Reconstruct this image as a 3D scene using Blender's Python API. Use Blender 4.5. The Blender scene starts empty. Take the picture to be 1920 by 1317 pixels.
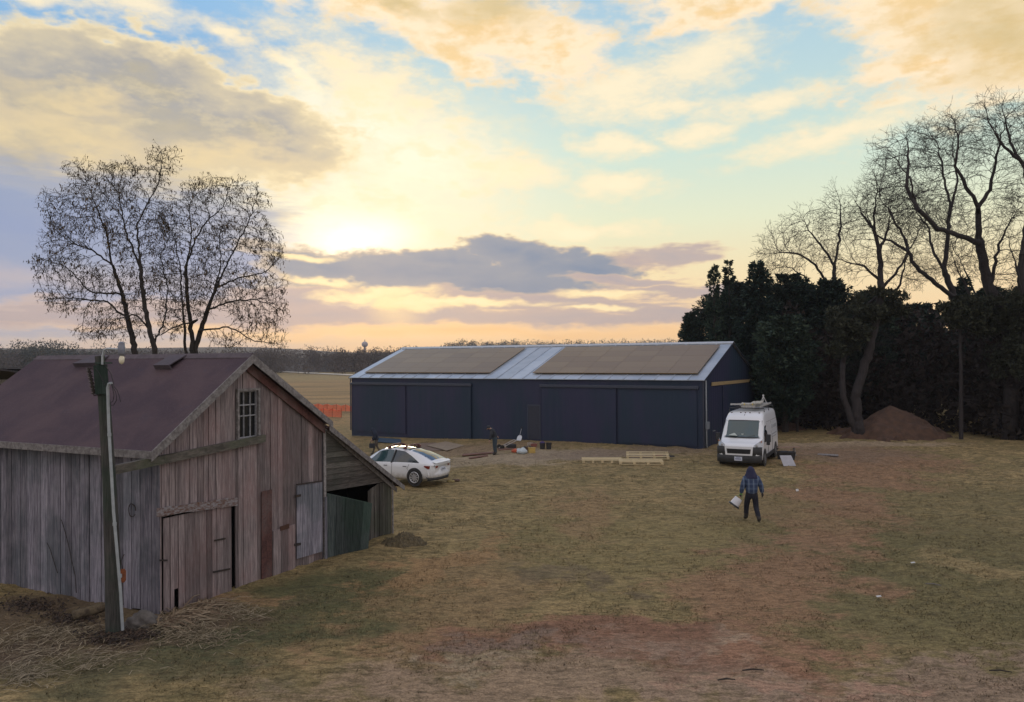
import bpy, bmesh, math, random
import numpy as np
from mathutils import Vector, Matrix
R = math.radians
rng = np.random.default_rng(7)
random.seed(7)
scene = bpy.context.scene

# ------------------------------------------------------------------ camera
FPX, EYE, ROLL = 1450.0, 5.1, 0.008
PITCH = (672.0 - 658.5) / FPX
CAM = np.array([0, 0, EYE])
_F = np.array([0, math.cos(PITCH), math.sin(PITCH)])
_U = np.array([0, -math.sin(PITCH), math.cos(PITCH)])
_R = np.array([1.0, 0, 0])
XC = math.cos(ROLL) * _R - math.sin(ROLL) * _U
YC = math.sin(ROLL) * _R + math.cos(ROLL) * _U
cam_data = bpy.data.cameras.new("camera")
cam = bpy.data.objects.new("camera", cam_data)
scene.collection.objects.link(cam)
cam_data.sensor_width = 36.0
cam_data.lens = 36.0 * FPX / 1920.0
cam_data.clip_end = 9000.0
cam.matrix_world = Matrix(((XC[0], YC[0], -_F[0], 0), (XC[1], YC[1], -_F[1], 0), (XC[2], YC[2], -_F[2], EYE), (0, 0, 0, 1)))
scene.camera = cam
scene.view_settings.view_transform = 'Standard'
scene.view_settings.look = 'None'
scene.view_settings.exposure = 0.22
scene.view_settings.gamma = 1.0

def ray(px, py):
    return XC * (px - 960) / FPX - YC * (py - 658.5) / FPX + _F
def gnd(px, py, z=0.0):
    d = ray(px, py); return CAM + d * ((z - EYE) / d[2])
def atY(px, py, Y):
    d = ray(px, py); return CAM + d * (Y / d[1])
def azel(px, py):
    d = ray(px, py); return math.degrees(math.atan2(d[0], d[1])), math.degrees(math.asin(d[2] / np.linalg.norm(d)))

class Frame:
    def __init__(s, o, th):
        s.o = np.array(o, float); s.th = th
        s.X = np.array([math.cos(th), -math.sin(th), 0]); s.Y = np.array([math.sin(th), math.cos(th), 0])
    def loc(s, P): d = P - s.o; return np.array([d @ s.X, d @ s.Y, d[2]])
    def w(s, x, y, z): return s.o + s.X * x + s.Y * y + np.array([0, 0, z])
    def hit(s, px, py, p, n):            # local point and local normal
        P = s.w(*p); N = s.X * n[0] + s.Y * n[1] + np.array([0, 0, n[2]])
        d = ray(px, py); return s.loc(CAM + d * (((P - CAM) @ N) / (d @ N)))
    def gx(s, px, py, x0=0.0): return s.hit(px, py, (x0, 0, 0), (1, 0, 0))
    def gy(s, px, py, y0=0.0): return s.hit(px, py, (0, y0, 0), (0, 1, 0))

# ------------------------------------------------------------------ node helpers
class NT:
    def __init__(s, tree): s.t = tree; s.n = tree.nodes; s.l = tree.links
    def new(s, kind, **kw):
        nd = s.n.new(kind)
        for k, v in kw.items(): setattr(nd, k, v)
        return nd
    def put(s, sock, v):
        if hasattr(v, 'is_linked') or isinstance(v, bpy.types.NodeSocket): s.l.new(v, sock)
        else: sock.default_value = v
    def math(s, op, a, b=0.0, c=None, clamp=False):
        nd = s.new('ShaderNodeMath', operation=op, use_clamp=clamp)
        s.put(nd.inputs[0], a); s.put(nd.inputs[1], b)
        if c is not None: s.put(nd.inputs[2], c)
        return nd.outputs[0]
    def vec(s, op, a, b=None):
        nd = s.new('ShaderNodeVectorMath', operation=op)
        s.put(nd.inputs[0], a)
        if b is not None: s.put(nd.inputs[1], b)
        return nd
    def mix(s, f, a, b, kind='MIX'):
        nd = s.new('ShaderNodeMixRGB', blend_type=kind)
        s.put(nd.inputs[0], f)
        s.put(nd.inputs[1], col(a)); s.put(nd.inputs[2], col(b))
        return nd.outputs[0]
    def noise(s, vec, scale, detail=4, rough=.55, dist=0.0, out='Fac'):
        nd = s.new('ShaderNodeTexNoise')
        s.put(nd.inputs['Vector'], vec); nd.inputs['Scale'].default_value = scale
        nd.inputs['Detail'].default_value = detail; nd.inputs['Roughness'].default_value = rough
        nd.inputs['Distortion'].default_value = dist
        return nd.outputs[out]
    def ramp(s, f, stops, interp='LINEAR'):
        nd = s.new('ShaderNodeValToRGB'); cr = nd.color_ramp; cr.interpolation = interp
        while len(cr.elements) < len(stops): cr.elements.new(0.5)
        for e, (p, c) in zip(cr.elements, stops): e.position = p; e.color = col(c)
        s.put(nd.inputs[0], f); return nd.outputs[0]
    def smooth(s, v, lo, hi):
        nd = s.new('ShaderNodeMapRange', interpolation_type='SMOOTHSTEP', clamp=True)
        s.put(nd.inputs[0], v); nd.inputs[1].default_value = lo; nd.inputs[2].default_value = hi
        return nd.outputs[0]
    def mapping(s, vec, loc=(0, 0, 0), rot=(0, 0, 0), sc=(1, 1, 1), typ='POINT'):
        nd = s.new('ShaderNodeMapping', vector_type=typ)
        s.put(nd.inputs[0], vec); nd.inputs[1].default_value = loc; nd.inputs[2].default_value = rot; nd.inputs[3].default_value = sc
        return nd.outputs[0]
def col(c):
    if isinstance(c, (tuple, list)) and len(c) == 3: return (c[0], c[1], c[2], 1.0)
    if isinstance(c, (int, float)): return (c, c, c, 1.0)
    return c
def srgb(r, g, b):
    f = lambda u: (u / 255 / 12.92) if u / 255 <= .04045 else ((u / 255 + .055) / 1.055) ** 2.4
    return (f(r), f(g), f(b))

# ------------------------------------------------------------------ world: evening sky with broken cloud
world = bpy.data.worlds.new("World"); scene.world = world; world.use_nodes = True
W = NT(world.node_tree); W.n.clear()
SUN_AZ, SUN_EL = azel(690, 430)
tc = W.new('ShaderNodeTexCoord'); D = tc.outputs['Generated']
sep = W.new('ShaderNodeSeparateXYZ'); W.put(sep.inputs[0], D)
az = W.math('MULTIPLY', W.math('ARCTAN2', sep.outputs[0], sep.outputs[1]), 57.29578)
el = W.math('MULTIPLY', W.math('ARCSINE', sep.outputs[2]), 57.29578)
comb = W.new('ShaderNodeCombineXYZ'); W.put(comb.inputs[0], az); W.put(comb.inputs[1], el)
P0 = comb.outputs[0]
Dz = W.mapping(D, sc=(1, 1, 2.2))
nA = W.noise(Dz, 5.0, 3, .58, 0.2, 'Color')       # billows
nB = W.noise(Dz, 16.0, 3, .62, 0.0, 'Color')
def warp(base, n, amp):
    v = W.vec('SUBTRACT', n, (.5, .5, .5)).outputs[0]
    nd = W.new('ShaderNodeVectorMath', operation='MULTIPLY_ADD')
    W.put(nd.inputs[0], v); nd.inputs[1].default_value = amp; W.put(nd.inputs[2], base)
    return nd.outputs[0]
PW = warp(warp(P0, nA, (8, 6, 0)), nB, (4.2, 3.8, 0))   # billowing edges
PS = warp(warp(P0, nA, (6, 2.0, 0)), nB, (6.0, 1.5, 0))     # streaky edges
DEG = 0.0385
def blobs(P, lst, amp, noise, soft=(-.35, .35)):
    cur = None
    for (px, py, rx, ry, rot) in lst:
        a, e = azel(px, py)
        nd = W.new('ShaderNodeVectorMath', operation='MULTIPLY_ADD')   # evaluated one after the other: keeps the shader stack small
        W.put(nd.inputs[0], sky if cur is None else cur); nd.inputs[1].default_value = (1e-9, 1e-9, 0); W.put(nd.inputs[2], P)
        v = W.mapping(nd.outputs[0], (a, e, 0), (0, 0, R(rot)), (rx * DEG, ry * DEG, 1), 'TEXTURE')
        d = W.vec('DOT_PRODUCT', v, v).outputs['Value']
        cur = d if cur is None else W.math('MINIMUM', cur, d)
    q = W.math('SUBTRACT', 1.0, W.math('SQRT', cur))
    q = W.math('ADD', q, W.math('MULTIPLY', W.math('SUBTRACT', noise, .5), amp))
    return q, W.smooth(q, *soft)
nsA = W.noise(Dz, 9.0, 4, .62); nsB = W.noise(W.mapping(D, sc=(1, 1, 7)), 14.0, 3, .6); nsC = W.noise(Dz, 3.2, 2, .5)
nsD = W.noise(Dz, 22.0, 6, .66)
# clear sky behind the clouds
elf = W.math('DIVIDE', el, 90.0)
sky = W.ramp(elf, [(0.0, srgb(250, 205, 155)), (.028, srgb(250, 214, 165)), (.07, srgb(240, 222, 180)), (.11, srgb(226, 230, 200)), (.16, srgb(204, 224, 212)),
                   (.22, srgb(184, 211, 217)), (.30, srgb(158, 194, 221)), (.45, srgb(116, 150, 206)), (1.0, srgb(82, 112, 176))])
west = W.ramp(elf, [(0.0, srgb(226, 198, 172)), (.03, srgb(204, 186, 180)), (.07, srgb(172, 172, 192)), (.16, srgb(142, 168, 198)), (.25, srgb(136, 182, 222)), (.32, srgb(138, 190, 240)), (1.0, srgb(84, 112, 180))])
q, m = blobs(P0, [(60, 330, 560, 700, 0)], .3, nsC, (-.25, .5)); sky = W.mix(m, sky, west)
# the side of the sky away from the sun: unseen, raised to pale overcast to brighten the yard
front = W.smooth(W.math('ABSOLUTE', az), 45, 95)
backc = W.mix(W.smooth(nsC, .4, .62), srgb(204, 204, 216), srgb(222, 212, 208))
topc = W.smooth(el, 30, 62)
sky = W.mix(W.math('MAXIMUM', front, W.math('MULTIPLY', topc, .75)), sky, backc)
nish = W.new('ShaderNodeTexSky', sky_type='NISHITA'); nish.sun_disc = False
nish.sun_elevation = R(SUN_EL); nish.sun_rotation = R(SUN_AZ); nish.air_density = 1.2; nish.dust_density = 2.0
# broad glow around the hidden sun
def glow(px, py, rx, ry, rot, p0, p1):
    a, e = azel(px, py)
    nd = W.new('ShaderNodeVectorMath', operation='MULTIPLY_ADD')
    W.put(nd.inputs[0], sky); nd.inputs[1].default_value = (1e-9, 1e-9, 0); W.put(nd.inputs[2], P0)
    v = W.mapping(nd.outputs[0], (a, e, 0), (0, 0, R(rot)), (rx * DEG, ry * DEG, 1), 'TEXTURE')
    return W.smooth(W.vec('LENGTH', v).outputs['Value'], p1, p0)
sky = W.mix(W.math('MULTIPLY', glow(700, 370, 500, 300, 0, 0, 1), .75), sky, srgb(247, 240, 214))
def layer(lst, P, amp, noise, soft, stops, k=1.0, tex=0.0, tcol=(1, .9, .66)):
    global sky
    q, m = blobs(P, lst, amp, noise, soft)
    c = W.ramp(W.math('MULTIPLY_ADD', q, .5, .5), stops)
    if tex: c = W.mix(W.math('MULTIPLY', W.smooth(nsD, .46, .66), tex), c, tcol)
    if k != 1.0: m = W.math('MULTIPLY', m, k)
    sky = W.mix(m, sky, c)
cream = [(.3, srgb(247, 228, 196)), (.55, srgb(254, 232, 198)), (.8, srgb(254, 232, 198)), (1, srgb(250, 214, 160))]
puff = [(.3, srgb(240, 226, 196)), (.55, srgb(252, 232, 192)), (1, srgb(255, 238, 202))]
# thin cream puffs
layer([(1460, 192, 150, 30, 5), (1590, 248, 210, 34, 6), (1705, 196, 100, 16, 0), (1155, 345, 100, 34, 0), (1310, 245, 90, 24, 0), (1190, 165, 180, 70, 6),
       (1310, 120, 140, 66, 18), (1150, 270, 80, 30, 0), (255, 6, 130, 36, -8), (90, -6, 130, 22, 0), (410, 62, 80, 18, -15), (1860, 190, 90, 16, 0), (960, 330, 160, 40, 0),
       (20, 82, 80, 12, -6), (700, 160, 220, 70, -25), (540, 130, 70, 26, -40), (1080, 430, 160, 20, 0), (1250, 200, 110, 20, 0)], PS, 2.0, nsD, (-.35, .95), puff, .9)
# cream cloud deck along the top
layer([(720, 20, 240, 56, -16), (930, 60, 220, 86, -10), (1040, 100, 120, 70, 0), (880, 120, 120, 40, -20), (1350, 0, 190, 40, 0), (1700, 20, 180, 80, -10), (1860, 60, 220, 120, 0), (1740, 140, 140, 40, -5),
       (1450, -150, 640, 80, 0)], PW, 1.5, nsD, (-.30, .45), cream, 1.0, .5, srgb(232, 204, 152))
layer([(960, 6, 120, 60, 0), (1880, 40, 160, 90, 0), (1300, -190, 700, 80, 0), (740, 0, 160, 26, -14)], PW, .9, nsA, (-.3, 1.0), [(0, srgb(232, 200, 140)), (1, srgb(206, 184, 132))], .8)
# luminous mass above the sun
layer([(690, 250, 240, 90, -20), (790, 310, 170, 110, 0), (590, 390, 140, 90, 0), (560, 180, 60, 80, 30)], PW, 1.8, nsD, (-.5, .7), [(.3, srgb(250, 226, 176)), (.6, srgb(253, 240, 206)), (1, srgb(255, 248, 222))], .8, .5, srgb(250, 222, 166))
# large grey cloud at the left with lit rim
grey = [(.30, srgb(255, 238, 196)), (.45, srgb(246, 226, 182)), (.56, srgb(204, 192, 168)), (.75, srgb(168, 166, 164)), (1, srgb(180, 172, 154))]
layer([(60, 190, 190, 96, 0), (240, 160, 150, 76, 0), (300, 235, 280, 78, 0), (100, 262, 310, 76, 0), (460, 235, 140, 70, -12), (240, 118, 66, 40, 0)], PW, .75, nsD, (-.30, .0), grey, 1.0, .45, srgb(222, 206, 170))
layer([(160, 270, 220, 40, -10), (60, 235, 150, 36, 0), (400, 296, 220, 30, 4), (120, 205, 120, 26, -15)], PW, 1.4, nsA, (-.7, 1.1), [(0, srgb(222, 202, 164)), (1, srgb(236, 212, 164))], .75)
# blue grey veil lower left, its edge falling towards the sun
layer([(60, 430, 440, 115, 0), (300, 470, 250, 84, -22), (470, 505, 180, 52, -28), (200, 560, 460, 76, 0), (560, 560, 200, 40, 0)], PS, .7, nsB, (-.20, .32),
      [(.3, srgb(206, 194, 174)), (.5, srgb(170, 172, 182)), (.75, srgb(148, 160, 188)), (1, srgb(142, 156, 190))], .92)
layer([(150, 590, 440, 34, 0), (60, 520, 300, 20, 0)], PS, 1.2, nsB, (-.6, .9), [(0, srgb(186, 180, 190)), (1, srgb(198, 182, 180))], .55)
# sun breaking through
g = glow(655, 448, 180, 66, 4, .0, 1)
g = W.math('MULTIPLY', g, W.math('MULTIPLY_ADD', nsA, 1.6, .3), clamp=True)
sky = W.mix(g, sky, (1.4, 1.25, 1.0))
# low dark bank with gold rim
dark = [(.30, srgb(255, 234, 184)), (.40, srgb(248, 218, 166)), (.49, srgb(196, 180, 164)), (.6, srgb(140, 148, 164)), (1, srgb(118, 136, 162))]
layer([(800, 518, 280, 40, -1), (620, 505, 160, 24, -10), (950, 472, 90, 30, 0), (1080, 508, 140, 28, 2), (920, 535, 280, 30, 0), (830, 492, 80, 28, 0), (1010, 490, 90, 26, 0)], PS, 1.2, nsD, (-.30, .08), dark)
band = [(.30, srgb(253, 214, 164)), (.45, srgb(222, 190, 164)), (.62, srgb(186, 168, 166)), (1, srgb(172, 162, 168))]
layer([(760, 592, 560, 24, -1), (560, 560, 120, 18, 0), (1060, 598, 320, 24, 0), (1020, 562, 250, 18, 0), (600, 584, 160, 20, 0), (1240, 590, 140, 22, 0), (1250, 540, 120, 16, 0), (1240, 478, 90, 18, 0), (300, 590, 460, 22, 0),
       (1150, 570, 160, 12, 0), (1180, 520, 100, 8, 0)], PS, 1.5, nsB, (-.4, .35), band, .92)
layer([(700, 556, 110, 9, 0), (860, 566, 200, 7, 0), (610, 531, 60, 8, -8), (550, 486, 60, 8, 0), (1120, 572, 80, 6, 0), (760, 572, 80, 12, 0), (1150, 545, 90, 7, 0)], PS, 1.4, nsD, (-.5, .6), [(0, srgb(255, 216, 154)), (1, srgb(255, 236, 190))], .95)
g = glow(740, 585, 80, 50, -20, .0, 1); sky = W.mix(W.math('MULTIPLY', g, .55), sky, srgb(255, 222, 168))
# bright strip at the horizon
layer([(950, 626, 700, 20, -1)], PS, 1.0, nsB, (-.3, .4), [(0, srgb(252, 204, 156)), (.6, srgb(253, 210, 158)), (1, srgb(250, 200, 140))], .85)
sky = W.mix(.003, sky, nish.outputs[0], 'ADD')
lp = W.mix(W.smooth(el, -1.5, -.2), (.09, .07, .05), sky)
bg = W.new('ShaderNodeBackground'); W.put(bg.inputs[0], lp); bg.inputs[1].default_value = .90
wo = W.new('ShaderNodeOutputWorld'); W.l.new(bg.outputs[0], wo.inputs[0])
world.cycles.sampling_method = 'MANUAL'; world.cycles.sample_map_resolution = 512

# ------------------------------------------------------------------ sun, low and veiled by cloud
sd = bpy.data.lights.new("sun", 'SUN'); sd.energy = 0.55; sd.angle = R(12); sd.color = (1.0, .78, .5)
so = bpy.data.objects.new("sun", sd); scene.collection.objects.link(so)
sdir = Vector((math.sin(R(SUN_AZ)) * math.cos(R(SUN_EL)), math.cos(R(SUN_AZ)) * math.cos(R(SUN_EL)), math.sin(R(SUN_EL))))
so.rotation_euler = (-sdir).to_track_quat('-Z', 'Y').to_euler(); so.location = (0, 0, 40)

# ------------------------------------------------------------------ object helpers
def link(o): scene.collection.objects.link(o); return o
def tag(o, label=None, cat=None, group=None, kind=None):
    if label: o['label'] = label
    if cat: o['category'] = cat
    if group: o['group'] = group
    if kind: o['kind'] = kind
    return o
def thing(name, label, cat, loc=(0, 0, 0), rz=0.0, group=None, kind=None):
    o = bpy.data.objects.new(name, None); o.empty_display_size = .2
    o.location = tuple(float(c) for c in loc); o.rotation_euler = (0, 0, rz)
    link(o); return tag(o, label, cat, group, kind)
def copy_tree(o, parent=None):
    c = o.copy(); link(c); c.parent = parent
    for ch in list(o.children): copy_tree(ch, c)
    return c

class MB:
    def __init__(s): s.v = []; s.f = []; s.r = []; s.m = []; s.st = []; s.vt = []
    def add(s, V, F, rnd=None, mi=0):
        s.st.append(len(s.f)); s.vt.append(len(s.v)); k = len(s.v); s.v += [tuple(float(c) for c in p) for p in V]
        rr = random.random() if rnd is None else rnd
        for f in F: s.f.append(tuple(i + k for i in f)); s.r.append(rr); s.m.append(mi)
        return s
    def hexa(s, P, rnd=None, mi=0):      # 4 bottom then 4 top
        return s.add(P, [(0, 3, 2, 1), (4, 5, 6, 7), (0, 1, 5, 4), (1, 2, 6, 5), (2, 3, 7, 6), (3, 0, 4, 7)], rnd, mi)
    def box(s, c, d, rot=None, rnd=None, mi=0):
        P = [Vector((sx * d[0] / 2, sy * d[1] / 2, sz * d[2] / 2)) for sz in (-1, 1) for sx, sy in ((-1, -1), (1, -1), (1, 1), (-1, 1))]
        if rot is not None: P = [rot @ p for p in P]
        return s.hexa([p + Vector(c) for p in P], rnd, mi)
    def slab(s, quad, off, rnd=None, mi=0):   # quad of 4 points, extruded by off
        q = [np.array(p, float) for p in quad]; o = np.array(off, float)
        return s.hexa([*q, *[p + o for p in q]], rnd, mi)
    def tube(s, pts, rad, n=8, cap=True, rnd=None, mi=0):
        pts = [Vector(tuple(float(c) for c in p)) for p in pts]
        if not hasattr(rad, '__len__'): rad = [rad] * len(pts)
        V = []; F = []; prev = None
        for i, p in enumerate(pts):
            t = (pts[min(i + 1, len(pts) - 1)] - pts[max(i - 1, 0)])
            if t.length < 1e-9: t = Vector((0, 0, 1))
            t.normalize()
            if prev is None:
                a = Vector((0, 0, 1)) if abs(t.z) < .9 else Vector((1, 0, 0)); u = t.cross(a).normalized()
            else:
                u = (prev - t * prev.dot(t))
                u = u.normalized() if u.length > 1e-6 else t.orthogonal().normalized()
            prev = u; w = t.cross(u)
            for k in range(n):
                a = 2 * math.pi * k / n; V.append(p + (u * math.cos(a) + w * math.sin(a)) * rad[i])
        for i in range(len(pts) - 1):
            for k in range(n): F.append((i * n + k, i * n + (k + 1) % n, (i + 1) * n + (k + 1) % n, (i + 1) * n + k))
        if cap: F.append(tuple(range(n - 1, -1, -1))); F.append(tuple((len(pts) - 1) * n + k for k in range(n)))
        return s.add(V, F, rnd, mi)
    def lathe(s, prof, c=(0, 0, 0), n=16, M=None, rnd=None, mi=0):   # prof (r,z)
        V = []; F = []
        for r, z in prof:
            for k in range(n):
                a = 2 * math.pi * k / n; p = Vector((r * math.cos(a), r * math.sin(a), z))
                if M is not None: p = M @ p
                V.append(p + Vector(c))
        for i in range(len(prof) - 1):
            for k in range(n): F.append((i * n + k, i * n + (k + 1) % n, (i + 1) * n + (k + 1) % n, (i + 1) * n + k))
        F.append(tuple(range(n - 1, -1, -1))); F.append(tuple((len(prof) - 1) * n + k for k in range(n)))
        return s.add(V, F, rnd, mi)
    def build_each(s, name, mat, parent=None, **kw):   # one object per added piece
        st = s.st + [len(s.f)]; vt = s.vt + [len(s.v)]; out = []
        for i in range(len(st) - 1):
            m = MB(); m.v = s.v[vt[i]:vt[i + 1]]; m.f = [tuple(k - vt[i] for k in f) for f in s.f[st[i]:st[i + 1]]]; m.r = s.r[st[i]:st[i + 1]]; m.m = s.m[st[i]:st[i + 1]]
            out.append(m.build(name, mat, parent, **kw))
        return out
    def build(s, name, mat, parent=None, smooth=False, bevel=0.0, label=None):
        me = bpy.data.meshes.new(name); me.from_pydata(s.v, [], s.f)
        mats = mat if isinstance(mat, (list, tuple)) else [mat]
        for m_ in mats: me.materials.append(m_)
        a = me.attributes.new('rnd', 'FLOAT', 'FACE'); a.data.foreach_set('value', s.r)
        if len(mats) > 1: me.polygons.foreach_set('material_index', s.m)
        me.update()
        if bevel > 0:
            bm = bmesh.new(); bm.from_mesh(me)
            bmesh.ops.remove_doubles(bm, verts=bm.verts, dist=1e-5)
            es = [e for e in bm.edges if len(e.link_faces) == 2 and e.calc_face_angle() > .6]
            bmesh.ops.bevel(bm, geom=es, offset=bevel, segments=2, affect='EDGES', profile=.6, clamp_overlap=True)
            bm.to_mesh(me); bm.free()
        if smooth:
            for p in me.polygons: p.use_smooth = True
            if smooth != 'all': me.set_sharp_from_angle(angle=R(40))
        o = bpy.data.objects.new(name, me); link(o)
        if parent is not None: o.parent = parent
        if label: o['label'] = label
        return o
def big_mesh(name, V, F, mat, parent=None, rnd=None, smooth=False):   # numpy arrays; F (n,3) or (n,4)
    V = np.asarray(V, np.float32); F = np.asarray(F, np.int32)
    me = bpy.data.meshes.new(name); k = F.shape[1]; n = len(F)
    me.vertices.add(len(V)); me.vertices.foreach_set('co', V.ravel())
    me.loops.add(n * k); me.loops.foreach_set('vertex_index', F.ravel())
    me.polygons.add(n); me.polygons.foreach_set('loop_start', np.arange(n, dtype=np.int32) * k)
    me.materials.append(mat)
    if rnd is not None:
        a = me.attributes.new('rnd', 'FLOAT', 'FACE'); a.data.foreach_set('value', np.asarray(rnd, np.float32))
    me.update(calc_edges=True); me.validate()
    if smooth: me.polygons.foreach_set('use_smooth', np.ones(len(me.polygons), dtype=bool))
    o = bpy.data.objects.new(name, me); link(o)
    if parent is not None: o.parent = parent
    return o
# smooth value noise for terrain
_H = rng.random((256, 256))
def vnoise(x, y, s):
    x = np.asarray(x) / s; y = np.asarray(y) / s
    xi = np.floor(x).astype(int); yi = np.floor(y).astype(int); fx = x - xi; fy = y - yi
    fx = fx * fx * (3 - 2 * fx); fy = fy * fy * (3 - 2 * fy)
    g = lambda a, b: _H[a % 256, b % 256]
    return (g(xi, yi) * (1 - fx) + g(xi + 1, yi) * fx) * (1 - fy) + (g(xi, yi + 1) * (1 - fx) + g(xi + 1, yi + 1) * fx) * fy - .5
def sst(v): v = np.clip(v, 0, 1); return v * v * (3 - 2 * v)
def gz(x, y):
    x = np.asarray(x, float); y = np.asarray(y, float)
    z = -.45 * sst((5 - x) / 18) * sst((y - 18) / 32)
    return z

# ------------------------------------------------------------------ materials
def mat_new(name):
    m = bpy.data.materials.new(name); m.use_nodes = True
    T = NT(m.node_tree); b = T.n['Principled BSDF']
    return m, T, b
def simple(name, c1, c2=None, scale=6, rough=.7, metal=0.0, bump=0.0, bscale=60, stretch=(1, 1, 1), rnd=0.0, spec=.5, coat=0.0):
    m, T, b = mat_new(name)
    oc = T.new('ShaderNodeTexCoord').outputs['Object']; v = T.mapping(oc, sc=stretch)
    c2 = c2 or tuple(x * .8 for x in c1)
    f = T.smooth(T.noise(v, scale, 5, .6), .3, .7); c = T.mix(f, c1, c2)
    if rnd:
        a = T.new('ShaderNodeAttribute', attribute_name='rnd'); k = T.math('MULTIPLY_ADD', a.outputs['Fac'], rnd * 2, 1 - rnd)
        c = T.vec('SCALE', c).outputs[0]
        c.node.inputs['Scale'].default_value = 1; T.l.new(k, c.node.inputs['Scale'])
    T.put(b.inputs['Base Color'], c)
    b.inputs['Roughness'].default_value = rough; b.inputs['Metallic'].default_value = metal
    b.inputs['Specular IOR Level'].default_value = spec; b.inputs['Coat Weight'].default_value = coat
    if bump:
        bn = T.new('ShaderNodeBump'); bn.inputs['Strength'].default_value = bump; bn.inputs['Distance'].default_value = .02
        T.put(bn.inputs['Height'], T.noise(v, bscale, 4, .6)); T.l.new(bn.outputs[0], b.inputs['Normal'])
    return m
def wood(name, base, dark, paint=None, paint_amt=.5, algae=0.0, grain=(9, 9, .5), rnd=.35, lich=None):
    m, T, b = mat_new(name)
    oc = T.new('ShaderNodeTexCoord').outputs['Object']
    a = T.new('ShaderNodeAttribute', attribute_name='rnd').outputs['Fac']
    sh = T.vec('ADD', oc, T.vec('SCALE', (17.0, 9.0, 5.0)).outputs[0]).outputs[0]
    sc = sh.node.inputs[1].links[0].from_node; T.l.new(a, sc.inputs['Scale'])
    v = T.mapping(sh, sc=grain)
    g1 = T.noise(v, 3.0, 8, .65, .4); g2 = T.noise(v, 9.0, 5, .75)
    big = T.noise(T.mapping(oc, sc=(1, 1, .6)), 1.3, 4, .55)
    c = T.mix(T.smooth(g1, .35, .68), base, dark)
    if paint is not None:
        pm = T.math('MULTIPLY', T.smooth(big, .5 - .22 * paint_amt, .72 - .1 * paint_amt), T.smooth(g2, .35, .6))
        c = T.mix(pm, c, paint)
    if algae:
        z = T.new('ShaderNodeSeparateXYZ'); T.put(z.inputs[0], oc)
        am = T.math('MULTIPLY', T.smooth(T.noise(oc, .8, 4, .6), .42, .62), algae, clamp=True)
        c = T.mix(am, c, lich or (.055, .075, .06))
    k = T.math('MULTIPLY_ADD', a, rnd * 2, 1 - rnd)
    k = T.math('MULTIPLY', k, T.math('MULTIPLY_ADD', T.smooth(g2, .3, .75), -.45, 1.12))
    cs = T.vec('SCALE', c).outputs[0]; T.l.new(k, cs.node.inputs['Scale'])
    T.put(b.inputs['Base Color'], cs); b.inputs['Roughness'].default_value = .9; b.inputs['Specular IOR Level'].default_value = .2
    bn = T.new('ShaderNodeBump'); bn.inputs['Strength'].default_value = .5; bn.inputs['Distance'].default_value = .012
    T.put(bn.inputs['Height'], g1); T.l.new(bn.outputs[0], b.inputs['Normal'])
    return m

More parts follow.
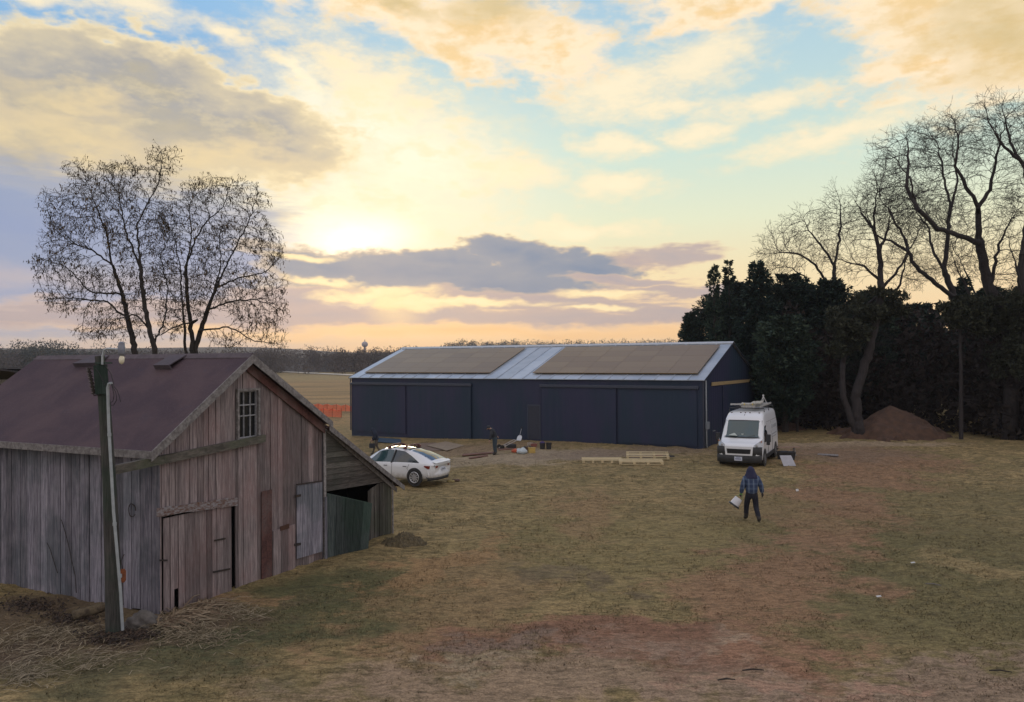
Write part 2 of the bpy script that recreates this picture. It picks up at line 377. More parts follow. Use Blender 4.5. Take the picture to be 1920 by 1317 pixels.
# ================================================================== GROUND
def ground_color(T, oc):
    """albedo of the yard: dry grass, worn dirt, gravel; oc = world position"""
    n1 = T.noise(oc, .35, 5, .6, .6); n2 = T.noise(oc, 1.1, 8, .72, .4); n3 = T.noise(T.mapping(oc, sc=(.55, 1.3, 1)), 4.0, 6, .75)
    n23 = T.math('MULTIPLY_ADD', n3, .5, T.math('MULTIPLY', n2, .5))
    wv = T.vec('SUBTRACT', T.noise(oc, .5, 4, .65, 0, 'Color'), (.5, .5, .5)).outputs[0]
    nd = T.new('ShaderNodeVectorMath', operation='MULTIPLY_ADD'); T.put(nd.inputs[0], wv); nd.inputs[1].default_value = (6.0, 6.0, 0); T.put(nd.inputs[2], oc)
    pw = nd.outputs[0]
    c = T.mix(T.smooth(n23, .38, .60), (.330, .238, .112), (.165, .130, .060))
    c = T.mix(T.math('MULTIPLY', T.smooth(n1, .46, .66), .5), c, (.170, .142, .062))
    chain = [c]
    def patch(px, py, rx, ry, rot, color, k, soft=(1.25, .55)):
        p = gnd(px, py)
        dep = T.new('ShaderNodeVectorMath', operation='MULTIPLY_ADD')
        T.put(dep.inputs[0], chain[0]); dep.inputs[1].default_value = (1e-9, 1e-9, 0); T.put(dep.inputs[2], pw)
        v = T.mapping(dep.outputs[0], (p[0], p[1], 0), (0, 0, R(rot)), (rx, ry, 1e6), 'TEXTURE')
        d = T.vec('LENGTH', v).outputs['Value']
        d = T.math('ADD', d, T.math('MULTIPLY', T.math('SUBTRACT', n23, .5), 2.6))
        m = T.math('MULTIPLY', T.smooth(d, soft[0], soft[1]), k)
        chain[0] = T.mix(m, chain[0], color)
    # far field straw
    ff = T.noise(T.mapping(oc, sc=(.25, 1.4, 1)), .12, 6, .65); patch(610, 730, 60, 75, 0, T.mix(T.smooth(ff, .38, .62), (.30, .19, .085), (.165, .115, .058)), .9, (1.1, .9))
    # green tinted grass right and beside the old barn
    patch(1780, 1080, 5.2, 7, 0, (.125, .112, .050), .7)
    patch(1800, 960, 7, 6, 0, (.150, .125, .058), .55)
    patch(600, 1130, 1.9, 2.6, 0, (.085, .090, .042), .8)
    patch(400, 1215, 1.6, 1.0, 0, (.066, .072, .036), .85)
    patch(240, 1270, 2.6, 1.0, 0, (.085, .085, .045), .7)
    patch(1130, 1020, 4, 4, 0, (.200, .165, .070), .5)
    # reddish worn wheel track curving to the van
    for a in ((1290, 1200, 2.6, 1.5, 0), (1400, 1120, 1.8, 1.8, 0), (1480, 1060, 1.5, 2.2, 0), (1545, 1000, 1.4, 2.8, -10), (1570, 940, 1.9, 3.8, -5), (1600, 890, 2.6, 4.2, 0), (1650, 860, 3.5, 5, 0)):
        patch(*a, (.255, .148, .086), .82)
    patch(1480, 960, 2.0, 2.6, 0, (.215, .150, .075), .6)
    patch(880, 1130, 1.5, 5, -12, (.225, .150, .078), .6)
    patch(1060, 1190, 2.4, 1.0, 0, (.24, .125, .078), .8)
    patch(1340, 1230, 2.6, 1.0, 0, (.27, .145, .09), .8)
    patch(1100, 960, 1.0, 4.5, -6, (.26, .17, .088), .7)
    patch(760, 1210, 1.8, .8, 0, (.26, .155, .085), .6)
    patch(830, 1060, .7, 3.8, -25, (.28, .175, .085), .85)
    # dirt apron in front of the metal barn
    patch(1000, 855, 5.5, 2.8, 20, (.31, .245, .165), .9)
    patch(1180, 848, 5.5, 2.2, 15, (.20, .150, .105), .8)
    patch(880, 838, 6, 3, 20, (.22, .155, .10), .7)
    patch(1600, 835, 6.5, 1.6, 0, (.33, .25, .165), .85)
    patch(1560, 850, 5, 3.5, 0, (.19, .135, .09), .7)
    # drive along the bottom of the picture
    patch(1120, 1290, 5.2, 1.0, 0, (.29, .205, .140), .75)
    patch(1800, 1300, 5.0, .8, 0, (.27, .19, .135), .75)
    patch(1180, 1215, .9, .45, 0, (.42, .33, .24), .65)
    patch(1330, 1200, .9, .4, 0, (.36, .29, .20), .5)
    patch(900, 1240, 1.0, .35, 0, (.32, .26, .18), .5)
    patch(1500, 1285, 2.2, .35, 0, (.36, .21, .14), .6)
    patch(1120, 1195, 2.8, .8, 10, (.20, .110, .070), .75)
    patch(1240, 1235, 1.5, .7, 0, (.19, .115, .078), .5)
    patch(985, 1210, .9, .5, 0, (.20, .165, .13), .5)
    patch(1030, 1075, .7, 1.0, 0, (.12, .095, .066), .5)
    patch(1135, 1092, .55, .8, 0, (.10, .076, .056), .55)
    patch(1850, 1075, 1.0, 1.4, 0, (.27, .20, .095), .8)
    # bare dark soil at the foot of the old barn
    patch(200, 1190, 3.2, 1.3, 24, (.11, .078, .052), .97)
    patch(40, 1150, 3.4, 1.6, 24, (.125, .092, .058), .95)
    patch(430, 1120, .5, .3, 0, (.26, .165, .085), .8)
    c = chain[0]
    # fine mottling: tufts, clump shadows painted dark, crumbs, pale straw
    c = T.mix(T.math('MULTIPLY', T.smooth(n3, .46, .66), .72), c, T.mix(.62, c, (.05, .036, .024)))
    sp = T.noise(oc, 28.0, 3, .7)
    k = T.math('MULTIPLY', T.math('MULTIPLY_ADD', T.smooth(sp, .3, .7), .5, .80), T.math('MULTIPLY_ADD', T.smooth(T.noise(T.mapping(oc, sc=(.6, 1.2, 1)), 11.0, 5, .75), .36, .62), .5, .78))
    cs = T.vec('SCALE', c).outputs[0]; T.l.new(k, cs.node.inputs['Scale'])
    pale = T.smooth(T.noise(oc, 19.0, 3, .75), .67, .74)
    return T.mix(T.math('MULTIPLY', pale, .55), cs, (.38, .30, .19)), n2, n3
gm, T, b = mat_new('yard ground')
geo = T.new('ShaderNodeNewGeometry').outputs['Position']
gc, gn2, gn3 = ground_color(T, geo)
T.put(b.inputs['Base Color'], gc); b.inputs['Roughness'].default_value = .95; b.inputs['Specular IOR Level'].default_value = .15
bn = T.new('ShaderNodeBump'); bn.inputs['Strength'].default_value = .8; bn.inputs['Distance'].default_value = .05
hh = T.math('ADD', T.math('MULTIPLY', gn2, .8), T.math('MULTIPLY', gn3, .5)); T.put(bn.inputs['Height'], hh); T.l.new(bn.outputs[0], b.inputs['Normal'])
def axis(lo, hi, step, far, n):
    c = np.arange(lo, hi + 1e-6, step); t = np.linspace(0, 1, n + 1)[1:]
    g = step * n * t + (far - step * n) * t ** 3.5
    return np.concatenate([(lo - g)[::-1], c, hi + g])
gxs = axis(-18, 24, .14, 3500, 40); gys = axis(9, 48, .14, 3600, 44)
GX, GY = np.meshgrid(gxs, gys)
near = sst((62 - GY) / 20) * sst((GY + 30) / 20) * sst((40 - np.abs(GX)) / 15)
GZ = gz(GX, GY) + near * (.06 * vnoise(GX, GY, 2.7) + .045 * vnoise(GX + 9, GY, .8) + .055 * vnoise(GX, GY + 5, .31) * (1 + 1.3 * sst((GX - 6) / 4)))
GZ = GZ - 2.0 * sst((GY - 90) / 200) * 0
V = np.stack([GX.ravel(), GY.ravel(), GZ.ravel()], 1)
ny, nx = GX.shape; I = np.arange(nx * ny).reshape(ny, nx)
Fq = np.stack([I[:-1, :-1].ravel(), I[:-1, 1:].ravel(), I[1:, 1:].ravel(), I[1:, :-1].ravel()], 1)
o = big_mesh('ground', V, Fq, gm, smooth=True); tag(o, kind='structure')

# blades and tufts of dry grass over the yard
def grass():
    n = 260000
    u = rng.random(n); Yd = 10.2 * (52 / 10.2) ** (u ** .8)
    X = (rng.random(n) * 2 - 1) * Yd * .70
    clump = vnoise(X, Yd, .35) * 1.3 + vnoise(X + 40, Yd, 1.6) * .8
    keep = rng.random(n) < .55 + clump * 1.3
    # leave the dirt apron, the drive and the barns free
    for (px, py, rx, ry) in ((1000, 852, 6, 2.4), (1600, 835, 6, 1.3), (1120, 1290, 5, .6), (1180, 1215, 1.1, .7), (1290, 1200, 1.6, .9), (1560, 850, 4, 2.5), (1030, 1075, .6, .8), (1135, 1092, .5, .7)):
        p = gnd(px, py); d = ((X - p[0]) / rx) ** 2 + ((Yd - p[1]) / ry) ** 2
        keep &= (d > 1) | (rng.random(n) < .16)
    lb = OB.X[0] * (X - OB.o[0]) + OB.X[1] * (Yd - OB.o[1]); lg = OB.Y[0] * (X - OB.o[0]) + OB.Y[1] * (Yd - OB.o[1])
    keep &= ~((lb < .02) & (lb > -9) & (lg > -.05) & (lg < 8.2))
    mb_ = MF.Y[0] * (X - MF.o[0]) + MF.Y[1] * (Yd - MF.o[1]); keep &= mb_ < -.1
    X = X[keep]; Yd = Yd[keep]; n = len(X)
    Z = gz(X, Yd) + .06 * vnoise(X, Yd, 2.7) + .045 * vnoise(X + 9, Yd, .8) + .055 * vnoise(X, Yd + 5, .31) * (1 + 1.3 * sst((X - 6) / 4))
    a = rng.random(n) * 6.283; h = (.012 + .040 * rng.random(n) ** 2) * (1 + Yd * .012); wd = (.003 + .005 * rng.random(n)) * (1 + Yd / 18)
    la = rng.random(n) * 6.283; ln = h * (.5 + 1.2 * rng.random(n))
    P = np.stack([X, Yd, Z - .008], 1)
    side = np.stack([np.cos(a), np.sin(a), np.zeros(n)], 1) * wd[:, None]
    tip = P + np.stack([np.cos(la) * ln, np.sin(la) * ln, h + .008], 1)
    V = np.stack([P - side, P + side, tip], 1).reshape(-1, 3)
    F = np.arange(3 * n).reshape(-1, 3)
    m, T, b = mat_new('dry grass')
    g = T.new('ShaderNodeNewGeometry').outputs['Position']
    c, _, _ = ground_color(T, g)
    a_ = T.new('ShaderNodeAttribute', attribute_name='rnd').outputs['Fac']
    c = T.mix(T.math('MULTIPLY', T.smooth(a_, .2, 1.0), .38), c, (.42, .32, .17))
    c = T.mix(T.math('MULTIPLY', T.smooth(a_, .4, .0), .18), c, (.10, .10, .045))
    T.put(b.inputs['Base Color'], c); b.inputs['Roughness'].default_value = .8; b.inputs['Specular IOR Level'].default_value = .1
    gn_ = T.new('ShaderNodeNewGeometry').outputs['Normal']; up_ = T.vec('NORMALIZE', T.vec('ADD', T.vec('MULTIPLY', gn_, (.5, .5, .5)).outputs[0], (0, 0, 1)).outputs[0]).outputs[0]; T.l.new(up_, b.inputs['Normal'])
    o = big_mesh('grass', V, F, m, rnd=rng.random(n)); tag(o, 'short dry olive grass scattered over the farmyard', 'grass', kind='stuff')

# ================================================================== OLD WOODEN BARN
OB = Frame(gnd(299, 1153), .46)
W_GABLE = wood('weathered gable boards', (.330, .270, .262), (.145, .117, .118), paint=(.270, .180, .172), paint_amt=.45, algae=.3, lich=(.13, .12, .115))
W_SIDE = wood('weathered side boards', (.310, .290, .325), (.125, .118, .145), algae=.55, lich=(.075, .095, .105))
W_TRIM = wood('weathered trim boards', (.33, .31, .30), (.17, .155, .15), grain=(3, 3, 3), rnd=.2)
W_RED = wood('faded red trim', (.150, .072, .062), (.085, .045, .042), paint=(.20, .15, .14), paint_amt=.3, grain=(3, 3, 3), rnd=.2)
W_GREEN = wood('mossy dark boards', (.085, .102, .098), (.032, .042, .042), algae=.5, lich=(.035, .075, .05), rnd=.4)
W_LAP = wood('weathered lap siding', (.170, .150, .135), (.078, .070, .062), algae=.5, lich=(.075, .085, .068), grain=(.6, 1.0, 10))
W_BEAM = wood('mossy beam', (.185, .165, .140), (.085, .078, .065), algae=.8, lich=(.12, .13, .09), grain=(4, 1, 4))
W_POLE = wood('pole wood', (.085, .080, .072), (.040, .038, .036), algae=.75, lich=(.035, .055, .040), rnd=.1)
RUST = simple('flaked rusty metal', (.30, .29, .30), (.13, .055, .03), scale=6, rough=.75, bump=.4, bscale=25, stretch=(1, 2, 5))
IRON = simple('dark iron', (.03, .028, .028), (.06, .04, .03), scale=9, rough=.7, metal=.3)
DARK = simple('painted interior shade', (.012, .012, .013), rough=1, spec=0)  # near-black base colour stands in for shade inside the buildings
m_, T, b = mat_new('old brown roofing')
oc = T.new('ShaderNodeTexCoord').outputs['Object']
c = T.mix(T.smooth(T.noise(oc, .9, 5, .6, .5), .35, .7), (.068, .045, .056), (.100, .066, .072))
c = T.mix(T.math('MULTIPLY', T.smooth(T.noise(oc, 3.0, 5, .65), .58, .78), .35), c, (.05, .055, .085))
c = T.mix(T.smooth(T.noise(oc, 38, 3, .7), .55, .75), c, (.14, .11, .12))
T.put(b.inputs['Base Color'], c); b.inputs['Roughness'].default_value = .85; b.inputs['Specular IOR Level'].default_value = .25
br = T.new('ShaderNodeTexBrick'); T.put(br.inputs['Vector'], T.mapping(oc, rot=(0, 0, 0), sc=(1, 1.25, 1))); br.inputs['Scale'].default_value = 1.0
br.inputs['Brick Width'].default_value = 2.6; br.inputs['Row Height'].default_value = .62; br.inputs['Mortar Size'].default_value = .008
bn = T.new('ShaderNodeBump'); bn.inputs['Strength'].default_value = .5; bn.inputs['Distance'].default_value = .015
T.put(bn.inputs['Height'], T.math('SUBTRACT', T.noise(oc, 45, 3, .7), T.math('MULTIPLY', br.outputs['Fac'], .8))); T.l.new(bn.outputs[0], b.inputs['Normal'])
ROOFING = m_

barn = thing('old_barn', 'weathered grey wooden barn with brown roof, lean-to shed and faded plank doors', 'barn', OB.o, -OB.th)
def G(px, py, x0=0.0): return OB.gx(px, py, x0)
def S(px, py, y0=0.0): return OB.gy(px, py, y0)
APEX = G(473, 676); YR, ZR = APEX[1], APEX[2]
YW = G(607, 1000)[1]                         # right edge of the main gable
YL = G(734, 960)[1]                          # right edge of the lean-to
ovh = .22
rl = G(287, 849, ovh); rt = G(473, 668, ovh); rr = G(623, 793, ovh); re = G(757, 912, ovh)
SL = (rt[2] - rl[2]) / (rt[1] - rl[1]); SR = (rt[2] - rr[2]) / (rr[1] - rt[1])
XL = S(82, 669, rt[1])[0]                     # far left end of the ridge
def ztop(y):
    return (rl[2] + (y - rl[1]) * SL if y < rt[1] else (rt[2] - (y - rt[1]) * SR)) - .10
def zbot(y):
    P = [(0, -.03), (2.0, -.10), (2.6, -.12), (5.0, -.20), (8.2, -.30)]
    for (a, za), (c_, zc) in zip(P, P[1:]):
        if y <= c_: return za + (zc - za) * (y - a) / (c_ - a)
    return -.3
# openings in the gable (y0,y1,z0,z1)
wl, wr = G(446, 780)[1], G(482, 780)[1]; wb, wt = G(464, 821)[2], G(464, 733)[2]
dl, dr = G(304.5, 1050)[1], G(442, 1030)[1]; dt = G(372, 955)[2]
openings = [(wl, wr, wb, wt), (dl, dr, -1, dt)]
def planks(mb, y0, y1, topf, botf, opens, wmin=.13, wmax=.26, x=0.0, th=.025, ragged=.05, axis='x', seams=()):
    ys = [y0]
    marks = sorted([o_[0] for o_ in opens] + [o_[1] for o_ in opens] + list(seams) + [y1])
    for mk in marks:
        while mk - ys[-1] > wmax * 1.25: ys.append(ys[-1] + random.uniform(wmin, wmax))
        if mk > ys[-1] + .02: ys.append(mk)
    for a, c_ in zip(ys, ys[1:]):
        g = random.uniform(.003, .010); a2, c2 = a + g, c_ - g; mid = (a + c_) / 2
        dx = random.uniform(-.012, .012)
        segs = [(None, None)]
        for o_ in opens:
            if o_[0] - 1e-3 <= mid <= o_[1] + 1e-3:
                segs = [(None, o_[2]), (o_[3], None)] if o_[2] > botf(mid) else [(o_[3], None)]
        rnd = random.random(); rag = random.uniform(-ragged, ragged); tilt = random.uniform(-.015, .015)
        for lo, hi in segs:
            q = []
            for yy in (a2, c2):
                zb_ = (botf(yy) + rag + tilt * (1 if yy == a2 else -1)) if lo is None else lo
                zt_ = topf(yy) if hi is None else hi
                if zt_ < zb_ + .01: zt_ = zb_ + .01
                q.append((yy, zb_, zt_))
            (ya, ba, ta), (yb, bb, tb) = q
            if axis == 'x': quad = [(x + dx, ya, ba), (x + dx, yb, bb), (x + dx, yb, tb), (x + dx, ya, ta)]; off = (-th, 0, 0)
            else: quad = [(ya, x + dx, ba), (yb, x + dx, bb), (yb, x + dx, tb), (ya, x + dx, ta)]; off = (0, th, 0)
            mb.slab(quad, off, rnd)
mb = MB(); planks(mb, 0.0, YW, ztop, zbot, openings, seams=(G(497, 950)[1], G(555, 950)[1]))
gable = mb.build('wall', W_GABLE, barn, label='grey pink plank gable wall with streaks of faded red')
mb = MB(); planks(mb, XL - .1, 0.0, lambda x: ztop(0.0) + .02, lambda x: -.03 + .012 * x - .02 * math.sin(x * 2), [], axis='y', ragged=.06)
mb.build('wall', W_SIDE, barn, label='long lilac grey plank side wall under the eave')
mb = MB(); planks(mb, 0, YW, lambda y: ztop(y), lambda y: -.4, [], x=XL - .1, wmin=.3, wmax=.4); planks(mb, XL, 0, lambda x: 3.0, lambda x: -.5, [], x=YW - .05, axis='y', wmin=.3, wmax=.4)
mb.build('back_wall', W_SIDE, barn)
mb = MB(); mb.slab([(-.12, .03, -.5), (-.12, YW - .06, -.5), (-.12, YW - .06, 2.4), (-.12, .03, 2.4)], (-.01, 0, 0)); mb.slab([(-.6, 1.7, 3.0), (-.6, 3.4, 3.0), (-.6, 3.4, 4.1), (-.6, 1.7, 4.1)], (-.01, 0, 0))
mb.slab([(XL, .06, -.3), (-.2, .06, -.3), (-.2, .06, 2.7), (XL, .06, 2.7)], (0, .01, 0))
mb.build('interior_shade_sheet', DARK, barn)  # near-black sheets behind the boards, painted as interior shade
# roof
mb = MB(); zc = .07
def roofz(y): return rl[2] + (y - rl[1]) * SL if y <= rt[1] else rt[2] - (y - rt[1]) * SR
xs_ = np.linspace(XL - .25, ovh, 9)
V = []; F = []
for i, xx in enumerate(xs_):
    sag = .0
    for yy in (rl[1] - .02, rt[1]): V.append((xx, yy, roofz(yy) + .03 + random.uniform(-.012, .012)))
for i in range(len(xs_) - 1): F.append((2 * i, 2 * i + 2, 2 * i + 3, 2 * i + 1))
k = len(V); V += [(x_, y_, z_ - zc) for x_, y_, z_ in V]
F += [(a + k, d_ + k, c_ + k, b_ + k) for a, b_, c_, d_ in F[:len(xs_) - 1]]
for i in range(len(xs_) - 1): F.append((2 * i, 2 * i + k, 2 * i + 2 + k, 2 * i + 2))
n_ = 2 * (len(xs_) - 1); F.append((n_, n_ + k, n_ + 1 + k, n_ + 1)); F.append((0, 1, 1 + k, k))
mb.add(V, F)
mb.slab([(XL - .25, rt[1] + .012, roofz(rt[1]) + .02), (ovh, rt[1] + .012, roofz(rt[1]) + .02), (ovh, rr[1], rr[2] + .03), (XL - .25, rr[1], rr[2] + .03)], (0, 0, -zc))
roof = mb.build('roof', ROOFING, barn, label='brown roofing felt roof with two lifted patches near the ridge')
mb = MB(); mb.slab([(XL - .27, rt[1] - .11, roofz(rt[1]) - .05), (ovh + .01, rt[1] - .11, roofz(rt[1]) - .05), (ovh + .01, rt[1], roofz(rt[1]) + .055), (XL - .27, rt[1], roofz(rt[1]) + .055)], (0, 0, .02))
mb.slab([(XL - .27, rt[1] + .003, roofz(rt[1]) + .055), (ovh + .01, rt[1] + .003, roofz(rt[1]) + .055), (ovh + .01, rt[1] + .12, roofz(rt[1]) - .05), (XL - .27, rt[1] + .12, roofz(rt[1]) - .05)], (0, 0, .02))
mb.build('ridge_cap', simple('ridge felt', (.115, .09, .10), (.08, .062, .07), rough=.8), roof)
nS = np.array([0, -SL, 1.0]); nS /= np.linalg.norm(nS)
def onroof(px, py): return OB.hit(px, py, (0, rt[1], roofz(rt[1]) + .05), tuple(nS))
for q in ([(140, 688), (183, 687), (206, 668), (176, 668)], [(291, 692), (320, 692), (351, 667), (321, 668)]):
    P = [onroof(*p) for p in q]; mb = MB()
    lo = [P[0] + nS * .11, P[1] + nS * .11, P[2] + nS * .03, P[3] + nS * .03]
    mb.slab(lo, -nS * .025); mb.slab([P[0] - nS * .02, P[1] - nS * .02, P[1] + nS * .08, P[0] + nS * .08], (0, .03, .02))
    mb.build('roof_vent', simple('vent felt', (.095, .075, .085), rough=.8), roof, label='low raised flap near the ridge')
# eave fascia, rakes, trim
mb = MB(); mb.slab([(XL - .25, rl[1] - .045, rl[2] - .115), (ovh, rl[1] - .045, rl[2] - .125), (ovh, rl[1] - .045, rl[2] + .03), (XL - .25, rl[1] - .045, rl[2] + .03)], (0, .02, 0))
mb.build('fascia', W_TRIM, barn)
mb = MB(); mb.slab([(ovh + .004, rl[1] - .05, rl[2] - .17), (ovh + .004, rt[1], rt[2] - .16), (ovh + .004, rt[1], rt[2] + .04), (ovh + .004, rl[1] - .05, rl[2] + .03)], (.028, 0, 0))
mb.slab([(ovh + .004, rt[1] + .003, rt[2] - .16), (ovh + .004, rr[1], rr[2] - .13), (ovh + .004, rr[1], rr[2] + .03), (ovh + .004, rt[1] + .003, rt[2] + .04)], (.028, 0, 0))
mb.build_each('rake_board', W_TRIM, barn)
mb = MB(); mb.slab([(.03, .0, ztop(0) - .16), (.03, rt[1], ztop(rt[1]) - .20), (.03, rt[1], ztop(rt[1]) + .0), (.03, .0, ztop(0))], (.03, 0, 0))
mb.slab([(.03, rt[1] + .004, ztop(rt[1]) - .24), (.03, YW, ztop(YW) - .24), (.03, YW, ztop(YW)), (.03, rt[1] + .004, ztop(rt[1]))], (.035, 0, 0))
mb.build_each('inner_rake_board', W_RED, barn)
mb = MB(); mb.slab([(-.02, rl[1] + .02, rl[2] - .115), (.2, rl[1] + .02, rl[2] - .115), (.2, rt[1], rt[2] - .115), (-.02, rt[1], rt[2] - .115)], (0, 0, .012))
mb.build('soffit', W_RED, barn)
# beam along the gable carried out to the pole
bl = G(203, 884, .10); br_ = G(497, 822, .10)
mb = MB()
for (ya, yb) in ((bl[1], .02), (.025, br_[1])):
    za = bl[2] + (br_[2] - bl[2]) * (ya - bl[1]) / (br_[1] - bl[1]); zb2 = bl[2] + (br_[2] - bl[2]) * (yb - bl[1]) / (br_[1] - bl[1])
    mb.slab([(.035, ya, za - .085), (.035, yb, zb2 - .085), (.035, yb, zb2 + .085), (.035, ya, za + .085)], (.09, 0, 0))
mb.build('beam', W_BEAM, barn, label='long mossy beam nailed across the gable out to the pole')
# corner boards
mb = MB(); mb.slab([(.022, YW - .03, -.35), (.022, YW + .05, -.35), (.022, YW + .05, ztop(YW)), (.022, YW - .03, ztop(YW))], (.03, 0, 0), .9)
mb.build('corner_post', W_TRIM, barn)
# window
win = MB(); fw = .055
for q in ((wl - fw, wl, wb - fw, wt + fw), (wr, wr + fw, wb - fw, wt + fw), (wl, wr, wt, wt + fw), (wl, wr, wb - fw * 1.3, wb)):
    win.box((.03, (q[0] + q[1]) / 2, (q[2] + q[3]) / 2), (.05, q[1] - q[0], q[3] - q[2]))
win = win.build('window', W_TRIM, barn)
mb = MB(); wcol = simple('old sash paint', (.36, .36, .37), (.2, .2, .21), scale=20, rough=.8)
for i in (1, 2): yy = wl + (wr - wl) * i / 3; mb.box((-.03, yy, (wb + wt) / 2), (.03, .022, wt - wb))
for fr in (.47, .70): mb.box((-.028, (wl + wr) / 2, wb + (wt - wb) * fr), (.034, wr - wl, .028))
for yy in (wl + .014, wr - .014): mb.box((-.03, yy, (wb + wt) / 2), (.036, .028, wt - wb))
for zz in (wb + .014, wt - .014): mb.box((-.026, (wl + wr) / 2, zz), (.03, wr - wl - .06, .028))
mb.build('sash', wcol, win)
gl, T, b = mat_new('dark old glass'); b.inputs['Base Color'].default_value = (.01, .012, .015, 1); b.inputs['Roughness'].default_value = .15; b.inputs['Specular IOR Level'].default_value = .5
mb = MB(); mb.slab([(-.05, wl, wb), (-.05, wr, wb), (-.05, wr, wt), (-.05, wl, wt)], (-.004, 0, 0)); mb.build('pane', gl, win)
# big sagging plank door
dL, dR = G(306, 1050, .02)[1], G(433.5, 1030, .02)[1]
mb = MB()
def dtop(y): return dt - .03
hole = (G(325, 1120)[1], G(333, 1120)[1])
planks(mb, dL, dR, dtop, lambda y: -.02 - .05 * (y - dL), [(hole[0], hole[1], -.5, .42)], wmin=.13, wmax=.2, x=.03, ragged=.03)
door = mb.build('door', W_GABLE, barn, label='large sagging plank door with a rotten hole at its foot')
mb = MB()
for (a, c_) in (((402, 1014), (423, 1010)), ((400, 1073), (432, 1067)), ((299, 1051), (314, 1051))):
    p = G(*a, .06); q = G(*c_, .06); mb.slab([p + np.array([-.01, 0, -.018]), q + np.array([-.01, 0, -.018]), q + np.array([-.01, 0, .018]), p + np.array([-.01, 0, .018])], (.014, 0, 0))
mb.build_each('hinge', IRON, door)
mb = MB(); a0 = G(294, 961, .06); a1 = G(444, 940, .06)
N = 14; V = []
for i in range(N + 1):
    t = i / N; yy = a0[1] + (a1[1] - a0[1]) * t; zz = a0[2] + (a1[2] - a0[2]) * t
    V.append((yy, zz - .085 + random.uniform(-.012, .012), zz + .085 + random.uniform(-.02, .02)))
for (y0, b0, t0), (y1, b1, t1) in zip(V, V[1:]): mb.slab([(.05, y0, b0), (.05, y1, b1), (.05, y1, t1), (.05, y0, t0)], (.04, 0, 0), .5)
mb.build('door_track', RUST, barn, label='rusty flaking sheet metal cover over the door track')
# narrow right door, patch door, board panel
def panel(name, q, x, lab, n=4, th=.03, mat=W_GABLE):
    P = [G(*p, x) for p in q]; mb = MB()        # bl, br, tr, tl
    for i in range(n):
        a, c_ = i / n + .004, (i + 1) / n - .004
        L = lambda p, q_, t: p + (q_ - p) * t
        mb.slab([L(P[0], P[1], a), L(P[0], P[1], c_), L(P[3], P[2], c_), L(P[3], P[2], a)], (th, 0, 0))
    return mb.build(name, mat, barn, label=lab)
pd = panel('door', [(555.5, 1048), (603, 1034), (603, 904), (555.5, 911)], .018, 'narrow grey plank door near the lean-to', 5, mat=W_SIDE)
mb = MB()
for (a, c_) in (((553, 931), (564, 929)), ((552, 1022), (564, 1020)), ((556, 909), (604, 902))):
    p = G(*a, .06); q = G(*c_, .06); hh_ = .03 if c_[0] < 600 else .014
    mb.slab([p + np.array([-.005, 0, -hh_]), q + np.array([-.005, 0, -hh_]), q + np.array([-.005, 0, hh_]), p + np.array([-.005, 0, hh_])], (.014, 0, 0))
mb.build_each('hinge', IRON, pd)
ph = panel('hatch', [(511, 1083), (552, 1071), (552, 983), (511, 996)], .018, 'small patched plank hatch with brown hinge plate', 3)
p = G(534, 989, .055); mb = MB(); mb.slab([(.05, p[1] - .15, p[2] - .055), (.05, p[1] + .15, p[2] - .055), (.05, p[1] + .15, p[2] + .06), (.05, p[1] - .15, p[2] + .05)], (.012, 0, 0)); mb.build('hinge', simple('brown rust', (.09, .04, .025), rough=.9), ph)
panel('board', [(490, 1105), (509, 1098), (509, 918), (490, 922)], .016, 'reddish upright boards beside the hatch', 2, .02, W_RED)
# ---- lean-to
ztl = lambda y: roofz(YW) + (re[2] - roofz(YW)) * (y - YW) / (re[1] - YW) - .12
lb0 = G(612, 921)[2]; lb1 = G(732, 902)[2]
mb = MB(); nb = 11
zl = lambda y: lb0 + (lb1 - lb0) * (y - YW) / (YL - YW)
for i in range(nb):
    h0 = i * .145; 
    # board from h0 to h0+.145 above the sloping lower line; cut by the roof
    y_end = YL
    ys = [YW + .055, None]
    f = lambda y, h_: zl(y) + h_
    # find y where bottom edge meets roof
    yy = YW + .055; 
    while yy < YL and f(yy, h0) < ztl(yy) - .01: yy += .02
    if yy <= YW + .12: continue
    y_b = yy; yy = YW + .055
    while yy < YL and f(yy, h0 + .14) < ztl(yy) - .01: yy += .02
    y_t = yy
    if y_t <= YW + .06: y_t = YW + .06
    mb.slab([(.028, YW + .055, f(YW + .055, h0)), (.028, y_b, f(y_b, h0)), (.006, y_t, min(f(y_t, h0 + .14), ztl(y_t) + .02)), (.006, YW + .055, f(YW + .055, h0 + .14))], (-.02, 0, 0))
mb.build('siding', W_LAP, barn, label='horizontal lap siding on the lean-to end')
mb = MB(); mb.slab([(XL + .5, rr[1] - .10, rr[2] - .08), (ovh, rr[1] - .10, rr[2] - .08), (ovh, re[1], re[2] + .03), (XL + .5, re[1], re[2] + .03)], (0, 0, -.05))
mb.build('lean_to_roof', ROOFING, barn)
mb = MB(); mb.slab([(ovh + .004, rr[1] - .12, rr[2] - .20), (ovh + .004, re[1] + .01, re[2] - .12), (ovh + .004, re[1] + .01, re[2] + .02), (ovh + .004, rr[1] - .12, rr[2] - .04)], (.026, 0, 0))
mb.slab([(.035, YW + .055, ztl(YW) - .16), (.035, YL + .2, ztl(YL + .2) - .13), (.035, YL + .2, ztl(YL + .2)), (.035, YW + .055, ztl(YW))], (.03, 0, 0))
mb.build_each('rake_board', W_TRIM, barn)
yo = G(690, 960)[1]
mb = MB(); planks(mb, yo, YL, lambda y: zl(y) - .02 - max(0, (yo + .5 - y)) * .35, lambda y: -.34, [], wmin=.10, wmax=.17, x=.0, ragged=.02)
